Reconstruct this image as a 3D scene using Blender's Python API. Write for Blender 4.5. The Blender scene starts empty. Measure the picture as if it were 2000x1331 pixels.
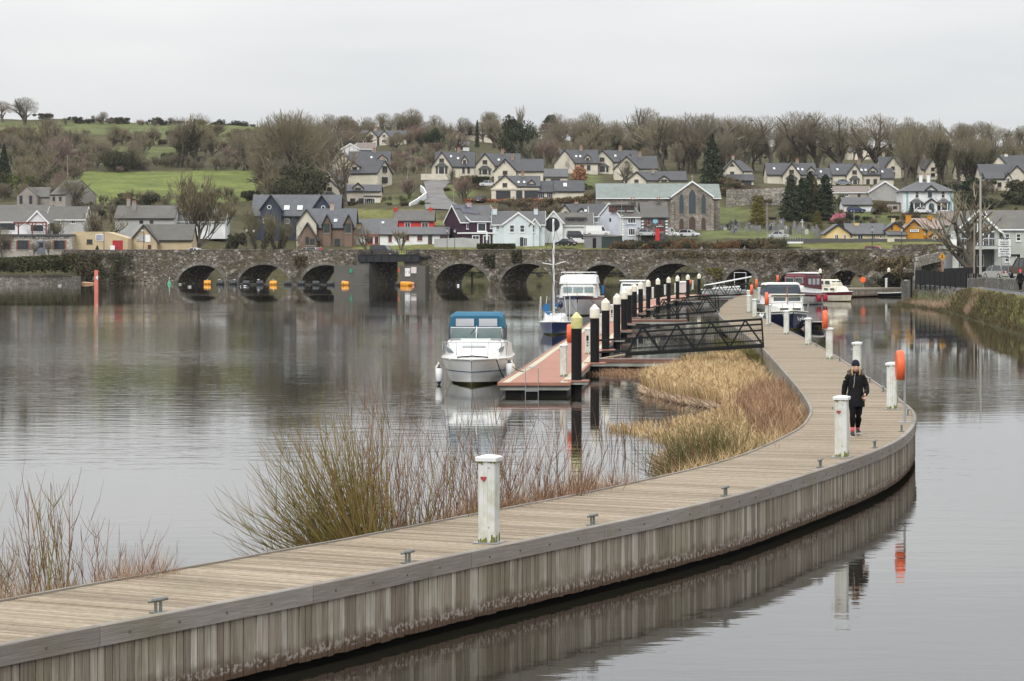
import bpy, math, random
from math import sin, cos, pi, radians, sqrt, atan2, exp
from mathutils import Vector, Matrix, noise
S = bpy.context.scene
COL = S.collection
rnd = random.Random(7)
F, YH, CH = 5000.0, 500.0, 5.0          # focal length in photo pixels, horizon row, eye height above the water

# ---------------------------------------------------------------- camera, sky, sun, exposure
cam_d = bpy.data.cameras.new('camera'); cam = bpy.data.objects.new('camera', cam_d); COL.objects.link(cam)
cam.location = (0, 0, CH); cam.rotation_euler = (pi/2, 0, 0)
cam_d.sensor_width = 36; cam_d.lens = 36*F/2000; cam_d.shift_y = -(665.5-YH)/2000
cam_d.clip_start = 0.5; cam_d.clip_end = 6000
S.camera = cam
SUN_EL, SUN_AZ = radians(38), radians(200)      # high, behind the camera and a little to its left
wd = bpy.data.worlds.new('World'); S.world = wd; wd.use_nodes = True
n, l = wd.node_tree.nodes, wd.node_tree.links; n.clear()
out = n.new('ShaderNodeOutputWorld'); bg = n.new('ShaderNodeBackground'); l.new(bg.outputs[0], out.inputs[0])
sky = n.new('ShaderNodeTexSky'); sky.sky_type = 'NISHITA'; sky.sun_disc = False
sky.sun_elevation = SUN_EL; sky.sun_rotation = SUN_AZ; sky.dust_density = 4
hs = n.new('ShaderNodeHueSaturation'); hs.inputs['Saturation'].default_value = .25; l.new(sky.outputs[0], hs.inputs['Color'])
tc = n.new('ShaderNodeTexCoord'); sx = n.new('ShaderNodeSeparateXYZ'); l.new(tc.outputs['Generated'], sx.inputs[0])
mr = n.new('ShaderNodeMapRange'); mr.inputs[1].default_value = 0; mr.inputs[2].default_value = 1     # overcast: brighter overhead than at the horizon
mr.inputs[3].default_value = 1.0; mr.inputs[4].default_value = 3.0; l.new(sx.outputs[2], mr.inputs[0])
mp = n.new('ShaderNodeMapping'); mp.inputs['Scale'].default_value = (1.6, 1.6, 9); l.new(tc.outputs['Generated'], mp.inputs[0])
nz = n.new('ShaderNodeTexNoise'); nz.inputs['Scale'].default_value = 1.7; nz.inputs['Detail'].default_value = 4; l.new(mp.outputs[0], nz.inputs[0])
cr = n.new('ShaderNodeValToRGB'); cr.color_ramp.elements[0].color = (5.9, 6.1, 6.3, 1); cr.color_ramp.elements[1].color = (7.7, 7.7, 7.65, 1)
cr.color_ramp.elements[0].position = .34; cr.color_ramp.elements[1].position = .68; l.new(nz.outputs[0], cr.inputs[0])
mu = n.new('ShaderNodeMix'); mu.data_type = 'RGBA'; mu.blend_type = 'MULTIPLY'; mu.inputs[0].default_value = 1
l.new(cr.outputs[0], mu.inputs[6]); l.new(mr.outputs[0], mu.inputs[7])
mx = n.new('ShaderNodeMix'); mx.data_type = 'RGBA'; mx.inputs[0].default_value = .93
l.new(hs.outputs[0], mx.inputs[6]); l.new(mu.outputs[2], mx.inputs[7])
l.new(mx.outputs[2], bg.inputs[0]); bg.inputs[1].default_value = .1
sd = bpy.data.lights.new('sun', 'SUN'); sd.energy = 1.5; sd.angle = radians(25); sd.color = (1, .975, .94)
so = bpy.data.objects.new('sun', sd); COL.objects.link(so); so.rotation_euler = (pi/2-SUN_EL, 0, pi-SUN_AZ+0)
so.rotation_euler = Vector((sin(SUN_AZ)*cos(SUN_EL), cos(SUN_AZ)*cos(SUN_EL), sin(SUN_EL))).to_track_quat('Z', 'Y').to_euler()
S.render.engine = 'CYCLES'
S.view_settings.view_transform = 'Standard'; S.view_settings.look = 'None'; S.view_settings.exposure = .12; S.view_settings.gamma = 1
S.cycles.use_denoising = True; S.cycles.max_bounces = 5; S.cycles.diffuse_bounces = 3; S.cycles.glossy_bounces = 3
S.cycles.use_adaptive_sampling = True; S.cycles.adaptive_threshold = .02
S.cycles.caustics_reflective = False; S.cycles.caustics_refractive = False

# ---------------------------------------------------------------- helpers
def P(x, y, Z): return Vector(((x-1000)*Z/F, Z, CH+(YH-y)*Z/F))     # photo pixel + distance -> place
def G(x, y, h=0.): Z = F*(CH-h)/(y-YH); return Vector(((x-1000)*Z/F, Z, h))   # photo pixel on the level h
def lerp(a, b, t): return a+(b-a)*t
def sstep(a, b, x):
    t = min(1, max(0, (x-a)/(b-a))); return t*t*(3-2*t)
def interp(tab, x):
    if x <= tab[0][0]: return tab[0][1]
    for (a, va), (b, vb) in zip(tab, tab[1:]):
        if x <= b: return va+(vb-va)*(x-a)/(b-a)
    return tab[-1][1]

class MB:
    def __init__(s): s.v = []; s.f = []; s.sm = False
    def add(s, vs, fs):
        o = len(s.v); s.v += [tuple(v) for v in vs]; s.f += [tuple(i+o for i in f) for f in fs]; return s
    def quad(s, *p): return s.add(p, [tuple(range(len(p)))])
    def box(s, x0, x1, y0, y1, z0, z1, m=None):
        vs = [Vector((x, y, z)) for z in (z0, z1) for y in (y0, y1) for x in (x0, x1)]
        if m: vs = [m @ v for v in vs]
        return s.add(vs, [(0,2,3,1), (4,5,7,6), (0,1,5,4), (2,6,7,3), (0,4,6,2), (1,3,7,5)])
    def loft(s, rings, cap=True, closed=True):
        k = len(rings[0]); vs = [p for r in rings for p in r]; fs = []
        for i in range(len(rings)-1):
            for j in range(k if closed else k-1):
                a, b = i*k+j, i*k+(j+1) % k
                fs.append((a, b, b+k, a+k))
        if cap and closed: fs += [tuple(range(k-1, -1, -1)), tuple((len(rings)-1)*k+j for j in range(k))]
        return s.add(vs, fs)
    def tube(s, pts, r, k=6, cap=True):
        pts = [Vector(p) for p in pts]; rs = r if isinstance(r, (list, tuple)) else [r]*len(pts); rings = []
        for i, p in enumerate(pts):
            t = (pts[min(i+1, len(pts)-1)]-pts[max(i-1, 0)]).normalized()
            u = t.cross(Vector((0, 0, 1)) if abs(t.z) < .9 else Vector((1, 0, 0))).normalized(); w = t.cross(u)
            rings.append([p+(u*cos(2*pi*j/k)+w*sin(2*pi*j/k))*rs[i] for j in range(k)])
        return s.loft(rings, cap)
    def lathe(s, prof, c=(0, 0, 0), ax='z', k=16):
        c = Vector(c); rings = []
        for r, h in prof:
            ring = []
            for j in range(k):
                a, b = r*cos(2*pi*j/k), r*sin(2*pi*j/k)
                ring.append(c+Vector((a, b, h) if ax == 'z' else (h, a, b) if ax == 'x' else (b, h, a)))
            rings.append(ring)
        return s.loft(rings, True)
    def prism(s, poly, y0, y1):                       # polygon in x,z pushed along y
        return s.loft([[Vector((x, y0, z)) for x, z in poly], [Vector((x, y1, z)) for x, z in poly]])
    def bar(s, a, b, w, h=None):                      # square bar between two points
        a, b = Vector(a), Vector(b); h = h or w; t = (b-a).normalized()
        u = t.cross(Vector((0, 0, 1)) if abs(t.z) < .95 else Vector((0, 1, 0))).normalized(); q = u.cross(t)
        return s.loft([[p+u*(i*w/2)+q*(j*h/2) for i, j in ((-1,-1), (1,-1), (1,1), (-1,1))] for p in (a, b)])
    def mesh(s, name):
        me = bpy.data.meshes.new(name); me.from_pydata(s.v, [], s.f)
        if s.sm: me.shade_smooth()
        me.update(); return me
    def build(s, name, m, parent=None, smooth=False, **kw):
        s.sm = smooth or s.sm; return obj(name, s.mesh(name), m, parent, **kw)

def obj(name, me, m=None, parent=None, **kw):
    if me is not None and m is not None and not me.materials: me.materials.append(m)
    o = bpy.data.objects.new(name, me); COL.objects.link(o)
    if parent: o.parent = parent
    tag(o, **kw); return o
def tag(o, label=None, cat=None, group=None, kind=None):
    if label: o['label'] = label
    if cat: o['category'] = cat
    if group: o['group'] = group
    if kind: o['kind'] = kind
    return o
def empty(name, loc=(0, 0, 0), rz=0, **kw):
    o = obj(name, None, **kw); o.location = loc; o.rotation_euler = (0, 0, rz); return o
def copy_tree(o, parent=None):
    c = o.copy(); COL.objects.link(c); c.parent = parent
    for ch in o.children: copy_tree(ch, c)
    return c

# ---------------------------------------------------------------- materials
MATS = {}
def newmat(name):
    m = bpy.data.materials.new(name); m.use_nodes = True
    return m, m.node_tree.nodes, m.node_tree.links, m.node_tree.nodes['Principled BSDF']
def mixrgb(n, l, fac, a, b, mode='MIX'):
    x = n.new('ShaderNodeMix'); x.data_type = 'RGBA'; x.blend_type = mode
    for sock, val in ((x.inputs[0], fac), (x.inputs[6], a), (x.inputs[7], b)):
        if isinstance(val, (int, float)): sock.default_value = val
        elif isinstance(val, (tuple, list)): sock.default_value = (*val[:3], 1)
        else: l.new(val, sock)
    return x.outputs[2]
def nnoise(n, l, vec, scale, detail=3, stretch=None, rough=.5):
    if stretch:
        mp = n.new('ShaderNodeMapping'); mp.inputs['Scale'].default_value = stretch; l.new(vec, mp.inputs[0]); vec = mp.outputs[0]
    t = n.new('ShaderNodeTexNoise'); t.inputs['Scale'].default_value = scale; t.inputs['Detail'].default_value = detail
    t.inputs['Roughness'].default_value = rough; l.new(vec, t.inputs['Vector']); return t.outputs[0]
def ramp(n, l, fac, *stops):
    r = n.new('ShaderNodeValToRGB'); e = r.color_ramp.elements
    while len(e) < len(stops): e.new(.5)
    for k, (p, c) in zip(e, stops):
        k.position = p; k.color = (*c, 1) if not isinstance(c, (int, float)) else (c, c, c, 1)
    l.new(fac, r.inputs[0]); return r.outputs[0]
def M(name, col=None, var=.12, sc=1.5, rough=.75, bump=0., bsc=None, metal=0., stretch=None, rv=.0, dirt=None, dsc=.6, spec=.35, island=0.):
    if name in MATS: return MATS[name]
    m, n, l, b = newmat(name); MATS[name] = m
    geo = n.new('ShaderNodeNewGeometry'); pos = geo.outputs['Position']
    f = nnoise(n, l, pos, sc, 4, stretch)
    c = mixrgb(n, l, f, tuple(max(0, k*(1-var)) for k in col), tuple(k*(1+var) for k in col))
    if dirt:
        d = nnoise(n, l, pos, dsc, 5, None, .65); d = ramp(n, l, d, (.45, 0.), (.68, 1.)); c = mixrgb(n, l, d, c, dirt)
    if rv or island:
        oi = n.new('ShaderNodeObjectInfo'); a = n.new('ShaderNodeMath'); a.operation = 'ADD'
        l.new(oi.outputs['Random'], a.inputs[0]); l.new(geo.outputs['Random Per Island'], a.inputs[1])
        fr = n.new('ShaderNodeMath'); fr.operation = 'FRACT'; l.new(a.outputs[0], fr.inputs[0])
        k = max(rv, island); g = ramp(n, l, fr.outputs[0], (0., 1-k), (1., 1+k)); c = mixrgb(n, l, 1., c, g, 'MULTIPLY')
    l.new(c, b.inputs['Base Color']); b.inputs['Roughness'].default_value = rough; b.inputs['Metallic'].default_value = metal
    b.inputs['Specular IOR Level'].default_value = spec
    if bump:
        bp = n.new('ShaderNodeBump'); bp.inputs['Strength'].default_value = bump; bp.inputs['Distance'].default_value = .03
        l.new(nnoise(n, l, pos, bsc or sc*6, 4, stretch), bp.inputs['Height']); l.new(bp.outputs[0], b.inputs['Normal'])
    return m
# ---------------------------------------------------------------- the lie of the land
K = F/4800.
COLS = [  # photo column -> ground row seen at a distance
 (-400, [(380,600),(433,580),(437,541),(441,538),(447,506),(455,500),(480,486),(510,455),(540,424),(570,404),(620,376),(700,340),(800,300),(900,262),(1000,236),(1120,238),(1500,260)]),
 (0,    [(380,600),(433,580),(437,541),(441,538),(447,506),(455,500),(480,486),(510,455),(540,424),(570,404),(620,376),(700,340),(800,300),(900,262),(1000,234),(1120,238),(1500,260)]),
 (140,  [(380,600),(433,580),(437,541),(441,538),(447,503),(455,497),(480,484),(510,455),(545,412),(600,380),(700,338),(800,296),(900,262),(1000,235),(1120,240),(1500,260)]),
 (170,  [(380,600),(441,580),(452,560),(457,497),(470,491),(480,484),(510,455),(545,412),(600,380),(700,336),(800,296),(900,262),(1000,236),(1120,242),(1500,262)]),
 (335,  [(380,600),(450,580),(466,560),(474,494),(490,484),(510,458),(545,428),(580,402),(640,370),(720,335),(800,298),(900,265),(1000,242),(1120,246),(1500,266)]),
 (480,  [(380,600),(470,580),(484,552),(496,487),(510,472),(540,442),(580,405),(640,372),(720,337),(800,305),(900,270),(1000,250),(1120,252),(1500,270)]),
 (700,  [(380,600),(470,580),(484,552),(496,486),(508,481),(530,442),(560,410),(600,378),(640,352),(700,322),(780,294),(900,264),(1000,252),(1120,254),(1500,272)]),
 (850,  [(380,600),(470,580),(484,552),(496,486),(510,472),(530,434),(555,407),(590,372),(615,347),(680,322),(780,292),(900,264),(1000,252),(1120,256),(1500,274)]),
 (1000, [(380,600),(470,580),(484,552),(496,486),(510,478),(540,442),(565,407),(575,393),(600,367),(640,347),(700,327),(800,300),(900,280),(1000,268),(1200,272),(1500,280)]),
 (1200, [(380,600),(470,580),(484,552),(496,486),(510,478),(540,456),(565,420),(590,388),(620,362),(660,347),(700,332),(800,306),(950,285),(1200,285),(1500,290)]),
 (1400, [(380,600),(470,580),(484,552),(496,488),(512,472),(525,463),(548,455),(570,428),(600,388),(625,364),(660,347),(720,327),(850,300),(1000,285),(1500,292)]),
 (1600, [(380,600),(470,580),(480,552),(493,489),(510,469),(530,466),(555,447),(580,417),(610,378),(630,364),(680,347),(750,328),(900,302),(1000,290),(1500,292)]),
 (1800, [(380,600),(445,580),(452,552),(470,492),(490,489),(502,470),(530,468),(550,440),(575,418),(600,392),(630,366),(700,335),(850,303),(1000,290),(1500,292)]),
 (2400, [(380,600),(445,580),(452,552),(470,500),(490,489),(502,472),(530,468),(550,440),(575,418),(600,392),(630,366),(700,330),(850,298),(1000,285),(1500,290)]),
]
def hill_row(x, Z):
    Z48 = Z/K; x = min(2399, max(-399, x))
    for (xa, ta), (xb, tb) in zip(COLS, COLS[1:]):
        if x <= xb:
            t = (x-xa)/(xb-xa); return lerp(interp(ta, Z48), interp(tb, Z48), t)
BANK = [(26,60),(29.5,120),(31.7,158),(34,180),(36.6,205),(39,230),(39.6,250),(39.4,262),(43,272),(47.5,290),(50,300),(58,330),(66,375),(69,400),(70,440),(70,480)]   # water's edge along the bank by the road
BX = [(y, x) for x, y in BANK]
BPROF = [(-1.5,-2),(-.35,-.7),(-.05,.1),(.35,.8),(.7,1.55),(1.0,2.05),(1.4,2.22),(2.0,2.25),(7,2.3),(9,2.5),(14,2.9),(40,3.6),(90,5)]
SHELF = [(-1.5,-2),(-.35,-.5),(0,.08),(.8,.35),(1.5,.6),(1.75,1.5),(1.95,1.9),(2.3,2.0),(7,2.25),(9,2.5),(14,2.9),(40,3.6),(90,5)]
def right_bank(X, Y):
    if Y < 60: return -2
    d = X-interp(BX, Y)
    if d < -1.5: return -2
    s = sstep(222, 240, Y)*(1-sstep(266, 280, Y)); h = lerp(interp(BPROF, d), interp(SHELF, d), s)
    return h+1.0*sstep(300, 390, Y)*sstep(3, 9, d)+1.6*sstep(385, 470, Y)*sstep(2, 6, d)
def rough(X, Y): return (noise.noise(Vector((X*.03, Y*.03, 0)))*.9+noise.noise(Vector((X*.11, Y*.11, 3)))*.3)*sstep(515, 560, Y)
def height(X, Y):
    x = 1000+X*F/Y; h = CH+(YH-hill_row(x, Y))*Y/F+rough(X, Y) if Y > 380 else -2
    return max(h, right_bank(X, Y))
def ground(x, y, zmin=495*K, zmax=1100*K):
    """photo pixel -> the place on the land seen there"""
    Z = zmin; 
    while Z < zmax and hill_row(x, Z) > y: Z += 1.5
    X = (x-1000)*Z/F; return Vector((X, Z, height(X, Z)))
def at(x, Z):
    X = (x-1000)*Z/F; return Vector((X, Z, height(X, Z)))

FIELDS = [  # outlines in the photo of the patches of ground with a crop or a surface of their own
 ('bright', [(150,338),(525,332),(530,392),(150,404)]), ('mid', [(160,287),(345,287),(350,322),(160,322)]), ('mid', [(0,237),(520,246),(520,262),(0,262)]),
 ('mid', [(250,262),(520,265),(520,282),(250,282)]), ('mid', [(540,300),(600,300),(600,325),(540,325)]),
 ('olive', [(672,410),(815,408),(880,440),(672,440)]), ('olive', [(1485,466),(1845,468),(1845,500),(1485,500)]), ('mid', [(1395,400),(1480,408),(1470,432),(1395,440)]),
 ('mid', [(1640,408),(1705,412),(1790,430),(1720,440),(1640,430)]), ('olive', [(690,478),(1480,478),(1480,500),(690,500)]), ('mid', [(740,385),(800,380),(805,398),(745,400)]),
 ('mid', [(1130,340),(1180,345),(1180,365),(1130,365)]), ('mid', [(1380,440),(1600,450),(1600,466),(1380,466)]), ('mid', [(1850,300),(1960,300),(1960,325),(1850,325)]), ('mid', [(880,360),(940,360),(940,385),(880,385)]),
 ('olive', [(1760,590),(2000,590),(2000,660),(1760,620)]),
]
FC = {'bright': (.132,.156,.045), 'mid': (.105,.118,.045), 'olive': (.142,.145,.05), 'scrub': (.072,.066,.034), 'road': (.13,.13,.135)}
def inpoly(x, y, p):
    c = False
    for (x0, y0), (x1, y1) in zip(p, p[1:]+p[:1]):
        if (y0 > y) != (y1 > y) and x < (x1-x0)*(y-y0)/(y1-y0)+x0: c = not c
    return c
def build_land():
    us = list(range(-700, 2701, 20)); vs = []; Z = 385.
    while Z < 1560*K: vs.append(Z); Z += 6 if Z < 430 else 2.2 if Z < 480 else 3 if Z < 720 else 7
    me_v, me_f, cols = [], [], []
    for Z in vs:
        for u in us:
            X = (u-1000)*Z/F; h = height(X, Z)
            if Z < 400: h = min(h, height(X, Z)-.25) if right_bank(X, Z) > 0 else h
            me_v.append((X, Z, h)); x, y = 1000+X*F/Z, YH-(h-CH)*F/Z; c = 'scrub'
            for k, pl in FIELDS:
                if inpoly(x, y, pl): c = k; break
            if right_bank(X, Z) > 2.5 and Z < 430: c = 'road' if X < interp([(y_, x_) for x_, y_ in BANK], Z)+16 else 'mid'
            cols += [*FC[c], 1]
    w = len(us)
    me_f = [(j*w+i, j*w+i+1, (j+1)*w+i+1, (j+1)*w+i) for j in range(len(vs)-1) for i in range(w-1)]
    me = bpy.data.meshes.new('hillside'); me.from_pydata(me_v, [], me_f); me.shade_smooth()
    at_ = me.color_attributes.new('cover', 'FLOAT_COLOR', 'POINT'); at_.data.foreach_set('color', cols)
    m, n, l, b = newmat('land'); a = n.new('ShaderNodeVertexColor'); a.layer_name = 'cover'
    geo = n.new('ShaderNodeNewGeometry'); pos = geo.outputs['Position']
    g = ramp(n, l, nnoise(n, l, pos, .10, 7, None, .72), (.28, .55), (.72, 1.42)); c = mixrgb(n, l, 1., a.outputs[0], g, 'MULTIPLY')
    g2 = ramp(n, l, nnoise(n, l, pos, .9, 4), (.3, .75), (.7, 1.25)); c = mixrgb(n, l, 1., c, g2, 'MULTIPLY')
    l.new(c, b.inputs['Base Color']); b.inputs['Roughness'].default_value = .95; b.inputs['Specular IOR Level'].default_value = .1
    bp = n.new('ShaderNodeBump'); bp.inputs['Strength'].default_value = .6; bp.inputs['Distance'].default_value = .25
    l.new(nnoise(n, l, pos, 1.6, 4), bp.inputs['Height']); l.new(bp.outputs[0], b.inputs['Normal'])
    obj('hillside', me, m, kind='structure', label='green and brown hillside rising behind the bridge')
    # the bank along the riverside road, lofted along the water's edge
    ds = [-1.5, -.5, -.2, 0, .15, .3, .45, .6, .75, .9, 1.05, 1.25, 1.5, 2, 3, 4.5, 6, 7, 8.5, 11, 15, 22, 32, 50, 80]; v, cols = [], []; ys = [60+1.6*k for k in range(250)]; r = random.Random(4)
    for y in ys:
        for d in ds:
            X = interp(BX, y)+d; k = 1 if .1 < d < 1.2 else 0; X += k*.28*noise.noise(Vector((y*.35, d*1.3, 5))); h = right_bank(interp(BX, y)+d, y)+(.12*noise.noise(Vector((y*.5, d, 9))) if d > .1 and d < 1.4 else 0)
            v.append((X, y, h)); cols += [*FC['road' if 1.6 < d < 6.5 or 8 < d < 16 else 'scrub' if d < .3 else 'olive' if y > 350 or d < 1.6 else 'mid'], 1]
    w = len(ds); f = [(j*w+i, j*w+i+1, (j+1)*w+i+1, (j+1)*w+i) for j in range(len(ys)-1) for i in range(w-1)]; me = bpy.data.meshes.new('riverside_bank'); me.from_pydata(v, [], f); me.shade_smooth(); a_ = me.color_attributes.new('cover', 'FLOAT_COLOR', 'POINT'); a_.data.foreach_set('color', cols); obj('riverside_bank', me, m, kind='structure', label='steep grassy bank and road along the right shore')
build_land()

# ---------------------------------------------------------------- river
def build_water():
    m, n, l, b = newmat('water'); geo = n.new('ShaderNodeNewGeometry'); pos = geo.outputs['Position']
    b.inputs['Base Color'].default_value = (.020, .018, .013, 1); b.inputs['Roughness'].default_value = .02
    b.inputs['IOR'].default_value = 1.72
    w = nnoise(n, l, pos, 1., 3, (.018, .028, 1)); w = ramp(n, l, w, (.42, .05), (.70, .8))
    pm = n.new('ShaderNodeMapping'); pm.vector_type = 'TEXTURE'; pm.inputs['Location'].default_value = (-30, 135, 0); pm.inputs['Scale'].default_value = (55, 110, 1000); l.new(pos, pm.inputs[0])
    gt = n.new('ShaderNodeTexGradient'); gt.gradient_type = 'QUADRATIC_SPHERE'; l.new(pm.outputs[0], gt.inputs[0]); gs = n.new('ShaderNodeMath'); gs.operation = 'MULTIPLY_ADD'; l.new(gt.outputs[1], gs.inputs[0]); gs.inputs[1].default_value = 1.05; l.new(w, gs.inputs[2]); w = gs.outputs[0]
    big = nnoise(n, l, pos, 1., 3, (.55, 1.3, 1)); fine = nnoise(n, l, pos, 1., 3, (2.2, 6., 1))
    su = n.new('ShaderNodeMath'); su.operation = 'MULTIPLY_ADD'; l.new(fine, su.inputs[0]); su.inputs[1].default_value = .2; l.new(big, su.inputs[2])
    wm = n.new('ShaderNodeMath'); wm.operation = 'MULTIPLY'; l.new(su.outputs[0], wm.inputs[0]); l.new(w, wm.inputs[1])
    bp = n.new('ShaderNodeBump'); bp.inputs['Strength'].default_value = 1; bp.inputs['Distance'].default_value = .0165
    l.new(wm.outputs[0], bp.inputs['Height']); l.new(bp.outputs[0], b.inputs['Normal'])
    MB().quad((-420, -120, 0), (420, -120, 0), (420, 720, 0), (-420, 720, 0)).build('river', m, kind='structure', label='still grey river water')
build_water()

# ---------------------------------------------------------------- boardwalk
def chaikin(p, it=3):
    for _ in range(it):
        q = [p[0]]
        for a, b in zip(p, p[1:]): q += [a*.75+b*.25, a*.25+b*.75]
        p = q+[p[-1]]
    return p
def resample(p, d):
    out = [p[0]]; acc = 0
    for a, b in zip(p, p[1:]):
        L = (b-a).length; t = d-acc
        while t <= L:
            out.append(a+(b-a)*(t/L)); t += d
        acc = L-(t-d)
    return out
RE = [(-330,1330),(-160,1294),(0,1262),(325,1200),(660,1136),(877,1088),(1054,1052),(1231,1016),(1400,979),(1486,956),(1590,923),(1672,896),(1714,880),(1755,861),(1780,839),(1788,820),(1784,804),(1770,792),(1753,778),(1722,756),(1694,738),(1650,707),(1602,677),(1560,656),(1508,631),(1480,617),(1471,606),(1468,598),(1470,590),(1480,583),(1505,577),(1560,571),(1636,566),(1700,564),(1785,562)]
LE = [(-330,1236),(-160,1205),(0,1175),(169,1144),(298,1122),(423,1100),(549,1076),(660,1058),(814,1027),(977,996),(1093,974),(1171,958),(1300,930),(1379,911),(1444,892),(1475,880),(1522,859),(1566,836),(1582,814),(1586,800),(1574,778),(1561,760),(1535,730),(1509,701),(1488,678),(1462,658),(1446,646),(1418,628),(1406,618),(1404,611),(1408,602),(1419,591),(1436,581),(1458,575),(1500,569),(1560,564),(1636,559),(1785,556)]
DH = 1.0
Rw = chaikin([G(x, y, DH) for x, y in RE]); Lw = chaikin([G(x, y, DH) for x, y in LE])
Ld = resample(Lw, .05); Rs = resample(Rw, .124)
def pair_edges():
    out, j = [], 0
    for r in Rs:
        best = j; bd = (Ld[j]-r).length
        for k in range(j, min(j+140, len(Ld))):
            d = (Ld[k]-r).length
            if d < bd: bd, best = d, k
        j = best; out.append(Ld[j])
    sm = []
    for i in range(len(out)):
        a, b = max(0, i-5), min(len(out), i+6); sm.append(sum(out[a:b], Vector())/(b-a))
    return sm
Ls = pair_edges()
def wood_deck():
    m, n, l, b = newmat('deck_wood'); geo = n.new('ShaderNodeNewGeometry'); pos = geo.outputs['Position']; oi = n.new('ShaderNodeObjectInfo')
    a = n.new('ShaderNodeMath'); a.operation = 'ADD'; l.new(oi.outputs['Random'], a.inputs[0]); l.new(geo.outputs['Random Per Island'], a.inputs[1])
    fr = n.new('ShaderNodeMath'); fr.operation = 'FRACT'; l.new(a.outputs[0], fr.inputs[0])
    c = ramp(n, l, fr.outputs[0], (0., (.20,.158,.108)), (.5, (.275,.22,.155)), (1., (.345,.285,.208)))
    g = ramp(n, l, nnoise(n, l, pos, 9, 5, None, .7), (.3, .72), (.7, 1.22)); c = mixrgb(n, l, 1., c, g, 'MULTIPLY')
    d = ramp(n, l, nnoise(n, l, pos, .55, 5, None, .65), (.5, 0.), (.72, .55)); c = mixrgb(n, l, d, c, (.17,.14,.085))
    s = ramp(n, l, nnoise(n, l, pos, 42, 2), (.7, 0.), (.76, .6)); c = mixrgb(n, l, s, c, (.06,.05,.04))
    l.new(c, b.inputs['Base Color']); b.inputs['Roughness'].default_value = .72; b.inputs['Specular IOR Level'].default_value = .25
    bp = n.new('ShaderNodeBump'); bp.inputs['Strength'].default_value = .5; bp.inputs['Distance'].default_value = .006
    l.new(nnoise(n, l, pos, 60, 3), bp.inputs['Height']); l.new(bp.outputs[0], b.inputs['Normal']); return m
def wood_clad(name='cladding_wood', stain=True, tint=(1, 1, 1)):
    m, n, l, b = newmat(name); geo = n.new('ShaderNodeNewGeometry'); pos = geo.outputs['Position']; oi = n.new('ShaderNodeObjectInfo')
    a = n.new('ShaderNodeMath'); a.operation = 'ADD'; l.new(oi.outputs['Random'], a.inputs[0]); l.new(geo.outputs['Random Per Island'], a.inputs[1])
    fr = n.new('ShaderNodeMath'); fr.operation = 'FRACT'; l.new(a.outputs[0], fr.inputs[0])
    T = lambda c: tuple(k*t for k, t in zip(c, tint))
    c = ramp(n, l, fr.outputs[0], (0., T((.185,.152,.12))), (.35, T((.255,.218,.172))), (.7, T((.32,.282,.228))), (1., T((.43,.395,.34))))
    if not stain: c = mixrgb(n, l, .72, c, T((.27,.245,.21)))
    g = ramp(n, l, nnoise(n, l, pos, 1, 4, (22, 22, 1.4) if stain else (1.6, 1.6, 40), .65), (.3, .62 if stain else .8), (.7, 1.32 if stain else 1.2)); c = mixrgb(n, l, 1., c, g, 'MULTIPLY')
    gr = ramp(n, l, nnoise(n, l, pos, 1, 3, (1.1, 1.1, 1.4)), (.5, 0.), (.75, .45)); c = mixrgb(n, l, gr, c, T((.17,.155,.075)))
    if stain:
        sp = n.new('ShaderNodeSeparateXYZ'); l.new(pos, sp.inputs[0])
        wob = n.new('ShaderNodeMath'); wob.operation = 'MULTIPLY_ADD'; l.new(nnoise(n, l, pos, 5, 4), wob.inputs[0]); wob.inputs[1].default_value = -.34; l.new(sp.outputs[2], wob.inputs[2])
        k = ramp(n, l, wob.outputs[0], (.02, 1.), (.22, 0.)); c = mixrgb(n, l, k, c, (.095,.062,.042))
        k2 = n.new('ShaderNodeMath'); k2.operation = 'MULTIPLY'
        l.new(ramp(n, l, sp.outputs[2], (.16, 0.), (.19, .9), (.26, .9), (.31, 0.)), k2.inputs[0]); l.new(ramp(n, l, nnoise(n, l, pos, 17, 4), (.5, 0.), (.58, 1.)), k2.inputs[1])
        c = mixrgb(n, l, k2.outputs[0], c, (.34,.30,.265))
    l.new(c, b.inputs['Base Color']); b.inputs['Roughness'].default_value = .82; b.inputs['Specular IOR Level'].default_value = .2
    bp = n.new('ShaderNodeBump'); bp.inputs['Strength'].default_value = .6; bp.inputs['Distance'].default_value = .008
    l.new(nnoise(n, l, pos, 1, 4, (55, 55, 4) if stain else (4, 4, 70)), bp.inputs['Height']); l.new(bp.outputs[0], b.inputs['Normal']); return m
MATS['deck'] = wood_deck(); MATS['clad'] = wood_clad(); MATS['rail'] = wood_clad('rail_wood', False, (.86, .86, .9))
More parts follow.
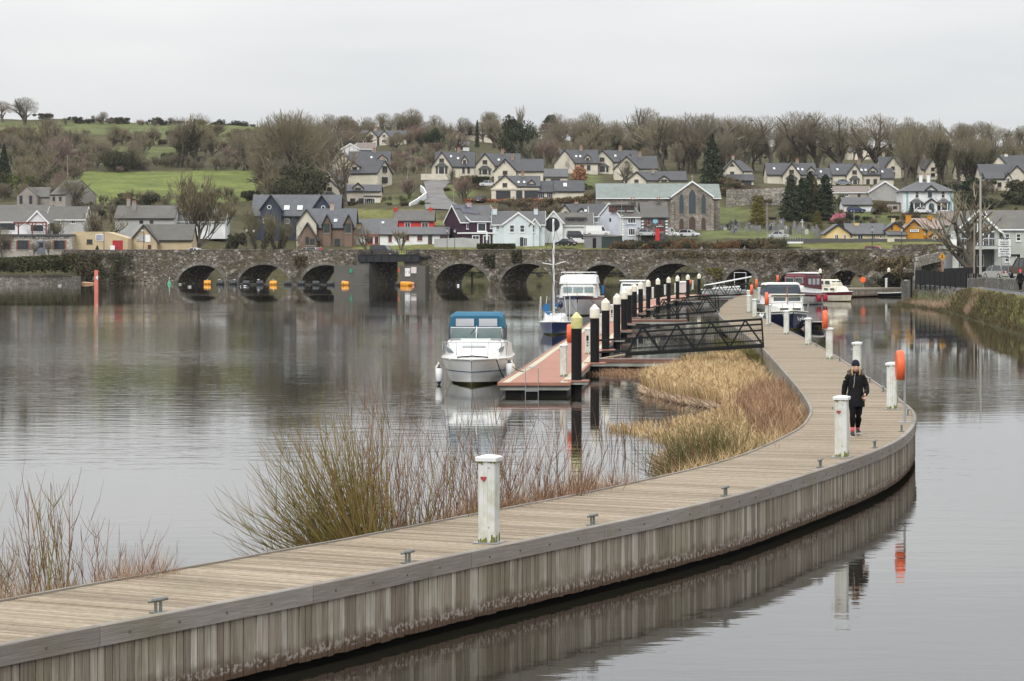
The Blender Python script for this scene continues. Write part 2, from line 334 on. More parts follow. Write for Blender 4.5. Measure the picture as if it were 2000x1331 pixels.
def build_boardwalk():
    root = empty('boardwalk', tuple(Rs[40]), label='curving timber boardwalk with plank deck and vertical board cladding above the water', cat='boardwalk')
    O = -Vector(root.location)
    def put(mb, name, m, **kw):
        mb.v = [tuple(Vector(v)+O) for v in mb.v]; return mb.build(name, m, root, **kw)
    N = len(Rs); far, farclad, lclad, core = MB(), MB(), MB(), MB(); r2 = random.Random(3); npl = ncl = 0
    for i in range(N-1):
        a, b, c, d = Rs[i], Rs[i+1], Ls[i+1], Ls[i]; g = .035 if i < 500 else .03
        a2, b2, c2, d2 = a.lerp(b, g), b.lerp(a, g), c.lerp(d, g), d.lerp(c, g); zt = r2.uniform(-.003, .003)-.003
        if (c2-d2).length < .01: c2 = c2+(b2-a2)*.1
        top = [v+Vector((0, 0, zt)) for v in (a2, b2, c2, d2)]; bot = [v-Vector((0, 0, .04)) for v in (a2, b2, c2, d2)]
        x = 1000+a.x*F/a.y; xl = 1000+d.x*F/d.y
        mb = MB() if (x > -25 or xl > -25) and npl < 300 else far; mb.loft([bot, top])
        if mb is not far: put(mb, 'deck_plank', MATS['deck']); npl += 1
        # cladding on the canal side
        t = (b-a).normalized(); nr = Vector((t.y, -t.x, 0)); off = r2.uniform(0, .014); zb = r2.uniform(.1, .118); gg = .05
        p0, p1 = a.lerp(b, gg)+nr*(.0+off), b.lerp(a, gg)+nr*(.0+off); q0, q1 = p0-nr*.03, p1-nr*.03
        mk = lambda z: [Vector((*v.xy, z)) for v in (p0, p1, q1, q0)]
        mb = MB() if x > -12 and ncl < 300 and a.y > 20 else farclad; mb.loft([mk(zb), mk(DH-.19)])
        if mb is not farclad: put(mb, 'cladding_board', MATS['clad']); ncl += 1
        if i % 2 == 0 and i+2 < N:
            e, f = Ls[i], Ls[i+2]; tl = (f-e)
            if tl.length > .02:
                tl.normalize(); nl = Vector((-tl.y, tl.x, 0)); e2, f2 = e.lerp(f, .02), f.lerp(e, .02)
                lclad.loft([[Vector((*v.xy, z)) for v in (e2, f2, f2-nl*.03, e2-nl*.03)] for z in (.12, DH-.16)])
        if i % 4 == 0 and i+4 < N:
            k = [Rs[i].lerp(Ls[i], .05), Rs[i+4].lerp(Ls[i+4], .05), Ls[i+4].lerp(Rs[i+4], .05), Ls[i].lerp(Rs[i], .05)]
            core.loft([[Vector((*v.xy, z)) for v in k] for z in (-1., DH-.06)])
    put(far, 'deck_planking', MATS['deck'], kind='stuff'); put(farclad, 'cladding', MATS['clad'], kind='stuff'); put(lclad, 'bank_side_cladding', MATS['clad'], kind='stuff')
    put(core, 'float', M('black_float', (.008,.008,.007), rough=.9, spec=.05))
    st = 32; bolt = M('bolt', (.12,.11,.08), rough=.5)
    for side in (0, 1):
        E = Rs if side == 0 else Ls; sg = 1 if side == 0 else -1; i = 0
        while i+1 < N:
            j = min(N-1, i+st); ring = []; idx = list(range(i, j+1, 4))
            if idx[-1] != j: idx.append(j)
            for k in idx:
                t = (E[min(k+3, N-1)]-E[max(k-3, 0)]).normalized(); nr = Vector((t.y, -t.x, 0))*sg; p = E[k]
                if k == i: p = p+t*.004
                if k == j: p = p-t*.004
                h0, h1, w0, w1 = (-.205, .022, -.05, .042) if side == 0 else (-.17, .02, -.03, .035)
                ring.append([p+nr*w1+Vector((0, 0, h0)), p+nr*w1+Vector((0, 0, h1-.012)), p+nr*(w1-.014)+Vector((0, 0, h1)), p+nr*w0+Vector((0, 0, h1)), p+nr*w0+Vector((0, 0, h0))])
            mb = MB().loft(ring); o = put(mb, 'fascia_board' if side == 0 else 'edge_board', MATS['rail'])
            if side == 0 and i < 420:
                for k in range(i+4, j, 7):
                    t = (E[min(k+1, N-1)]-E[k]).normalized(); nr = Vector((t.y, -t.x, 0)); c = E[k]+nr*.045-Vector((0, 0, .1))
                    bm_ = MB().tube([c-nr*.01, c+nr*.008], .016, 6); bm_.v = [tuple(Vector(v)+O) for v in bm_.v]; bm_.build('bolt', bolt, o)
            i = j
    return root
build_boardwalk()
# ---------------------------------------------------------------- stone, slate, plaster
def stone_mat(name, cs, scale=2.2, specks=.5, moss=(.07,.062,.022), mossamt=.75):
    m, n, l, b = newmat(name); MATS[name] = m; geo = n.new('ShaderNodeNewGeometry'); pos = geo.outputs['Position']
    mp = n.new('ShaderNodeMapping'); mp.inputs['Scale'].default_value = (1, 1, 1.6); l.new(pos, mp.inputs[0])
    v = n.new('ShaderNodeTexVoronoi'); v.inputs['Scale'].default_value = scale; l.new(mp.outputs[0], v.inputs['Vector'])
    sp = n.new('ShaderNodeSeparateColor'); l.new(v.outputs['Color'], sp.inputs[0])
    c = ramp(n, l, sp.outputs[0], (0., cs[0]), (.5, cs[1]), (.86, cs[2]), (1., cs[3]))
    e = n.new('ShaderNodeTexVoronoi'); e.feature = 'DISTANCE_TO_EDGE'; e.inputs['Scale'].default_value = scale; l.new(mp.outputs[0], e.inputs['Vector'])
    c = mixrgb(n, l, ramp(n, l, e.outputs['Distance'], (0., .55), (.09, 0.)), c, tuple(k*.45 for k in cs[0]))
    g = ramp(n, l, nnoise(n, l, pos, .35, 6, None, .7), (.3, .62), (.7, 1.3)); c = mixrgb(n, l, 1., c, g, 'MULTIPLY')
    w = ramp(n, l, nnoise(n, l, pos, 4.5, 3), (.60, 0.), (.68, specks)); c = mixrgb(n, l, w, c, (.5,.48,.44))
    k = ramp(n, l, nnoise(n, l, pos, .28, 6, (1, 1, .8), .7), (.48, 0.), (.66, mossamt)); c = mixrgb(n, l, k, c, moss)
    l.new(c, b.inputs['Base Color']); b.inputs['Roughness'].default_value = .9; b.inputs['Specular IOR Level'].default_value = .2
    bp = n.new('ShaderNodeBump'); bp.inputs['Strength'].default_value = .8; bp.inputs['Distance'].default_value = .06
    l.new(e.outputs['Distance'], bp.inputs['Height']); l.new(bp.outputs[0], b.inputs['Normal']); return m
stone_mat('bridge_stone', [(.062,.053,.042), (.12,.101,.079), (.19,.165,.13), (.39,.365,.32)])
stone_mat('ring_stone', [(.13,.12,.10), (.175,.16,.138), (.225,.21,.185), (.36,.345,.31)], 1.4, .3, mossamt=.4)
stone_mat('church_stone', [(.18,.158,.135), (.26,.232,.20), (.33,.298,.26), (.40,.37,.33)], 2.6, .2, moss=(.12,.09,.06), mossamt=.5)
stone_mat('rubble_stone', [(.16,.145,.12), (.26,.24,.205), (.36,.33,.29), (.5,.47,.42)], 2.4, .35, mossamt=.25)
stone_mat('dark_stone', [(.05,.048,.045), (.09,.085,.08), (.14,.13,.125), (.25,.24,.23)], 2.4, .2, mossamt=.2)
def B(px_, f=None):  # photo column -> distance along the bridge's front face
    s = (px_-1000)/F; a = BL; d = BR-BL; t = (s*a.y-a.x)/(d.x-s*d.y); return t*d.length
BL, BR = Vector((-79, 465)), Vector((66, 408))
BD = (BR-BL).normalized(); BN = Vector((-BD.y, BD.x))
def build_bridge():
    BW, SK, TOP, ROAD = 7.2, 1.9, 6.0, 4.95
    ang = atan2(BD.y, BD.x)
    root = empty('stone_bridge', (BL.x, BL.y, 0), ang, label='long low stone arch bridge across the river with a black steel lifting span', cat='bridge')
    A = [(347,440,518),(465,567,517),(588,686,518),(850,956,515),(977,1082,515),(1130,1227,517),(1258,1377,515),(1415,1479,526),(1520,1578,529),(1617,1685,528),(1716,1765,533)]
    arches = []
    for x0, x1, yc in A:
        a, b = B(x0), B(x1); mid = (a+b)/2; wp = BL+BD*mid; hc = CH+(YH-yc)*wp.y/F; arches.append((a, b, hc))
    gap = (B(724), B(792)); L0, L1 = B(120), B(1800)
    st, xx = [], L0
    def low(x):
        for a, b, h in arches:
            if a <= x <= b:
                u = (x-(a+b)/2)/((b-a)/2); return h*max(0, 1-abs(u)**2.1)**.56-.05
        return -1.5
    xs = set()
    x = L0
    while x < L1: xs.add(round(x, 3)); x += 1.2
    for a, b, h in arches:
        for k in range(25): xs.add(round((a+b)/2-(b-a)/2*cos(pi*k/24), 3))
    xs.add(L1); xs = sorted(xs)
    w = MB()
    for seg in ((lambda v: v <= gap[0]), (lambda v: v >= gap[1])):
        sx_ = [v for v in xs if seg(v)]; sx_ = sx_+[gap[0]] if seg(gap[0]-1) else [gap[1]]+sx_
        fr = [(v, low(v)) for v in sx_]
        for (x0, z0), (x1, z1) in zip(fr, fr[1:]):
            if x1-x0 < 1e-4: continue
            w.quad((x0, 0, z0), (x1, 0, z1), (x1, 0, TOP), (x0, 0, TOP))
            w.quad((x0+SK, BW, z0), (x0+SK, BW, TOP), (x1+SK, BW, TOP), (x1+SK, BW, z1))
            w.quad((x0, 0, z0), (x0+SK, BW, z0), (x1+SK, BW, z1), (x1, 0, z1))
            for o_ in (0, BW-.45):      # parapet tops and road between
                w.quad((x0+SK*o_/BW, o_, TOP), (x1+SK*o_/BW, o_, TOP), (x1+SK*o_/BW, o_+.45, TOP), (x0+SK*o_/BW, o_+.45, TOP))
            w.quad((x0, .45, TOP), (x1, .45, TOP), (x1, .45, ROAD), (x0, .45, ROAD)); w.quad((x0+SK, BW-.45, TOP), (x0+SK, BW-.45, ROAD), (x1+SK, BW-.45, ROAD), (x1+SK, BW-.45, TOP))
            w.quad((x0, .45, ROAD), (x1, .45, ROAD), (x1+SK, BW-.45, ROAD), (x0+SK, BW-.45, ROAD))
        e = gap[0] if seg(gap[0]-1) else gap[1]; w.quad((e, 0, -1.5), (e+SK, BW, -1.5), (e+SK, BW, ROAD), (e, 0, ROAD))
    w.build('wall', MATS['bridge_stone'], root)
    for a, b, h in arches:                                  # ring of cut stones round each arch
        r = MB(); mid, hw = (a+b)/2, (b-a)/2; k = 34; pts = []
        for i in range(k+1):
            t = pi*i/k; u = -cos(t); z = h*max(0, 1-abs(u)**2.1)**.56; pts.append(Vector((mid+u*hw, 0, z-.02)))
        for i in range(k):
            p, q = pts[i], pts[i+1]; nn = Vector((p.z-q.z, 0, q.x-p.x)).normalized(); th = .55+.1*((i*7) % 3-1)
            p2, q2 = p.lerp(q, .03), q.lerp(p, .03); pr = -.05-.03*((i*5) % 3)
            if p2.z < -.3: continue
            r.loft([[Vector((v.x, y, v.z)) for v in (p2, q2, q2+nn*th, p2+nn*th)] for y in (pr, .05)])
        r.build('arch_ring', MATS['ring_stone'], root)
    cp = MB(); x = L0; i = 0                                 # uneven coping stones
    r2 = random.Random(5)
    while x < L1:
        d = r2.uniform(.6, 1.3)
        if not (gap[0]-1.5 < x+d and x < gap[1]+1.5): cp.box(x, x+d-.03, -.08, .5, TOP-.02, TOP+r2.uniform(.06, .16))
        x += d
    cp.build('coping', MATS['ring_stone'], root)
    for (a, b, h), (c, d, h2) in zip(arches, arches[1:]):    # pointed cutwaters on the piers
        m_ = (b+c)/2; hw = min(1.5, (c-b)/2)
        if hw < .3 or gap[0]-3 < m_ < gap[1]+3: continue
        z1 = 1.5; MB().loft([[Vector((m_-hw, 0.02, z)), Vector((m_, -1.5*k-.02, z)), Vector((m_+hw, 0.02, z))] for z, k in ((-1.5, 1), (z1, 1), (z1+1.1, .05))]).build('cutwater', MATS['bridge_stone'], root)
    conc = M('old_concrete', (.115,.108,.097), var=.3, sc=.5, dirt=(.05,.045,.035), dsc=.25, bump=.2)
    MB().box(B(660), gap[0]+.4, -1.6, BW*.9, -1.5, 3.3).box(gap[1]-.3, B(838), -1.6, BW*.9, -1.5, 3.3).build('lock_pier', conc, root)
    MB().box(B(700), gap[0]+.05, -.45, BW+.3, 3.3, 4.6).box(gap[1]-.05, B(822), -.45, BW+.3, 3.3, 4.6).build('bearing_block', conc, root)
    steel = M('black_steel', (.018,.019,.021), rough=.5, var=.3)
    a, b = B(704), B(822); dk = MB(); dk.box(a, b, -.8, -.6, 3.95, 5.25); dk.box(a+SK, b+SK, BW+.2, BW+.4, 3.95, 5.25); dk.box(a, b+SK, -.6, BW+.2, 4.7, 4.94)
    for k in range(9): dk.box(a+(b-a)*k/8-.05, a+(b-a)*k/8+.05, -.92, -.8, 3.95, 5.25)
    dk.box(a, b, -.95, -.8, 5.17, 5.25); dk.box(a, b, -.95, -.8, 3.95, 4.03)
    sp = dk.build('lifting_span', steel, root)
    rl = MB()
    for k in range(25): rl.box(a+(b-a)*k/24-.03, a+(b-a)*k/24+.03, -.75, -.69, 5.25, 6.15)
    for z in (5.55, 5.85, 6.1): rl.box(a, b, -.74, -.70, z, z+.05)
    rl.build('railing', steel, sp)
    wht = M('sign_white', (.75,.75,.74), rough=.5); nb = MB()
    for x_, y_, ww, hh, m_, nm in ((804,532,11,16,wht,'notice_board'), (816,528,11,12,M('sign_pale', (.68,.60,.58), rough=.5),'notice_board'), (694,529,6,8,M('sign_green', (.04,.26,.16), rough=.5),'navigation_board'), (787,528,4,7,M('sign_red', (.42,.10,.06), rough=.5),'navigation_board')):
        s = B(x_); wp = BL+BD*s; q = wp.y/F; zc = CH+(YH-y_)*q
        o = MB().box(s-ww*q/2, s+ww*q/2, -1.75, -1.64, zc-hh*q/2, zc+hh*q/2).build(nm, m_, root)
    for z_ in range(5):
        pass
    return root
BRIDGE = build_bridge()
# planks of writing on the larger notice board
def text_obj(name, body, size, loc, rot, m, parent=None, align='CENTER', bold=0.):
    c = bpy.data.curves.new(name, 'FONT'); c.body = body; c.size = size; c.align_x = align; c.align_y = 'CENTER'; c.extrude = .004; c.offset = bold
    o = bpy.data.objects.new(name, c); COL.objects.link(o)
    dg = bpy.context.evaluated_depsgraph_get(); me = bpy.data.meshes.new_from_object(o.evaluated_get(dg)); bpy.data.objects.remove(o)
    me.materials.clear(); o = obj(name, me, m, parent); o.location = loc; o.rotation_euler = rot; return o
INK = M('ink', (.03,.03,.035), rough=.6)
def bline(o_x, y_, body, size, dy=-1.77):
    s = B(o_x); q = (BL+BD*s).y/F; text_obj('lettering', body, size, (s, dy, CH+(YH-y_)*q), (pi/2, 0, 0), INK, BRIDGE)
bline(804, 532, '1 3', .7)

# quay and approach on the far bank at the end of the bridge
def build_quay():
    q = [G(-420, 556), G(0, 556), G(141, 555.5)]
    o = MB(); up = lambda v, h: Vector((v.x, v.y, h))
    for a, b in zip(q, q[1:]): o.loft([[up(v, z) for v in (a, b, b+Vector((0, 9, 0)), a+Vector((0, 9, 0)))] for z in (-1, 1.32)])
    e = empty('quay_wall', tuple(q[1]), label='pale stone quay wall below the hedge at the water', cat='wall'); o.v = [tuple(Vector(v)-q[1]) for v in o.v]; o.build('wall', MATS['rubble_stone'], e)
    c = MB()
    r2 = random.Random(2)
    for a, b in zip(q, q[1:]):
        d = b-a; L = d.length; x = 0
        while x < L:
            w = min(L-x, r2.uniform(.9, 1.5)); p, s = a+d*(x/L), a+d*((x+w-.03)/L); y = Vector((0, -.12, 0)); k = Vector((0, .7, 0)); x += w
            cc = MB().loft([[up(v, z) for v in (p+y, s+y, s+k, p+k)] for z in (1.325, 1.56)]); cc.v = [tuple(Vector(v)-q[1]) for v in cc.v]; cc.build('coping_stone', MATS['ring_stone'], e)
build_quay()
# ---------------------------------------------------------------- houses
def slate(name, col, green=.0):
    m, n, l, b = newmat(name); MATS[name] = m; geo = n.new('ShaderNodeNewGeometry'); pos = geo.outputs['Position']
    c = mixrgb(n, l, nnoise(n, l, pos, .35, 5, None, .65), tuple(k*.72 for k in col), tuple(k*1.3 for k in col))
    g = ramp(n, l, nnoise(n, l, pos, 1, 3, (2.6, 2.6, 9)), (.3, .8), (.7, 1.2)); c = mixrgb(n, l, 1., c, g, 'MULTIPLY')
    k = ramp(n, l, nnoise(n, l, pos, .5, 6, None, .7), (.5, 0.), (.72, .7)); c = mixrgb(n, l, k, c, (.13,.125,.085) if green else tuple(x*1.45 for x in col))
    l.new(c, b.inputs['Base Color']); b.inputs['Roughness'].default_value = .55; b.inputs['Specular IOR Level'].default_value = .4
    sp = n.new('ShaderNodeSeparateXYZ'); l.new(pos, sp.inputs[0]); w = n.new('ShaderNodeMath'); w.operation = 'MULTIPLY'; w.inputs[1].default_value = 5.; l.new(sp.outputs[2], w.inputs[0])
    fr = n.new('ShaderNodeMath'); fr.operation = 'FRACT'; l.new(w.outputs[0], fr.inputs[0])
    bp = n.new('ShaderNodeBump'); bp.inputs['Strength'].default_value = .5; bp.inputs['Distance'].default_value = .04; l.new(fr.outputs[0], bp.inputs['Height']); l.new(bp.outputs[0], b.inputs['Normal'])
    return m
slate('slate', (.054,.054,.058)); slate('slate_grey', (.085,.085,.088)); slate('slate_old', (.088,.082,.074), 1); slate('tile_brown', (.155,.125,.105)); slate('copper_roof', (.17,.20,.185), 1); slate('tile_pink', (.27,.195,.165)); slate('slate_blue', (.082,.086,.096))
PL = dict(cream=(.63,.585,.48), white=(.74,.75,.75), palewhite=(.62,.68,.70), lilac=(.53,.545,.60), purple=(.050,.026,.040), red=(.55,.06,.055), blue=(.052,.062,.084), brick=(.20,.14,.105), yellow=(.68,.52,.26), paleyellow=(.64,.54,.35), orange=(.52,.25,.03), grey=(.36,.35,.335), palegreen=(.43,.46,.39), sage=(.45,.47,.43), render=(.30,.275,.25), dirty=(.42,.42,.41), beige=(.44,.39,.33))
for k, c in PL.items(): M('wall_'+k, c, var=.07, sc=.4, rough=.85, dirt=tuple(x*.78 for x in c), dsc=.3, bump=.15, bsc=8, spec=.15)
GLASS = M('window_glass', (.025,.03,.035), var=.4, sc=.3, rough=.08, spec=.6)
TRIM_W = M('trim_white', (.78,.79,.79), var=.04, rough=.5); TRIM_B = M('trim_black', (.022,.022,.025), var=.2, rough=.6); TRIM_D = M('frame_brown', (.07,.045,.035), rough=.5)
SKYL = M('skylight_glass', (.55,.58,.6), var=.1, rough=.1, spec=.8); CHIM = M('chimney_render', (.36,.32,.27), var=.15, rough=.9); POT = M('chimney_pot', (.36,.15,.09), rough=.8)
TRIMS = {'w': TRIM_W, 'b': TRIM_B, 'd': TRIM_D, 'r': M('frame_red', (.38,.04,.04), rough=.5), 't': M('frame_teal', (.25,.42,.46), rough=.5), 'g': M('frame_green', (.03,.07,.055), rough=.5)}
class House:
    """A house set down from its outline in the photo (pixels) at a real distance Z, with real depths in metres."""
    def __init__(s, name, label, cat, x, y, Z, wall='cream', roof='slate', trim='b', yaw=0, group=None):
        s.Z = Z; s.q = Z/F; s.x0 = x; s.yaw = yaw; s.p = P(x, y, Z); s.y0 = y
        s.root = empty(name, tuple(s.p), yaw, label=label, cat=cat, group=group); s.wm = MATS['wall_'+wall] if 'wall_'+wall in MATS else MATS[wall]; s.rm = MATS[roof]; s.tr = TRIMS[trim]; s.cy = cos(yaw)
    def X(s, x): return (x-s.x0)*s.q/s.cy
    def H(s, y, d=0): return CH+(YH-y)*(s.Z+d)/F-s.p.z
    def block(s, x0, x1, ye, yr, kind='side', D=8., off=0., base=None, wm=None, rm=None, over=.35, hip=0, barge=True, low=-2.2):
        """kind 'front': gable toward the viewer; 'side': ridge across; 'flat'."""
        a, b = s.X(x0), s.X(x1); z0 = low if base is None else s.H(base, off); ze = s.H(ye, off); wm = wm or s.wm; rm = rm or s.rm
        wm = MATS.get('wall_'+wm, MATS.get(wm)) if isinstance(wm, str) else wm; rm = MATS[rm] if isinstance(rm, str) else rm
        w, r, t = MB(), MB(), MB(); th = .14
        if kind == 'flat':
            w.box(a, b, off, off+D, z0, ze); r.box(a-.15, b+.15, off-.25, off+D, ze+.002, ze+.3)
        elif kind == 'front':
            zr = s.H(yr, off); m = (a+b)/2; w.prism([(a, z0), (b, z0), (b, ze), (m, zr-.05), (a, ze)], off, off+D)
            sl = (zr-ze)/(m-a); ov = over; e = ze-sl*ov
            for sg in (-1, 1):
                u = m+sg*(m-a+ov); r.loft([[Vector((m, y, zr+.02)), Vector((u, y, e+.02)), Vector((u, y, e+.02+th)), Vector((m, y, zr+.02+th))][::sg] for y in (off-over, off+D+.1)])
                if barge: t.loft([[Vector((m, y, zr-.18)), Vector((u, y, e-.18)), Vector((u, y, e+.05+th)), Vector((m, y, zr+.05+th))][::sg] for y in (off-over-.05, off-over-.005)])
        else:
            D2 = D/2; zr = s.H(yr, off+D2); h = hip
            if hip: w.box(a, b, off, off+D, z0, ze)
            else: w.add([Vector((x, y, z)) for x in (a, b) for y, z in ((off, z0), (off+D, z0), (off+D, ze), (off+D2, zr-.05), (off, ze))], [(0,1,2,3,4), (9,8,7,6,5), (0,4,9,5), (4,3,8,9), (3,2,7,8), (2,1,6,7), (1,0,5,6)])
            sl = (zr-ze)/D2; ov = over; e = ze-sl*ov; av, bv = a-over*.6, b+over*.6
            if hip:
                av, bv = a-ov, b+ov
                V = [Vector(v) for v in ((av, off-ov, e), (bv, off-ov, e), (bv, off+D+ov, e), (av, off+D+ov, e), (a+h, off+D2, zr), (b-h, off+D2, zr))]
                r.add([v+Vector((0, 0, .05)) for v in V], [(0,1,5,4), (2,3,4,5), (1,2,5), (3,0,4), (3,2,1,0)])
                t.box(av, bv, off-ov-.06, off-ov-.004, e-.12, e+.06)
            else:
                for yo, sg in ((off-ov, 1), (off+D+ov, -1)):
                    r.loft([[Vector((x, yo, e+.02)), Vector((x, off+D2, zr+.02)), Vector((x, off+D2, zr+.02+th)), Vector((x, yo, e+.02+th))][::sg] for x in (av, bv)])
                t.box(av, bv, off-ov-.07, off-ov-.004, e-.1, e+.1)       # gutter
                if barge:
                    for x, o_ in ((av, -.05), (bv, .05)):
                        for yo in (off-ov, off+D+ov):
                            sg = 1 if (yo < off+D2) == (o_ > 0) else -1
                            t.loft([[Vector((xx, yo, e-.16)), Vector((xx, off+D2, zr-.16)), Vector((xx, off+D2, zr+.04+th)), Vector((xx, yo, e+.04+th))][::sg] for xx in (x+o_*.1, x+o_)])
        s.wall = w.build('wall', wm, s.root); s.roof = r.build('roof', rm, s.root)
        if t.v: t.build('trim', s.tr, s.root)
        s.last = (a, b, ze, off, D, yr, kind); return s
    def win(s, x, y, w, h, off=0., fr='w', glass=None, bars=1, name='window', arch=False):
        """window centred at pixel x,y (w,h pixels) on the front plane at depth off: frame, recessed pane, bars, sill"""
        cx, cz = s.X(x), s.H(y, off); hw, hh = w*s.q/2/s.cy, h*s.q/2; f = MB(); t = max(.07, .09*min(hw, hh)*2); y0, y1 = off-.09, off+.02
        if arch:
            pts = [(-hw, -hh), (hw, -hh), (hw, hh*.35)]+[(hw*cos(k*pi/8)*(1), hh*.35+hh*.65*sin(k*pi/8)) for k in range(1, 8)]+[(-hw, hh*.35)]
            if arch == 2: pts = [(-hw, -hh), (hw, -hh), (hw, hh*.45), (hw*.75, hh*.72), (hw*.4, hh*.9), (0, hh), (-hw*.4, hh*.9), (-hw*.75, hh*.72), (-hw, hh*.45)]
            f.prism([(cx+a*1.12, cz+b*1.05) for a, b in pts], off-.1, off-.004); o = f.build(name, TRIMS[fr] if isinstance(fr, str) else fr, s.root)
            MB().prism([(cx+a, cz+b) for a, b in pts], off-.125, off-.102).build('pane', glass or GLASS, o); return o
        f.box(cx-hw, cx+hw, y0, y1, cz-hh, cz-hh+t).box(cx-hw, cx+hw, y0, y1, cz+hh-t, cz+hh).box(cx-hw, cx-hw+t, y0, y1, cz-hh+t, cz+hh-t).box(cx+hw-t, cx+hw, y0, y1, cz-hh+t, cz+hh-t)
        for k in range(1, bars+1):
            if bars == 9: f.box(cx-hw+t, cx+hw-t, y0+.01, y1, cz-.03, cz+.03); break
            bx = cx-hw+2*hw*k/(bars+1); f.box(bx-.03, bx+.03, y0+.01, y1, cz-hh+t, cz+hh-t)
        o = f.build(name, TRIMS[fr] if isinstance(fr, str) else fr, s.root)
        MB().box(cx-hw+t*.9, cx+hw-t*.9, off-.05, off+.015, cz-hh+t*.9, cz+hh-t*.9).build('pane', glass or GLASS, o)
        if name == 'window' and hh > .35: MB().box(cx-hw-.08, cx+hw+.08, off-.14, off-.004, cz-hh-.12, cz-hh-.002).build('sill', s.tr if s.tr is not TRIM_B else CHIM, o)
        return o
    def round(s, x, y, r, off=0.):
        c = (s.X(x), off, s.H(y, off)); rr = r*s.q
        o = MB().lathe([(rr, -.1), (rr, .02)], c, 'y', 20).build('window', TRIM_W, s.root); MB().lathe([(rr*.72, -.13), (rr*.72, -.102)], c, 'y', 20).build('pane', GLASS, o)
    def door(s, x, yb, w, h, off=0., m=None): 
        cx, z0 = s.X(x), s.H(yb, off); hw = w*s.q/2; hh = h*s.q
        o = MB().box(cx-hw, cx+hw, off-.06, off+.01, z0, z0+hh).build('door', m or TRIM_D, s.root); MB().box(cx-hw*.55, cx+hw*.55, off-.08, off-.061, z0+hh*.5, z0+hh*.88).build('pane', GLASS, o); return o
    def chim(s, x, yt, yb, w=6, d=3., m=None, pots=2):
        a, b = s.X(x-w/2), s.X(x+w/2); z0, z1 = s.H(yb, d)-.6, s.H(yt, d)
        o = MB().box(a, b, d, d+.7, z0, z1).box(a-.07, b+.07, d-.07, d+.77, z1, z1+.14).build('chimney', m or CHIM, s.root)
        for k in range(pots): MB().lathe([(.12, 0), (.10, .4), (.13, .42)], (lerp(a, b, (k+.5)/pots), d+.35, z1+.13), 'z', 8).build('chimney_pot', POT, o)
    def sky(s, x, y, w=4, h=4, m=None):
        """roof light lying on the slope of the last ridge-across roof"""
        a, b, ze, off, D, yr, kind = s.last; zr = s.H(yr, off+D/2); sl = (zr-ze)/(D/2); z = s.H(y, off+D*.2); d = off+(z-ze)/sl; cx = s.X(x); hw = w*s.q/2/s.cy; k = h*s.q/2
        V = [Vector((cx+i*hw, d+j*k/sl, z+j*k+.2)) for i, j in ((-1,-1), (1,-1), (1,1), (-1,1))]; nn = Vector((0, -sl, 1)).normalized()
        fr = [c+(c-sum(V, Vector())/4)*.18 for c in V]
        o = MB().loft([[v-nn*.15 for v in fr], [v+nn*.03 for v in fr]]).build('roof_light', TRIM_D, s.root); MB().loft([[v+nn*.031 for v in V], [v+nn*.06 for v in V]]).build('pane', m or SKYL, o)
    def dormer(s, x, ya, ye, yb, w, off=.6, fr='w', wm=None, D=3.5, bars=1):
        """small gabled dormer"""
        k = s.last; wl = s.wall; s.block(x-w/2, x+w/2, ye, ya, 'front', D, off, base=yb, wm=wm, over=.25); s.win(x, (ye+yb)/2+.5, w*.6, (yb-ye)*.8+1, off, fr, bars=bars); s.last = k
    def bay(s, x, yt, ye, yb, w, off=0., d=1.1):
        """bay window with a little hipped roof"""
        a, b = s.X(x-w/2), s.X(x+w/2); z0, z1, z2 = s.H(yb, off), s.H(ye, off), s.H(yt, off); q = (b-a)*.22
        o = MB().loft([[Vector(v) for v in ((a, off, z), (a+q, off-d, z), (b-q, off-d, z), (b, off, z))] for z in (z0-.6, z1)]).build('bay', s.wm, s.root)
        r = [Vector(v) for v in ((a-.3, off, z1), (a+q-.2, off-d-.3, z1), (b-q+.2, off-d-.3, z1), (b+.3, off, z1))]; t = [Vector((a+q*1.3, off, z2)), Vector((a+q*1.5, off-.2, z2)), Vector((b-q*1.5, off-.2, z2)), Vector((b-q*1.3, off, z2))]
        MB().loft([r, t]).build('bay_roof', s.rm, o)
        for k in (0, 1, 2):
            p, u = ((a, off), (a+q, off-d)) if k == 0 else ((a+q, off-d), (b-q, off-d)) if k == 1 else ((b-q, off-d), (b, off)); p, u = Vector((*p, 0)), Vector((*u, 0)); dd = (u-p).normalized(); nn = Vector((dd.y, -dd.x, 0))*.03
            MB().loft([[p.lerp(u, .12)+nn+Vector((0, 0, z)), p.lerp(u, .88)+nn+Vector((0, 0, z)), p.lerp(u, .88)+Vector((0, 0, z)), p.lerp(u, .12)+Vector((0, 0, z))] for z in (z0+(z1-z0)*.12, z1-.12)]).build('pane', GLASS, o)
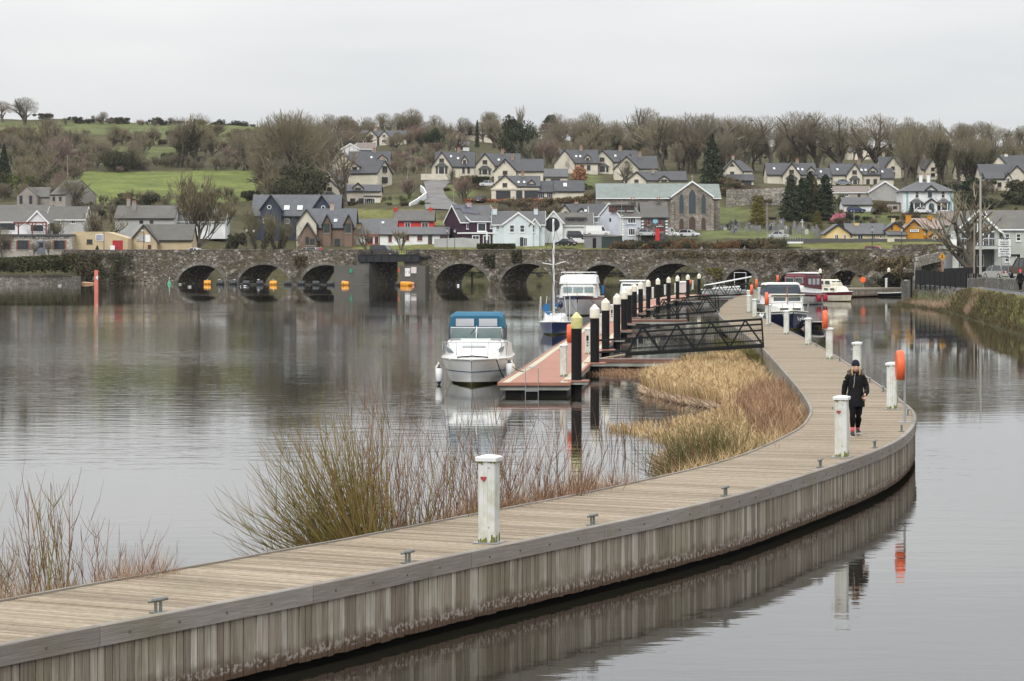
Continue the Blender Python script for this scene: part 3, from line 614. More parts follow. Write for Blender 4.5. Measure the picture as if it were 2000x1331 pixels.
# ---------------------------------------------------------------- the town, house by house
def gz(x, y): return ground(x, y).y
EST = 'cream gabled houses of the hillside estate'
def estate(label, m0, g0, g1, m1, yb, ye, ya, yr=None, gwin=None, bay=None, dorm=(), ch=None, sk=(), lo=(), tri=False, rw=None, Z=None, wide=None):
    """cream house: gable g0-g1 toward the river, main roof m0-m1 behind it"""
    Z = Z or gz((g0+g1)/2, yb); h = House('gabled_house', label, 'house', g0, yb, Z, 'cream', 'slate', 'b', group=EST); yr = yr or ya+2; q = h.q
    h.block(m0, m1, ye, yr, 'side', 9.5, 1.6); main = h.last; h.main = main
    if ch: h.chim(ch, yr-7, yr+2, 6, 1.6+4.2, M('chimney_brown', (.26,.20,.155)))
    h.last = main
    for x, y in sk: h.sky(x, y, 4, 4)
    for x, a, e, b, w in dorm: h.dormer(x, a, e, b, w, 2.3, 'd')
    for x, y, w, hh in lo: h.win(x, y, w, hh, 1.6, 'd')
    h.block(g0, g1, ye, ya, 'front', 6.5, 0.)
    gx = (g0+g1)/2
    if tri: 
        c = h.X(gx); z = h.H(ya+9); t = 5*q; MB().prism([(c-t, z-t), (c+t, z-t), (c, z+t*.4)], -.05, .03).build('window', GLASS, h.root)
    if gwin: h.win(gx, gwin, 9, 8, 0, 'd')
    if bay: h.bay(gx, bay, bay+7, yb-2, (g1-g0)*.6)
    if rw: h.block(rw[0], rw[1], rw[2], rw[3], 'side', 7, 2.2); [h.sky(x, rw[3]+7, 4, 4) for x in rw[4:]]
    return h
estate('cream gabled house at the top of the estate road, beside the dark cypress', 850, 843, 882, 926, 345, 325, 297, 298, 314, 319, ((907,305,312,323,10),), 895, ((880,307),(894,311)), ((905,333,5,12),(915,333,5,12)))
estate('cream gabled house with bay, second along the upper estate row', 940, 928, 966, 1015, 345, 323, 300, 301, 317, 324, ((1003,307,315,325,10),), 981, ((974,314),))
h = estate('cream house with round attic window above the glazed extension house', 980, 965, 1008, 1061, 362, 334, 311, 312, 338, None, ((1020,331,338,347,7),), 1001, ())
h.round(985, 318, 3.2)
h = estate('cream house with large glazed ground floor extension above the copper beech hedge', 975, 962, 1010, 1054, 392, 364, 343, 345, 362, None, ((1038,352,358,368,13),), 1021, ((1013,358),(1024,358)))
h.block(960, 1050, 371, 0, 'flat', 3.2, -3.0, rm=h.wm)
for x, w in ((983,28),(1014,12),(1037,26)): h.win(x, 382, w, 18, -3.0, 'b', bars=2)
h.block(1050, 1084, 374, 355, 'side', 6, 1.5)
for x in (1058, 1074): h.win(x, 382, 13, 12, 1.5, 'w', bars=2)
h.block(1084, 1140, 373, 354, 'side', 7, -.5); h.sky(1104, 363, 7, 7)
h = House('garage', 'low grey roofed garage behind the glazed extension house', 'garage', 1060, 364, 655, 'cream', 'slate_grey', group=EST); h.block(1060, 1108, 345, 331, 'side', 6.5, 0); h.win(1085, 353, 18, 7, 0, 'd', bars=3)
estate('cream gabled house of the upper cul de sac half hidden by a pale tree', 1095, 1083, 1122, 1168, 340, 318, 293, 294, None, None, ((1148,302,308,318,11),), 1136, ((1126,307),(1134,307)), ((1137,328,8,10),(1150,328,7,10)))
estate('cream gabled house with bay window, beside the pale tree', 1175, 1155, 1197, 1246, 340, 316, 294, 295, 312, 319, ((1232,302,310,320,12),), 1213, ((1203,306),))
estate('cream gabled house in front of the wood with large slate roof', 1215, 1200, 1247, 1284, 352, 329, 306, 306, 334, None, (), 1252, (), ((1265,341,8,9),), tri=True)
h = House('gabled_house', 'cream house of small paired gables just above the church roof', 'house', 1216, 362, gz(1240,360), 'cream', 'slate', group=EST); h.block(1250, 1342, 352, 336, 'side', 8, 3); h.block(1219, 1245, 350, 336, 'front', 6, 2); h.block(1224, 1262, 352, 336, 'front', 5, 0); h.dormer(1298, 344, 350, 358, 18, 2.6, 'd'); h.win(1243, 354, 8, 6, 0, 'd'); h.chim(1278, 334, 340, 6, 6)
h = House('gabled_house', 'cream house with triangular attic window beside the tall conifer', 'house', 1414, 366, gz(1440,364), 'cream', 'slate', group=EST); h.block(1414, 1471, 333, 314, 'side', 9, 2, hip=2.5); h.block(1412, 1450, 335, 313, 'front', 6, 0); c = h.X(1430); z = h.H(322); MB().prism([(c-.7, z-.5), (c+.7, z-.5), (c, z+.4)], -.05, .03).build('window', GLASS, h.root); h.win(1430, 339, 8, 7, 0, 'd'); h.block(1420, 1470, 352, 342, 'side', 4, -2.5); h.win(1458, 359, 16, 9, -2.5, 'd', bars=2); h.chim(1436, 307, 316, 5, 6)
estate('cream gabled house above the old garden wall and the conifers', 1500, 1529, 1563, 1596, 363, 341, 319, 320, 336, 342, ((1586,326,333,343,14),), 1562, ((1515,331),(1562,332),(1570,333)), ((1572,353,8,12),), rw=(1594,1626,347,330,1607))
estate('cream gabled house with dormer and bay above the brown bungalow', 1627, 1654, 1684, 1720, 364, 341, 320, 321, 337, 344, ((1707,326,333,343,15),), 1684, ((1639,333),(1686,334),(1694,334)), ((1697,356,7,12),(1711,356,7,12)), rw=(1718,1748,348,330,1728))
h = estate('cream gabled house lowest of the cluster behind the big bare tree', 640, 621, 667, 742, 402, 374, 351, 362, 370, 376, ((698,358,366,378,18),), None, ((672,367),), ((688,394,10,12),(704,394,9,12)))
h.block(712, 743, 385, 383, 'flat', 2.5, -.6, rm=h.rm); h.win(722, 393, 22, 12, -.6, 'w', bars=4)
estate('cream gabled house second from the bottom of the cluster behind the big bare tree', 640, 618, 662, 730, 385, 353, 331, 334, 350, None, ((692,341,349,357,14),), None, ((665,346),(680,346)), Z=ground(640,376).y)
h = House('gabled_house', 'cream house with its end gable and oriel window beside the estate road', 'house', 690, 366, gz(745,366), 'cream', 'slate', yaw=radians(-24), group=EST); h.block(680, 738, 338, 315, 'side', 8, 0); h.chim(732, 310, 318, 6, 4); h.dormer(690, 318, 325, 334, 16, .8, 'd')
s_ = h.X(738); 
for z, w, k in ((h.H(331), .8, 1.6), (h.H(352), 1.4, 1.5)):
    o = MB().box(s_+.01, s_+.35, 3.2-w/2, 3.2+w/2+1.2, z-k/2, z+k/2).build('oriel_window', GLASS, h.root)
estate('cream house with slate roof above the cluster, in front of the bungalow', 680, 650, 690, 760, 345, 321, 299, 297, None, None, ((746,303,310,318,17),), 729, ((724,309),), (), Z=ground(720,330).y)
h = House('bungalow', 'white gabled bungalow with brown roof high on the hill', 'bungalow', 668, 302, gz(690,302), 'white', 'tile_brown', 'w'); h.block(695, 732, 291, 280, 'side', 8, 2); h.block(668, 701, 291, 281, 'front', 9, 0); h.win(715, 296, 22, 5, 2, 'w', bars=3)
h = House('villa', 'pale villa with paired gables on the skyline of the hill', 'house', 690, 283, gz(730,283), 'cream', 'slate'); h.block(688, 792, 268, 256, 'side', 9, 3); h.block(712, 736, 266, 254, 'front', 6, 0); h.block(741, 760, 267, 255, 'front', 6, 0); h.block(767, 785, 273, 265, 'front', 6, 0); h.win(724, 266, 9, 7, 0, 'w'); h.win(724, 276, 9, 6, 0, 'w'); h.win(750, 266, 7, 6, 0, 'w'); h.win(750, 276, 9, 6, 0, 'w'); h.block(689, 712, 273, 270, 'flat', 4, -1); h.win(700, 278, 18, 6, -1, 'b', bars=3); h.chim(731, 252, 258, 5, 7)
h = House('house', 'cream house half hidden by trees on the skyline above the estate road', 'house', 890, 276, gz(920,276), 'cream', 'tile_brown'); h.block(893, 962, 262, 249, 'side', 9, 2); h.block(890, 908, 263, 252, 'front', 5, 0); h.block(945, 966, 263, 251, 'front', 5, 0); h.win(956, 267, 7, 6, 0, 'd')
h = House('garage', 'white walled garage among the trees below the skyline house', 'garage', 889, 295, gz(900,295), 'white', 'slate_grey'); h.block(889, 916, 285, 278, 'side', 6, 0); h.win(900, 290, 8, 6, 0, 'b')
for lab, a, b, yb, ye, yr in (('cream house behind tree trunks above the white villa', 1728, 1760, 347, 328, 306), ('narrow cream gabled house between the ivy trunks', 1808, 1836, 350, 330, 310), ('cream gable between ivy clad trees at the wood edge', 1880, 1910, 352, 336, 318), ('pale house glimpsed through bare trees on the wooded rise', 1664, 1700, 312, 296, 282)):
    h = House('gabled_house', lab, 'house', a, yb, gz((a+b)/2, yb), 'cream', 'slate'); h.block(a-6, b+8, ye, yr+2, 'side', 8, 2); h.block(a, b, ye, yr, 'front', 6, 0); h.win((a+b)/2, ye+1, 7, 7, 0, 'd'); h.win((a+b)/2, ye+12, 8, 7, 0, 'd'); h.chim(a+4, yr-5, yr+3, 5, 6)
h = House('gabled_house', 'large cream house with big slate roof behind the river centre', 'house', 1925, 378, gz(1950,375), 'cream', 'slate'); h.block(1920, 2030, 347, 322, 'side', 10, 2); h.block(1962, 2010, 349, 324, 'front', 8, 0); h.block(1925, 1962, 349, 338, 'side', 6, 0); h.dormer(1968, 338, 347, 356, 12, -.2, 'w'); h.bay(1932, 350, 356, 366, 16); h.win(1952, 361, 8, 9, 0, 'd'); h.win(1972, 358, 8, 9, -.1, 'd'); h.win(1994, 368, 8, 10, -.1, 'd'); h.block(1965, 2000, 363, 352, 'front', 3, -2.5)
h = House('gabled_house', 'cream gables at the right edge of the hill above the river centre', 'house', 1932, 340, gz(1950,340)+25, 'cream', 'slate'); h.block(1945, 2040, 326, 305, 'side', 9, 2); h.block(1932, 1966, 322, 304, 'front', 6, 0); h.chim(1946, 301, 310, 6, 4, TRIM_W); h.chim(1973, 303, 312, 6, 6, TRIM_W)

# --- street row along the bridge
h = House('house', 'dark blue rendered house with cross gables and round windows', 'house', 492, 476, 512*K, 'blue', 'slate_blue'); h.block(490, 662, 421, 382, 'side', 11, 2); h.sky(557, 408, 11, 9); h.sky(583, 408, 11, 9); h.block(509, 549, 408, 381, 'front', 6, 0); h.block(609, 647, 409, 382, 'front', 6, 0.5); h.round(526, 405, 4.2); h.round(631, 406, 4.2, .5)
for x, y in ((532,433),(559,432),(518,431),(559,455)): h.win(x, y, 9, 9, 0 if x < 549 else 2, 'w')
h = House('brick_house', 'brown brick house with tall gabled dormers behind the bridge parapet', 'house', 583, 489, 503*K, 'brick', 'slate_blue'); h.block(590, 692, 444, 409, 'side', 9.5, 2.4, wm='brick'); h.sky(653, 433, 7, 6); h.chim(644, 401, 411, 8, 6.6, M('brick_pale', (.42,.34,.29)), 1)
h.block(578, 617, 436, 410, 'front', 5, 1.2, wm='cream'); h.block(584, 620, 466, 436, 'front', 6, -2.6, wm='brick'); h.win(612, 473, 9, 13, -2.6, 'g', bars=1); h.win(602, 471, 7, 16, -2.6, 'd')
for x in (637, 679):
    h.block(x-7, x+8, 435, 420, 'front', 4, 1.5); h.win(x, 446, 11, 19, 1.5, 'g', bars=2); h.win(x, 475, 11, 17, 2.4, 'g', bars=1)
h.win(657, 475, 11, 17, 2.4, 'g', bars=1); h.win(657, 447, 7, 3, 2.4, 'd', name='vent')
h = House('cottage', 'grey roofed cottage with red window frames beside the brick house', 'cottage', 692, 482, 508*K, 'white', 'slate_grey', 'r'); h.block(694, 772, 446, 429, 'side', 8, 4); h.sky(745, 437, 5, 4); h.block(688, 702, 438, 430, 'flat', 3, 3.2, wm='yellow'); h.block(690, 740, 458, 447, 'side', 5, 1.2); h.win(722, 470, 11, 14, 1.2, 'r'); h.win(757, 468, 16, 20, 4, 'r', bars=2); h.win(735, 470, 7, 14, 1.2, 'r')
h = House('bungalow', 'long low white bungalow with dark roof in front of the red house', 'bungalow', 740, 482, 505*K, 'white', 'slate_grey', 'b'); h.block(742, 876, 458, 445, 'side', 7.5, 0); h.win(867, 465, 16, 13, 0, 'r'); h.win(820, 464, 10, 12, 0, 'r'); h.win(795, 464, 8, 12, 0, 'r'); h.win(762, 466, 7, 14, 0, 'r'); h.door(840, 479, 8, 20, 0)
h = House('red_house', 'bright red house with slate roof and red end chimneys', 'house', 768, 460, 520*K, 'red', 'slate_old', 'b'); h.block(770, 847, 431, 412, 'side', 8, 0); h.chim(771, 408, 416, 8, 3.6, MATS['wall_red'], 1); h.chim(840, 408, 416, 8, 3.6, MATS['wall_red'], 1); h.win(796, 440, 11, 10, 0, 'w', bars=1); h.win(830, 440, 13, 10, 0, 'w', bars=1)
h = House('purple_house', 'dark purple house with solar panels and white trim', 'house', 900, 480, 505*K, 'purple', 'slate_grey', 'w', yaw=radians(24)); h.block(900, 972, 433, 402, 'side', 8.6, 0); h.chim(930, 398, 406, 8, 3.6, M('chimney_lilac', (.45,.36,.42))); h.block(915, 958, 432, 423, 'side', 5, -1.2); h.win(936, 444, 17, 17, -1.2, 'w', bars=0); h.win(915, 442, 8, 11, 0, 'w'); h.win(955, 441, 5, 11, -1.2, 'w'); h.block(897, 979, 457, 456, 'flat', 4, -3.2, wm='purple', rm=TRIM_W); [h.win(x, 469, 14, 18, -3.2, 'w', bars=1) for x in (917, 938, 960)]
h.last = (h.X(900), h.X(972), h.H(433), 0, 8.6, 402, 'side'); PVM = M('solar_panel', (.035,.042,.06), rough=.2, spec=.6); 
for x, y in ((905,405.5),(915,406.5),(925,407.5),(917,414),(928,415),(938,416)): h.sky(x, y, 11, 7.5, PVM)
h = House('white_house', 'pale white house with a wide white edged gable and sash windows', 'house', 983, 482, 503*K, 'palewhite', 'slate_grey', 'w'); h.block(962, 1064, 438, 414, 'side', 8.5, 1.5); h.chim(966, 410, 420, 9, 4.5, MATS['wall_palewhite']); h.chim(1047, 410, 420, 8, 4.5, MATS['wall_palewhite']); h.block(984, 1041, 437, 416, 'front', 6, 0); h.block(1036, 1053, 439, 428, 'front', 4, .4); [h.win(x, 447, 9, 14, 0, 'w', bars=9) for x in (1000, 1020)]; h.win(1040, 447, 8, 14, .2, 'w', bars=9); h.door(1019, 481, 7, 17, 0, GLASS); h.win(1026, 473, 7, 17, 0, 'w'); h.win(1038, 471, 6, 9, .2, 'w'); h.win(972, 445, 6, 9, 1.5, 'w')
h = House('white_cottage', 'white gabled cottage with a black painted disc, behind the boat mast', 'cottage', 1064, 478, 512*K, 'white', 'slate_old', 'w'); h.block(1063, 1099, 434, 413, 'front', 9, 0); h.block(1088, 1158, 440, 417, 'side', 9, 1.0)
c = (h.X(1079), 0, h.H(439)); MB().lathe([(1.52, -.06), (1.52, .02)], c, 'y', 28).build('painted_disc', TRIM_B, h.root); [h.win(x, 458, 5, 9, 1., 'w') for x in (1112, 1129, 1142)]; h.block(1106, 1145, 427, 424, 'flat', 3, 2.2, wm='slate_old', rm='slate_old'); [h.win(x, 430, 13, 7, 2.2, 'b', bars=2) for x in (1116, 1134)]
h = House('slate_house', 'cream house with slate cross gables rising behind the white cottage', 'house', 1090, 450, 540*K, 'cream', 'slate'); h.block(1100, 1182, 422, 400, 'side', 9, 1.5); h.block(1087, 1118, 420, 400, 'front', 6, 0); h.dormer(1136, 407, 413, 420, 13, 2, 'w'); h.sky(1144, 414, 5, 4); h.chim(1127, 397, 404, 7, 6); h.win(1105, 416, 7, 5, 0, 'd')
h = House('lilac_house', 'pale lilac house with white quoins and a brown box dormer', 'house', 1213, 463, 510*K, 'lilac', 'slate_old', 'w', yaw=radians(27)); h.block(1213, 1253, 423, 398, 'side', 9.6, 0, barge=True); h.block(1207, 1245, 412, 401, 'flat', 3, 1.0, base=421, wm='frame_brown_wall', rm='slate_grey') if 'wall_frame_brown_wall' in MATS else None
BRW = M('wall_dormer', (.085,.035,.032), rough=.7); h.block(1208, 1246, 402.5, 401, 'flat', 3, 1.2, base=414, wm=BRW, rm='slate_grey'); [h.win(x, 408, 14, 8, 1.2, 'd', bars=1) for x in (1218, 1237)]
h.win(1234, 431, 16, 11, 0, 'w', bars=2); h.win(1234, 453, 14, 14, 0, 'w', bars=2); QN = MB(); [QN.box(-.02, .5+.2*(k % 2), -.04, .1, k*.55-.3, k*.55+.1) for k in range(9)]; QN.build('quoin_stones', TRIM_W, h.root)
text_obj('lettering', 'APARTMENTS', .42, (h.X(1232), -.02, h.H(441)), (pi/2, 0, 0), M('ink_blue', (.10,.26,.45)), h.root)
s_ = h; o = MB().box(-.03, .02, 4.2, 5.0, h.H(433), h.H(426)).build('window', GLASS, h.root)
h = House('lilac_wing', 'pale lilac low wing with an open garage, beside the lilac house', 'house', 1158, 462, 518*K, 'lilac', 'slate', 'w'); h.block(1152, 1182, 422, 405, 'side', 7, 0); h.win(1165, 430, 9, 9, 0, 'w', bars=2); h.door(1170, 460, 12, 12, 0, TRIM_B)
REDP = M('screen_red', (.5,.03,.035))
h = House('stone_pub', 'dark stone house with red windows and old mossy slate roof', 'house', 1254, 462, 512*K, 'dark_stone', 'slate_old', 'b'); h.block(1253, 1304, 424, 397, 'side', 9, 0); h.chim(1238, 391, 402, 10, 3.8, MATS['dark_stone']); h.chim(1288, 391, 402, 9, 3.8, MATS['dark_stone']); [h.win(x, 433, 6, 13, 0, 'r', bars=9) for x in (1267, 1289)]; h.win(1265, 452, 8, 9, 0, 'r', bars=1); h.win(1290, 447, 14, 12, 0, 'r', bars=2); MB().box(h.X(1280), h.X(1298), -.12, -.02, h.H(445), h.H(440)).build('fascia_sign', TRIM_B, h.root); [MB().box(h.X(x), h.X(x+4), -.05, .02, h.H(425+k*6+3), h.H(425+k*6)).build('quoin_stone', TRIM_W, h.root) for x in (1253, 1300) for k in range(6)]
MB().lathe([(.55, -.1), (.55, -.04)], (h.X(1280), 0, h.H(432)), 'y', 16).build('round_sign', M('sign_blue', (.25,.48,.62)), h.root); [MB().box(h.X(x), h.X(x+w), -.145, -.121, h.H(443.6), h.H(441.8)).build('lettering', TRIM_W, h.root) for x, w in ((1281.5, 1.4), (1283.3, 1.2), (1286, 1.2), (1287.8, 1.4), (1289.8, 1.), (1292, 1.4), (1294, 1.4))]; o = MB().box(h.X(1279), h.X(1287), -2.2, -2.05, -1, h.H(447)).build('red_screen', REDP, h.root)
# the church
h = House('church', 'large grey stone church with green copper roof and tall lancet windows', 'church', 1313, 455, 545*K, 'church_stone', 'copper_roof', 'w'); h.block(1168, 1345, 386, 360, 'side', 13, 5, barge=False, over=.5); h.block(1340, 1409, 386, 361, 'side', 13, 4.2, barge=False, over=.5); h.block(1313, 1391, 383, 355, 'front', 12, 0, over=.4)
LG = M('leaded_glass', (.05,.065,.075), var=.3, sc=1.2, rough=.2)
for x, y, w, hh in ((1352,394,14,48),(1331,398,9,40),(1374,398,9,40)): h.win(x, y, w, hh, 0, M('dressed_stone', (.30,.27,.235)), LG, arch=2)
for x, w, hh in ((1331,9,22),(1352,13,26),(1374,9,24)): h.win(x, 449-hh/2, w, hh, 0, MATS['dressed_stone'], TRIM_D, arch=True, name='door')
[h.win(x, 404, 4, 16, 5, MATS['dressed_stone'], LG, arch=2) for x in (1172, 1210, 1250, 1297)]
[MB().box(h.X(x)-.4, h.X(x)+.35, -.35, .6, -2, h.H(392)).build('buttress', MATS['church_stone'], h.root) for x in (1313, 1391)]; MB().bar((h.X(1352), .2, h.H(356)), (h.X(1352), .2, h.H(341)), .16).bar((h.X(1348.5), .2, h.H(345)), (h.X(1355.5), .2, h.H(345)), .16).build('cross', MATS['dressed_stone'], h.root)
# right-hand side of the town
h = House('yellow_bungalow', 'pale yellow bungalow with brown tiled roof on the grass embankment', 'bungalow', 1614, 472, 505*K, 'paleyellow', 'slate_grey', 'b'); h.block(1655, 1731, 457, 438, 'side', 8, .5, wm='paleyellow'); h.chim(1678, 437, 444, 9, 3.6, MATS['wall_yellow'], 0); h.block(1613, 1660, 456, 439, 'front', 8, 0, wm='yellow'); [h.win(x, 464, w, 11, o_, 'w') for x, w, o_ in ((1634,7,0),(1650,5,0),(1681,11,.5),(1707,6,.5))]; h.door(1664, 471, 5, 12, .5, TRIM_W); h.door(1721, 471, 5, 12, .5, TRIM_W)
h = House('orange_pub', 'orange painted public house with orange chimneys and pinkish roof', 'pub', 1766, 473, 503*K, 'orange', 'tile_pink', 'b'); h.block(1785, 1842, 447, 428, 'side', 8, 1.6); h.block(1766, 1806, 449, 430, 'front', 6, .8, wm='orange'); h.chim(1779, 422, 432, 10, 3, MATS['wall_orange'], 0); h.chim(1825, 423, 432, 11, 5, MATS['wall_orange'], 0); h.block(1733, 1768, 448, 435, 'front', 5, 1.6, rm='slate_grey'); h.chim(1752, 428, 436, 7, 5, MATS['wall_paleyellow'], 0)
h.block(1732, 1768, 459, 453, 'side', 4, -1., wm='cream', rm='slate_grey'); h.dormer(1826, 453, 460, 470, 15, .2, 'w'); [h.win(x, 451, 4, 9, 1.6, 'd') for x in (1812, 1835)]; [h.win(x, 468, 4, 8, 1.6, 'd') for x in (1804, 1812, 1835)]; h.win(1744, 446, 4, 8, 1.6, 'd'); h.win(1790, 469, 4, 5, .8, 'd')
MB().box(h.X(1777), h.X(1797), .68, .79, h.H(454), h.H(448)).build('fascia_sign', TRIM_B, h.root); MB().box(h.X(1778), h.X(1796), .64, .679, h.H(453.4), h.H(448.6)).build('sign_face', TRIM_W, h.root); [MB().box(h.X(x), h.X(x+w), .625, .638, h.H(452.3), h.H(449.8)).build('lettering', INK, h.root) for x, w in ((1780.5, 1.6), (1783.2, 1.), (1784.8, 1.2), (1786.6, 1.), (1788.4, 1.4), (1790.4, 1.), (1792, 1.2))]
MB().box(h.X(1802), h.X(1809), 1.2, 1.35, h.H(460), h.H(450)).build('hanging_sign', TRIM_W, h.root)
h = House('villa', 'white two storey villa with hipped slate roof and blue quoins', 'villa', 1764, 418, gz(1810,418), 'white', 'slate_grey', 'b'); h.block(1763, 1862, 372, 355, 'side', 9.5, 0, hip=4.2, over=.6); h.chim(1804, 344, 358, 6, 4, TRIM_W); h.chim(1819, 344, 358, 6, 4, TRIM_W); h.block(1808, 1828, 371, 363, 'front', 3, -.1, base=380); [h.win(x, 380, 7, 14, 0, 'w', bars=9) for x in (1791, 1842)]; h.win(1816, 378, 7, 15, -.1, 't', arch=2); [h.bay(x, 389.5, 396, 413, 24) for x in (1790, 1843)]; h.block(1806, 1828, 397, 389, 'front', 2, -1.6); h.win(1817, 406, 10, 18, -1.6, 't', arch=True, name='door'); [MB().box(h.X(x), h.X(x+4), -.05, .05, -.5, h.H(374)).build('quoin', TRIMS['t'], h.root) for x in (1770, 1856)]
h = House('garage', 'white garage with grey slate roof behind the blue car', 'garage', 1645, 417, gz(1675,417), 'white', 'slate_grey', 'b'); h.block(1647, 1703, 400, 387, 'side', 7, 0); h.win(1668, 407, 15, 11, 0, 't', bars=2)
h = House('bungalow', 'grey rendered bungalow with brown roof and wide white edged gable', 'bungalow', 1632, 390, gz(1690,390), 'beige', 'tile_brown', 'w'); h.block(1630, 1702, 376, 365, 'side', 8, 2); h.block(1697, 1760, 375, 355, 'front', 9, 0, wm='grey'); h.win(1654, 381, 11, 6, 2, 'w', bars=2); h.win(1680, 382, 6, 8, 2, 'd')
h = House('shed', 'small beige shed beside the white villa', 'shed', 1738, 416, gz(1748,416), 'beige', 'slate_grey', 'b'); h.block(1733, 1757, 398, 396, 'flat', 5, 0); h.win(1748, 406, 8, 6, 0, 'b')
h = House('green_house', 'pale green gabled house behind the river centre', 'house', 1848, 478, 512*K, 'palegreen', 'tile_brown', 'b'); h.block(1846, 1892, 440, 414, 'side', 9, 0); h.win(1852, 452, 5, 9, 0, 'b')
# the estate terrace behind the bridge on the far left
stone_mat('pale_stone', [(.30,.27,.23), (.42,.38,.33), (.50,.47,.42), (.6,.57,.52)], 2.6, .3, mossamt=.1)
h = House('stone_restaurant', 'low rubble stone restaurant front with flat parapet and dark windows', 'restaurant', 0, 503, 450*K, 'pale_stone', 'slate_grey', 'b'); h.block(-90, 141, 461, 460, 'flat', 9, 0)
RB = M('brick_red', (.27,.10,.06)); 
for x, w, y, hh in ((13,11,479,18),(45,21,479,18),(116,21,479,18)): h.win(x, y, w, hh, 0, 'b', bars=2); MB().box(h.X(x-w/2-3), h.X(x-w/2)-.02, -.06, .02, h.H(y+9), h.H(y-9)).box(h.X(x+w/2)+.02, h.X(x+w/2+3), -.06, .02, h.H(y+9), h.H(y-9)).build('brick_surround', RB, h.root)
h.door(80, 497, 17, 26, 0, M('door_grey', (.14,.155,.19)))
for x, t, sz in ((45,'RESTAURANT',.62),(80,'BOIDIN',.95),(116,'GASTRO BAR',.62)): text_obj('lettering', t, sz, (h.X(x), -.01, h.H(464.5)), (pi/2, 0, 0), INK, h.root, bold=.012)
h = House('restaurant_hall', 'slate roofed hall with white gable and dark red timber porch above the stone front', 'restaurant', 52, 470, 466*K, 'white', 'slate_old', 'w'); h.block(-90, 60, 433, 413, 'side', 10, 2); h.block(52, 93, 434, 413, 'front', 8, .2); PR = M('porch_red', (.16,.045,.035)); pm = MB(); pm.box(h.X(30), h.X(95), -2.2, -1.9, h.H(437), h.H(434)); [pm.box(h.X(x)-.12, h.X(x)+.12, -2.15, -1.95, -1, h.H(437)) for x in (40, 67, 94)]; [pm.bar((h.X(x), -2.05, h.H(444)), (h.X(x)+sg*.8, -2.05, h.H(437)), .14) for x in (40, 67, 94) for sg in (-1, 1)]; pm.build('porch', PR, h.root); h.win(72, 446, 24, 12, .2, 'b', bars=3); h.win(10, 444, 30, 12, 2, 'b', bars=3)
h = House('yellow_shed', 'pale yellow flat fronted shed with a red door', 'shed', 140, 496, 453*K, 'paleyellow', 'slate_grey', 'd'); zz = h; w_ = MB(); w_.prism([(h.X(141), -2), (h.X(250), -2), (h.X(250), h.H(466)), (h.X(208), h.H(453)), (h.X(141), h.H(453))], 0, 9); w_.build('wall', M('wall_shed', (.51,.41,.26), dirt=(.42,.34,.21), dsc=.4, rough=.85), h.root)
MB().box(h.X(220), h.X(240), -.08, .0, -.6, h.H(470)).build('door', M('door_red', (.36,.03,.035)), h.root); h.win(175, 472, 11, 8, 0, 'b', bars=2); o = MB().box(h.X(187), h.X(202), -.12, -.03, h.H(471), h.H(458)).build('mural_board', TRIM_W, h.root); MB().box(h.X(188), h.X(201), -.14, -.121, h.H(470), h.H(459)).build('picture', M('mural_grey', (.3,.31,.36), var=.8, sc=2.5), o); MB().box(h.X(216), h.X(225), -.5, -.4, -.6, h.H(480)).build('notice_board', TRIM_W, h.root)
h = House('yellow_cottage', 'pale yellow gabled cottage with mossy roof at the bridge end', 'cottage', 255, 496, 458*K, 'paleyellow', 'slate_old', 'b'); h.wm = MATS['wall_shed']; h.block(280, 372, 468, 440, 'side', 7.5, 2); h.block(255, 306, 470, 440, 'front', 6.5, 0); MB().box(h.X(267), h.X(283), -.1, -.02, h.H(472), h.H(458)).build('mural_board', M('mural_black', (.35,.34,.33), var=1., sc=3.2), h.root); MB().box(h.X(284), h.X(294), -.1, -.02, h.H(473), h.H(459)).build('notice_board', TRIM_W, h.root); h.win(292, 483, 7, 9, 0, 'r', bars=0); MB().box(h.X(276), h.X(280), -.3, -.05, h.H(452), h.H(450)).build('wall_lamp', TRIM_W, h.root)
h = House('slate_terrace', 'old terrace with long lichen covered slate roof behind the yellow cottage', 'terrace', 240, 450, 500*K, 'dirty', 'slate_old', 'b'); h.block(225, 340, 426, 403, 'side', 9, 0); h.chim(245, 391, 405, 7, 4, MATS['wall_render']); h.chim(258, 396, 410, 8, 2.5, MATS['wall_render']); [h.win(x, 434, 7, 6, 0, 'b') for x in (276, 296)]; h.block(225, 330, 428, 427, 'flat', .1, -.05, base=446, rm='trim_black') if False else None
h = House('white_terrace', 'old white cottage with slate roof half behind the rookery tree', 'cottage', 380, 446, 505*K, 'white', 'slate_old', 'w'); h.block(330, 440, 432, 410, 'side', 8, 0); h.win(400, 438, 9, 6, 0, 'w')
h = House('white_cottage', 'grey white cottage with brown slate roof behind bare shrubs', 'cottage', 95, 445, 492*K, 'dirty', 'slate_old', 'w'); h.block(92, 165, 428, 405, 'side', 8, 0); h.win(115, 435, 7, 6, 0, 'w'); h.win(143, 434, 8, 7, 0, 'w')
h = House('stone_barn', 'derelict stone barn with rusty slate roof and blank window holes', 'barn', 100, 402, gz(150,404), 'render', 'slate_old', 'b', yaw=radians(-30)); h.block(97, 131, 381, 354, 'side', 11, 0, barge=False, over=.1); [h.win(x, 389, 5, 9, 0, 'b', GLASS, bars=0) for x in (106, 120)]
h2 = House('stone_barn', 'low derelict stone barn with two tall doorways', 'barn', 35, 402, gz(60,404), 'render', 'slate_old', 'b'); h2.block(52, 110, 386, 367, 'side', 9, 3, barge=False, over=.1); h2.block(33, 72, 384, 366, 'front', 6, 0, barge=False, over=.05); [h2.win(x, 391, 6, 17, 0, 'b', GLASS, bars=0) for x in (41, 60)]
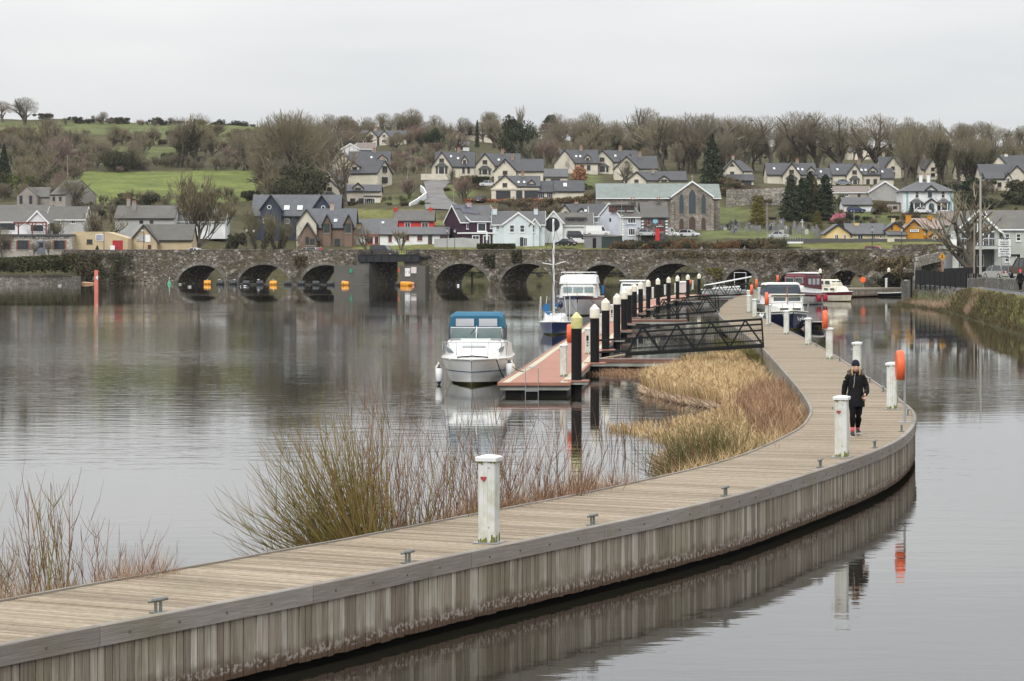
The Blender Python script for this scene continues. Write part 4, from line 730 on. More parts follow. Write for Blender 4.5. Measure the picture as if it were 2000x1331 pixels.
h = House('slate_cottage', 'grey slate roofed cottages under the derelict barns', 'cottage', 20, 430, 520*K, 'render', 'slate_old', 'b'); h.block(-10, 95, 420, 402, 'side', 8, 0)
# ---------------------------------------------------------------- trees and bushes
def twig_mat(name, stops, isl=.25, rough=.9):
    m, n, l, b = newmat(name); MATS[name] = m; oi = n.new('ShaderNodeObjectInfo'); geo = n.new('ShaderNodeNewGeometry')
    c = ramp(n, l, oi.outputs['Random'], *stops); g = ramp(n, l, geo.outputs['Random Per Island'], (0., 1-isl), (1., 1+isl)); c = mixrgb(n, l, 1., c, g, 'MULTIPLY')
    l.new(c, b.inputs['Base Color']); b.inputs['Roughness'].default_value = rough; b.inputs['Specular IOR Level'].default_value = .1; return m
twig_mat('bare_twig', [(0., (.175,.150,.104)), (.35, (.205,.178,.125)), (.6, (.188,.172,.112)), (.8, (.205,.162,.115)), (1., (.19,.176,.135))])
twig_mat('olive_twig', [(0., (.165,.148,.092)), (.5, (.19,.165,.10)), (1., (.17,.15,.11))]); twig_mat('pale_twig', [(0., (.30,.255,.215)), (1., (.34,.29,.25))]); twig_mat('red_twig', [(0., (.195,.142,.118)), (1., (.215,.155,.125))])
M('bark', (.105,.09,.07), var=.4, sc=2., rough=.95); M('pale_bark', (.42,.38,.34), var=.3, sc=1.)
twig_mat('dark_leaf', [(0., (.034,.044,.026)), (.5, (.042,.054,.030)), (1., (.050,.058,.034))], .5); twig_mat('ivy_leaf', [(0., (.060,.062,.036)), (1., (.078,.074,.044))], .5); twig_mat('green_leaf', [(0., (.06,.085,.022)), (1., (.09,.105,.03))], .45)
twig_mat('gold_leaf', [(0., (.115,.105,.03)), (1., (.15,.13,.035))], .4); twig_mat('rust_leaf', [(0., (.17,.085,.038)), (.5, (.19,.105,.05)), (1., (.15,.09,.05))], .4); twig_mat('brown_leaf', [(0., (.115,.09,.055)), (1., (.14,.11,.06))], .4); twig_mat('pink_leaf', [(0., (.55,.20,.26)), (1., (.6,.25,.3))], .35); twig_mat('beech_leaf', [(0., (.26,.12,.065)), (1., (.29,.14,.08))], .35)
twig_mat('hedge_leaf', [(0., (.050,.050,.024)), (1., (.062,.060,.028))], .45)
def ribbon(mb, pts, w, r):
    up = Vector((r.uniform(-1, 1), r.uniform(-1, 1), r.uniform(-1, 1))); prev = None; k = len(pts)
    vs = []
    for i, p in enumerate(pts):
        d = (pts[min(i+1, k-1)]-pts[max(i-1, 0)]); s = d.cross(up)
        s = s.normalized() if s.length > 1e-6 else Vector((1, 0, 0)); ww = w*(1-.75*i/(k-1)); vs += [p+s*ww/2, p-s*ww/2]
    mb.add(vs, [(2*i, 2*i+1, 2*i+3, 2*i+2) for i in range(k-1)])
def bare_meshes(seed, trunk=.22, spread=.62, up=.18, levels=5, kids=(4, 4, 4, 4, 4), ratio=.70, tw=.042, ivy=0, multi=1, nests=0, thick=1., dome=None):
    r = random.Random(seed); T, C, I = MB(), MB(), MB(); ends = []
    def grow(p, d, L, R, lv):
        n = 4 if lv < 2 else 3; pts = [p]; q = p
        for i in range(n):
            d = (d+Vector((r.gauss(0, 1), r.gauss(0, 1), r.gauss(0, .7)))*.13+Vector((0, 0, up*.3))).normalized(); q = q+d*(L/n); pts.append(q)
        if lv <= 1 or (lv == 2 and thick > .8): T.tube(pts, [lerp(R, R*.55, i/n) for i in range(n+1)], 5 if lv < 2 else 3, False)
        else: ribbon(C, pts, max(R*2, tw), r)
        if lv >= levels:
            ends.append(q); return
        for k in range(kids[min(lv, len(kids)-1)]):
            t = r.uniform(.35, 1.) if k else 1.; f = t*n; i = min(n-1, int(f)); b = pts[i].lerp(pts[i+1], f-i)
            a = r.uniform(0, 2*pi); s = spread*r.uniform(.55, 1.3)*(1 if k else .5); u = d.orthogonal().normalized(); v = d.cross(u)
            nd = (d*cos(s)+(u*cos(a)+v*sin(a))*sin(s)+Vector((0, 0, up))).normalized(); grow(b, nd, L*ratio*r.uniform(.75, 1.2)*(1.25 if lv == 0 else 1), R*(.62 if lv else .6), lv+1)
    for k in range(multi):
        a = r.uniform(0, 2*pi); d = Vector((0, 0, 1)) if multi == 1 else Vector((cos(a)*.45, sin(a)*.45, 1)).normalized(); grow(Vector((cos(a)*.2, sin(a)*.2, -.3)) if multi > 1 else Vector((0, 0, -.3)), d, 10*trunk, .30*thick/(1 if multi == 1 else 1.7), 0)
    zmax = max(v.z for v in ends); s = 10/zmax
    for m_ in (T, C): m_.v = [(x*s, y*s, z*s) for x, y, z in m_.v]
    if dome:                                    # fine outer twigs filling a rounded crown
        n_, rx, rz, cz = dome; lob = [(r.uniform(0, 2*pi), r.uniform(-.5, .9), r.uniform(.8, 1.12)) for _ in range(9)]
        while n_ > 0:
            d = Vector((r.gauss(0, 1), r.gauss(0, 1), r.gauss(0, 1))).normalized(); rr = r.random()**.42
            if d.z < -.55: continue
            m_ = max((q*(.86+.14*max(0, d.dot(Vector((cos(a), sin(a), z)).normalized()))**3) for a, z, q in lob)); rr *= m_*.97; p = Vector((d.x*rx*rr, d.y*rx*rr, cz+d.z*rz*rr)); o = (Vector((d.x, d.y, d.z*.8+.35))+Vector((r.gauss(0, .35), r.gauss(0, .35), r.gauss(0, .3)))).normalized(); L = r.uniform(.5, 1.1)*(1.15-.5*rr)
            q = p+o*L*.5; ribbon(C, [p-o*L*.3, q, q+(o+Vector((r.gauss(0, .3), r.gauss(0, .3), .1))).normalized()*L*.5], tw*.8, r)
            for _ in range(2): ribbon(C, [p+o*L*r.uniform(0, .4), p+o*L*.4+(o+Vector((r.gauss(0, .6), r.gauss(0, .6), r.gauss(0, .4)))).normalized()*L*.5], tw*.6, r)
            n_ -= 1
        mz = max(v[2] for v in C.v); 
    if ivy:
        for k in range(int(900*ivy)):
            z = r.uniform(0, 6.2)*r.random()**.3; rad = (.25+.55*r.random())*(1.3-z/8)
            bx, by, bz = T.v[r.randrange(max(1, len(T.v)//2))]; leafquad(I, Vector((bx, by, bz))+Vector((r.gauss(0, .25), r.gauss(0, .25), r.gauss(0, .2))), r.uniform(.22, .45), r) if bz < 7.2 else None
    for k in range(nests):
        e = r.choice(ends)*s*.93
        for j in range(40): leafquad(I, e+Vector((r.gauss(0, .13), r.gauss(0, .13), r.gauss(0, .1))), .22, r)
    T.sm = True
    return T, C, I
def leafquad(mb, c, s, r, flat=.0):
    u = Vector((r.gauss(0, 1), r.gauss(0, 1), r.gauss(0, 1)*(1-flat))).normalized(); v = u.orthogonal().normalized(); w = u.cross(v); a = r.uniform(0, pi); p, q = (v*cos(a)+w*sin(a))*s*.5, (w*cos(a)-v*sin(a))*s*.36
    mb.add([c-p, c+q*r.uniform(.6, 1.2), c+p, c-q*r.uniform(.6, 1.2)], [(0, 1, 2, 3)])
TREE = {}
def proto(key, parts):          # parts: (name, MB, material)
    TREE[key] = [(n_, m_.mesh(key+'_'+n_), mt) for n_, m_, mt in parts if m_.v]
    for n_, me, mt in TREE[key]: me.materials.append(MATS[mt])
def bare(key, twig='bare_twig', bark='bark', **kw):
    T, C, I = bare_meshes(**kw); proto(key, [('trunk', T, bark), ('crown', C, twig), ('ivy' if kw.get('ivy') else 'nests', I, 'ivy_leaf' if kw.get('ivy') else 'bark')])
K5 = (4, 4, 4, 4, 3); K6 = (5, 4, 4, 4, 3)
KD = (6, 4, 3); DM = dict(levels=3, kids=KD, ratio=.66); bare('oak1', seed=1, trunk=.24, spread=.62, up=.1, dome=(2000, 3.7, 3.7, 6.1), **DM); bare('oak2', seed=2, trunk=.2, spread=.75, up=.06, dome=(2100, 4.3, 3.6, 6.0), **DM); bare('oak3', seed=3, trunk=.26, spread=.58, up=.12, nests=4, dome=(1700, 3.4, 3.8, 6.0), **DM); bare('oak4', seed=14, trunk=.2, spread=.7, up=.08, twig='olive_twig', dome=(2200, 4.0, 3.8, 5.9), **DM)
bare('ash1', seed=4, spread=.5, up=.16, trunk=.27, ivy=1.6, dome=(1500, 2.9, 3.8, 6.0), **DM); bare('ash2', seed=5, spread=.52, up=.14, trunk=.27, dome=(1500, 3.0, 3.9, 6.0), **DM); bare('ash3', seed=15, spread=.5, up=.16, trunk=.26, ivy=2.4, dome=(1500, 2.8, 3.7, 6.1), **DM, twig='olive_twig')
bare('poplar', seed=6, spread=.24, up=.4, trunk=.25, kids=K5); bare('scrub1', seed=7, multi=4, trunk=.2, spread=.6, levels=4, kids=(4, 4, 4, 4), twig='bare_twig', tw=.09); bare('scrub2', seed=8, multi=5, trunk=.22, spread=.55, levels=4, kids=(4, 4, 4, 3), twig='red_twig', tw=.09); bare('scrub3', seed=9, multi=4, trunk=.24, spread=.5, levels=4, kids=(4, 4, 4, 4), twig='olive_twig', tw=.09, ivy=.6)
bare('birch', seed=10, trunk=.32, spread=.42, up=.2, levels=4, kids=(5, 4, 4, 3), twig='pale_twig', bark='pale_bark', thick=.7, tw=.05); bare('rook', seed=11, multi=5, trunk=.28, spread=.38, up=.3, kids=(4, 4, 4, 4, 3), twig='olive_twig', ivy=1.2, thick=.8, tw=.045)
bare('rooknest', seed=12, multi=4, trunk=.28, spread=.45, up=.26, kids=(4, 4, 4, 4, 4), twig='olive_twig', nests=18, thick=.9, tw=.075); bare('plane', seed=13, trunk=.22, spread=.75, up=.12, levels=4, kids=(5, 4, 3, 3), thick=1.3, tw=.06, ratio=.75)
def crownfill(n_, f, size, seed, flat=0.):
    r = random.Random(seed); mb = MB()
    while n_ > 0:
        p = f(r)
        if p is not None: leafquad(mb, Vector(p), size*r.uniform(.6, 1.4), r, flat); n_ -= 1
    return mb
def conif(wid, pw=1., bumps=7, seed=0):
    rr = random.Random(seed+50); ph = [(rr.uniform(0, 6.28), rr.uniform(0, 10)) for _ in range(6)]
    def f(r):
        z = 10*r.random()**1.25; a = r.uniform(0, 2*pi); k = wid*(1-z/10)**pw*(1+.25*sin(bumps*a+z*2.2+ph[0][0])+.22*sin(z*5+ph[1][0]+2*a)); k *= min(1, .35+z*.5)
        t = r.random()**.35; return (k*t*cos(a), k*t*sin(a), z-.35*k*t)
    return f
def trunkmb(h, r0): return MB().tube([(0, 0, -.4), (.03, 0, h*.5), (0, 0, h)], [r0, r0*.7, r0*.2], 6)
proto('conifer', [('trunk', trunkmb(9, .3), 'bark'), ('crown', crownfill(5200, conif(2.6, .8, seed=1), .5, 21), 'dark_leaf')]); proto('conifer2', [('trunk', trunkmb(9, .3), 'bark'), ('crown', crownfill(4200, conif(3.2, .6, 5, seed=2), .55, 22), 'dark_leaf')])
proto('cypress', [('trunk', trunkmb(8, .2), 'bark'), ('crown', crownfill(3000, conif(1.7, .42, 4, seed=3), .42, 23), 'dark_leaf')]); proto('goldyew', [('trunk', trunkmb(8, .25), 'bark'), ('crown', crownfill(3600, conif(2.8, .33, 9, seed=4), .5, 24), 'gold_leaf')]); proto('brownfir', [('trunk', trunkmb(9, .25), 'bark'), ('crown', crownfill(3600, conif(2.6, .5, 6, seed=6), .5, 27), 'brown_leaf')])
def blob(seed, n_=9, rx=5., rz=10.):
    rr = random.Random(seed); bl = [(rr.gauss(0, rx*.42), rr.gauss(0, rx*.42), rr.uniform(.22, .8)*rz, rr.uniform(.16, .3)*rz) for _ in range(n_)]
    def f(r):
        x, y, z, R = r.choice(bl); d = Vector((r.gauss(0, 1), r.gauss(0, 1), r.gauss(0, 1))).normalized()*R*r.random()**.3; p = Vector((x, y, z))+d; return p if p.z > 0 else None
    return f
def cedar(r):
    z = r.choice((3.5, 5, 6.3, 7.6, 8.8, 9.6))+r.gauss(0, .18); k = 5.2*(1-(z-3)/9)*(r.random()**.5); a = r.uniform(0, 2*pi); return (k*cos(a), k*sin(a), z+.3*sin(a*3+z)-.05*k)
proto('cedar', [('trunk', trunkmb(9, .35), 'bark'), ('crown', crownfill(4200, cedar, .55, 25, .4), 'dark_leaf')]); proto('evergreen', [('trunk', trunkmb(6, .35), 'bark'), ('crown', crownfill(5000, blob(3), .5, 26), 'dark_leaf')]); proto('ivytree', [('trunk', trunkmb(7, .35), 'bark'), ('crown', crownfill(3800, blob(5, 11, 4.4), .5, 28), 'ivy_leaf')])
def bushf(seed): 
    g = blob(seed, 14, 7., 8.); return lambda r: g(r)
for nm, mt, sd_ in (('bush_green', 'green_leaf', 31), ('bush_dark', 'dark_leaf', 32), ('bush_rust', 'rust_leaf', 33), ('bush_brown', 'brown_leaf', 34), ('bush_gold', 'gold_leaf', 35), ('bush_pink', 'pink_leaf', 36), ('bush_ivy', 'ivy_leaf', 37)):
    rr = random.Random(sd_); T = MB(); [T.tube([(0, 0, -.3), (rr.gauss(0, 1.5), rr.gauss(0, 1.5), 3), (rr.gauss(0, 3), rr.gauss(0, 3), 7.5)], [.2, .12, .05], 4) for _ in range(9)]
    proto(nm, [('stem', T, 'bark'), ('foliage', crownfill(2600, bushf(sd_), .75, sd_), mt)])
CATN = {'bush': 'bush', 'scru': 'thicket'}
def tree(key, loc, h, w=1., label='', group=None, name=None, rz=None):
    """one tree: an Empty at its foot with the shared trunk and crown meshes"""
    e = empty(name or ('bush' if key.startswith('bush') else 'scrub_thicket' if key.startswith('scrub') else 'conifer' if key in ('conifer', 'conifer2', 'cypress', 'goldyew', 'brownfir') else 'evergreen_tree' if key in ('cedar', 'evergreen', 'ivytree') else 'bare_tree'), tuple(loc), rnd.uniform(0, 6.28) if rz is None else rz, label=label, cat='bush' if key.startswith('bush') else 'thicket' if key.startswith('scrub') else 'tree', group=group)
    s = h/10; e.scale = (s*w, s*w, s)
    for n_, me, mt in TREE[key]: obj(n_, me, None, e)
    return e
def T(key, x, yb, yt, w=1., label='', group=None, Z=None, **kw):
    p = ground(x, yb) if Z is None else P(x, yb, Z); q = p.y/F
    return tree(key, p-Vector((0, 0, .3)), (yb-yt)*q*1.03, w, label, group, **kw)
LOOK = dict(oak1='round bare tree', oak2='spreading bare tree', oak3='rookery tree', oak4='olive bare tree', ash1='ivy trunked tree', ash2='upright bare tree', ash3='dense ivy tree', poplar='slim bare tree', scrub1='brown thicket', scrub2='reddish thicket', scrub3='ivy thicket', ivytree='dull evergreen', bush_ivy='dull green bush', bush_dark='dark bush', bush_brown='brown bush', bush_green='green bush', bush_rust='rusty bush')
def scatter(keys, poly, n_, hpx, label, group, w=(.9, 1.3), seed=0):
    r = random.Random(seed); k = 0; xs = [p[0] for p in poly]; ys = [p[1] for p in poly]; out_ = []
    while k < n_:
        x, y = r.uniform(min(xs), max(xs)), r.uniform(min(ys), max(ys))
        if not inpoly(x, y, poly): continue
        out_.append((y, x)); k += 1
    xa, xb = min(xs), max(xs); ya, yb_ = min(ys), max(ys)
    for y, x in sorted(out_):
        h = r.uniform(*hpx); key = r.choice(keys); u, v = (x-xa)/(xb-xa), (y-ya)/(yb_-ya); big = (h-hpx[0])/(hpx[1]-hpx[0])
        where = ('far left', 'left', 'middle', 'right', 'far right')[min(4, int(u*5))]; row = 'back' if v < .5 else 'front'; tail = label.split(' ', 1)[1]
        for wd in ('brown ', 'bare ', 'tall bare ', 'dark ivy trunked ', 'ivy grown ', 'low ', 'dark '):
            if label.startswith(wd): tail = label[len(wd):]; break
        T(key, x, y, y-h, r.uniform(*w), f"{('smallest', 'small', 'medium', 'large', 'largest')[min(4, int(big*5))]} {LOOK[key]} {' '.join(tail.split(' ')[1:])}, {where} {row}", group)
OAK = ['oak1', 'oak2', 'oak3', 'oak4', 'ash2']; ASH = ['ash1', 'ash2', 'ash3', 'oak3', 'oak1']; SCR = ['scrub1', 'scrub2', 'scrub3', 'scrub1']
# skyline and fields on the left
T('oak2', 5, 240, 196, 1.1, 'bare oak on the skyline at the left edge'); T('oak4', 48, 243, 188, 1.15, 'rounded ivy clad tree standing on the left skyline'); T('oak1', 203, 245, 217, .9, 'small lone bare tree on the open skyline')
T('ash1', 352, 328, 226, .95, 'tall ivy trunked tree, first of the pair between the fields'); T('ash3', 388, 328, 222, .95, 'tall ivy trunked tree, second of the pair between the fields')
scatter(['scrub1', 'bush_ivy', 'scrub2', 'bush_dark'], [(80,232),(520,243),(520,252),(80,246)], 46, (7, 20), 'small bush in the hedge along the open skyline', 'hedge bushes along the skyline', (.9, 1.8), 1)
scatter(['scrub1', 'scrub3', 'bush_ivy', 'scrub2', 'bush_brown'], [(0,262),(520,268),(520,300),(350,290),(150,288),(0,290)], 52, (14, 30), 'brown scrub bush in the upper hedges of the left hill', 'scrub in the upper hedges', (1., 1.9), 2)
scatter(SCR+['oak1', 'oak4', 'ash1', 'ivytree'], [(0,290),(150,285),(162,405),(0,400)], 62, (30, 66), 'brown tree in the scrub wood behind the derelict barns', 'scrub wood behind the barns', (.8, 1.2), 3)
scatter(SCR+['bush_ivy'], [(150,322),(525,322),(525,334),(150,336)], 46, (14, 34), 'thicket in the hedge above the bright green field', 'hedge above the bright field', (1., 1.6), 4)
for x, yb, yt, w in ((215,333,290,.8),(232,334,288,.9),(250,333,292,.8)): T('ivytree', x, yb, yt, w, f"dark evergreen of the field hedge clump, {'left' if x < 220 else 'middle' if x < 240 else 'right'} one", 'dark evergreen clump on the hedge')
for x, yb, yt, w in ((190,330,292,1.),(265,331,280,1.1),(205,326,275,1.),(175,300,268,1.2)): T('oak4', x, yb, yt, w, f"bare brown tree by the dark field clump, {'lowest on its right' if x == 265 else 'left of it' if x == 190 else 'above it' if x == 205 else 'farthest left'}", 'bare trees by the dark clump')
T('bush_green', 55, 385, 328, .9, 'green bush glowing among the brown scrub at left', name='green_bush'); T('conifer', 8, 372, 285, .8, 'dark conifer at the left edge among scrub')
scatter(['scrub3', 'scrub1', 'bush_ivy'], [(165,395),(520,388),(520,410),(200,415)], 24, (16, 34), 'scrub bush along the foot of the bright green field', 'scrub at the foot of the field', (.9, 1.4), 5)
scatter(OAK+['ash1', 'scrub3'], [(455,335),(640,300),(640,350),(560,400),(520,395),(500,340)], 44, (60, 110), 'brown tree in the dense bare copse between field and estate', 'copse between field and estate', (.75, 1.05), 6)
for x, yb, yt, od in ((545,392,222,'second'),(575,392,216,'third and tallest'),(605,380,228,'fourth'),(520,378,232,'first'),(630,352,240,'last')): T('oak4' if x % 2 else 'oak1', x, yb, yt, .8, f'tall bare tree of the copse beside the estate, {od} from the field', 'tall trees of the copse')
scatter(['ivytree', 'scrub3', 'oak4', 'scrub1'], [(530,395),(620,395),(620,420),(540,425)], 14, (55, 95), 'ivy grown tree behind the dark blue house', 'ivy grown trees behind the blue house', (.8, 1.), 7)
T('plane', 676, 405, 268, .75, 'big open bare tree in front of the cream house cluster')
scatter(['oak4', 'oak1', 'oak2', 'scrub3', 'scrub2', 'ash1'], [(150,286),(350,284),(525,296),(525,322),(400,318),(340,300),(150,322)], 30, (26, 56), 'brown tree along the middle hedges of the left hill', 'trees along the middle hedges', (.9, 1.3), 22)
# top of the hill, middle
scatter(OAK+['scrub1', 'scrub2'], [(640,262),(980,262),(1000,290),(900,300),(780,296),(640,290)], 54, (26, 52), 'bare tree on the wooded hilltop above the estate', 'bare trees on the hilltop', (.9, 1.3), 8)
T('oak2', 806, 268, 212, .9, 'large rounded bare tree on the skyline left of the hill houses'); T('oak1', 763, 263, 232, 1., 'small round bare tree beside the skyline villa'); T('oak3', 690, 262, 236, 1.2, 'spreading bare tree on the skyline above the copse'); T('evergreen', 846, 300, 250, .75, 'dark evergreen at the hilltop left of the skyline house'); T('poplar', 862, 292, 234, .8, 'narrow bare poplar beside the hilltop evergreen'); T('evergreen', 1003, 318, 228, .75, 'large dark ivy evergreen on the hilltop above the estate'); T('poplar', 1015, 300, 204, .75, 'pale tall poplar rising behind the hilltop evergreen'); T('cedar', 1076, 268, 220, 1.2, 'dark flat topped cedar on the skyline'); T('poplar', 880, 290, 236, .5, 'thin leafless conifer on the skyline'); T('cypress', 932, 288, 235, .5, 'thin dark spire tree by the skyline house')
scatter(OAK+['scrub1', 'ash1', 'scrub3', 'scrub2'], [(960,285),(1250,290),(1260,335),(1160,330),(1060,330),(1000,320)], 50, (34, 74), 'bare tree in the wood above the middle of the estate', 'wood above the middle estate', (.8, 1.1), 9)
scatter(['scrub2', 'scrub1'], [(640,300),(850,300),(850,340),(770,345),(770,300)], 18, (18, 36), 'garden scrub beside the estate road', 'garden scrub by the estate road', (.9, 1.3), 10)
T('scrub2', 800, 385, 335, .9, 'reddish bare tree left of the estate road'); T('birch', 795, 350, 300, .8, 'pale bare birch at the top of the estate road'); T('scrub2', 905, 392, 330, .8, 'reddish bare tree right of the estate road'); T('conifer', 918, 347, 309, .75, 'small dark cypress between the upper estate houses'); T('scrub1', 882, 360, 322, .6, 'bare garden tree before the top estate house'); T('birch', 1108, 345, 300, .7, 'pale garden tree in front of the upper cul de sac'); T('oak1', 1225, 375, 310, .55, 'thin bare tree before the large slate roofed house')
# the wood behind church and right
scatter(ASH+['oak4', 'oak4', 'oak2', 'scrub3'], [(1245,300),(1415,300),(1420,350),(1245,345)], 36, (56, 96), 'tall bare tree in the wood behind the church', 'wood behind the church', (.7, .95), 11)
scatter(OAK+ASH+['oak4'], [(1415,300),(1730,298),(1740,345),(1480,338),(1415,350)], 40, (40, 84), 'tall bare tree in the wood above the villa row', 'wood above the villa row', (.7, 1.), 12)
for kk, (x, yt) in enumerate(((1300,224),(1340,220),(1375,222),(1450,226),(1500,228),(1555,216),(1590,222),(1640,226),(1715,222),(1790,238))): T(['oak3', 'oak1', 'oak2'][x % 3], x, 338, yt-2, 1.05, ['first','second','third','fourth','fifth','sixth','seventh','eighth','ninth','last'][kk]+' tall rookery tree along the right skyline, counted from the church', 'rookery trees on the skyline')
scatter(['ash3', 'ash1', 'ash3', 'oak3', 'oak1'], [(1740,320),(1930,320),(1930,365),(1780,372),(1740,350)], 24, (74, 112), 'dark ivy trunked tree behind the white villa', 'ivy trunked trees behind the villa', (.62, .85), 13)
scatter(OAK+['scrub1'], [(1860,290),(2060,290),(2060,320),(1900,330)], 24, (36, 62), 'bare tree on the rise at the right skyline', 'trees on the right rise', (.9, 1.2), 14); T('oak2', 1935, 300, 240, 1., 'rounded bare tree alone on the right skyline')
T('conifer', 1391, 364, 268, 1.0, 'tall dark conifer beside the church roof'); T('goldyew', 1481, 448, 386, .95, 'columnar golden green yew in the graveyard')
for k, x, yb, yt, w in (('conifer2',1545,432,342,.85),('cypress',1540,428,372,1.3),('conifer2',1582,428,338,.85),('brownfir',1588,428,345,.95),('cypress',1612,432,344,1.4),('conifer2',1565,425,350,.8)): T(k, x, yb, yt, w, {'brownfir': 'rusty brown conifer in the clump beside the graveyard', 'cypress': 'narrow dark conifer in the clump beside the graveyard'}.get(k, 'broad dark conifer in the clump beside the graveyard')+(', left' if x < 1550 else ', middle' if x < 1583 else ', right'), 'conifer clump beside the graveyard')
T('goldyew', 1597, 448, 410, 1.0, 'golden bushy conifer below the dark conifer clump'); T('bush_pink', 1634, 436, 413, .95, 'pink flowering magnolia above the yellow bungalow', name='flowering_bush'); T('conifer2', 1780, 428, 398, .8, 'small dark conifer in front of the white villa'); T('bush_brown', 1720, 425, 388, .7, 'twiggy brown bush beside the grey bungalow'); T('bush_green', 1645, 405, 372, .9, 'green bush between conifers and grey bungalow')
scatter(['bush_ivy', 'bush_brown', 'bush_green', 'scrub2', 'bush_dark'], [(1505,425),(1640,425),(1790,432),(1800,445),(1640,445),(1505,445)], 30, (10, 24), 'low garden bush on the terraces above the yellow bungalow', 'garden bushes above the yellow bungalow', (1., 1.6), 15)
scatter(['bush_ivy', 'bush_brown', 'bush_green', 'scrub1', 'bush_rust'], [(640,385),(820,385),(830,405),(640,405)], 22, (9, 18), 'low garden bush below the cream house cluster', 'garden bushes below the cluster', (1., 1.6), 16)
scatter(['scrub1', 'bush_brown', 'scrub2', 'scrub3'], [(980,405),(1170,402),(1180,425),(1090,430),(980,425)], 40, (14, 32), 'brown thicket on the bank between hedge and street houses', 'thicket behind the street houses', (1., 1.6), 17)
scatter(['bush_brown', 'bush_ivy', 'scrub1', 'bush_green'], [(870,350),(1080,352),(1060,366),(1180,362),(1180,372),(870,372)], 26, (8, 18), 'garden shrub between the estate houses', 'shrubs between the estate houses', (1., 1.5), 18)
scatter(['bush_brown', 'scrub2', 'bush_ivy'], [(1400,366),(1500,366),(1500,400),(1420,395)], 18, (14, 30), 'brown bush along the old garden wall', 'bushes along the garden wall', (1., 1.4), 19)
scatter(['bush_dark', 'bush_ivy', 'scrub3'], [(1880,375),(2060,375),(2060,420),(1880,412)], 30, (20, 44), 'dark shrub on the slope behind the river centre', 'shrubs behind the river centre', (.9, 1.3), 20)
# close behind the bridge
ORDS = ['first','second','third','fourth','fifth','sixth','seventh','eighth','ninth','tenth','eleventh','twelfth','thirteenth','fourteenth','fifteenth','sixteenth','seventeenth','eighteenth','nineteenth','twentieth','twenty first','twenty second','twenty third','twenty fourth','twenty fifth','twenty sixth','twenty seventh','twenty eighth','twenty ninth','thirtieth','thirty first','thirty second','thirty third','last']
r3 = random.Random(9)
for i in range(34):
    x = 1208+i*9.4; key = r3.choice(['bush_rust', 'bush_rust', 'bush_brown', 'bush_ivy'] if x < 1430 else ['bush_ivy', 'bush_brown', 'bush_ivy']); T(key, x, 491, r3.uniform(455, 470), r3.uniform(.8, 1.1), f"{'rusty' if key == 'bush_rust' else 'brown' if key == 'bush_brown' else 'dark green'} bush behind the bridge parapet, {ORDS[i]} from the lilac house", 'thicket behind the parapet', Z=(490+r3.uniform(-3, 6))*K)
T('rooknest', 378, 493, 322, 1.0, 'big many stemmed bare tree with rooks nests behind the bridge end', Z=478*K); T('rook', 505, 492, 395, 1., 'ivy grown bare tree in front of the dark blue house', Z=490*K); T('rook', 540, 492, 412, 1., 'brown bare tree between lamp and dark blue house', Z=492*K); T('birch', 578, 492, 442, .8, 'white stemmed birch beside the silver car', Z=489*K); T('plane', 716, 490, 436, .9, 'gnarled small bare tree before the red framed cottage', Z=494*K); T('scrub3', 785, 488, 440, .7, 'small bare tree in front of the white bungalow', Z=496*K)
T('scrub1', 196, 480, 398, 1., 'pale fan shaped bare tree behind the yellow shed', Z=470*K); T('scrub1', 105, 475, 420, 1., 'bare shrub behind the stone restaurant', Z=468*K); T('oak1', 65, 500, 470, .8, 'small potted bare tree at the restaurant door', 'small bare trees at the restaurant front', Z=447*K); T('oak1', 96, 500, 466, .8, 'small potted bare tree at the restaurant door', 'small bare trees at the restaurant front', Z=447*K); T('oak2', 3, 500, 440, .9, 'bare branches reaching in before the restaurant at the left edge', Z=449*K); T('conifer2', 190, 497, 477, 1., 'dwarf conifer before the yellow shed', Z=451*K); T('scrub3', 440, 440, 390, 1., 'bare bush behind the white cottage', Z=508*K); T('scrub1', 225, 440, 385, .9, 'bare bush beside the derelict barn', Z=525*K); T('bush_ivy', 460, 490, 440, .7, 'ivy bush beside the rookery tree', Z=492*K)
scatter(['scrub1', 'scrub3', 'bush_ivy'], [(160,400),(330,402),(330,425),(160,440)], 16, (22, 44), 'bare shrub in the gardens behind the old terrace', 'shrubs behind the old terrace', (.8, 1.1), 21)
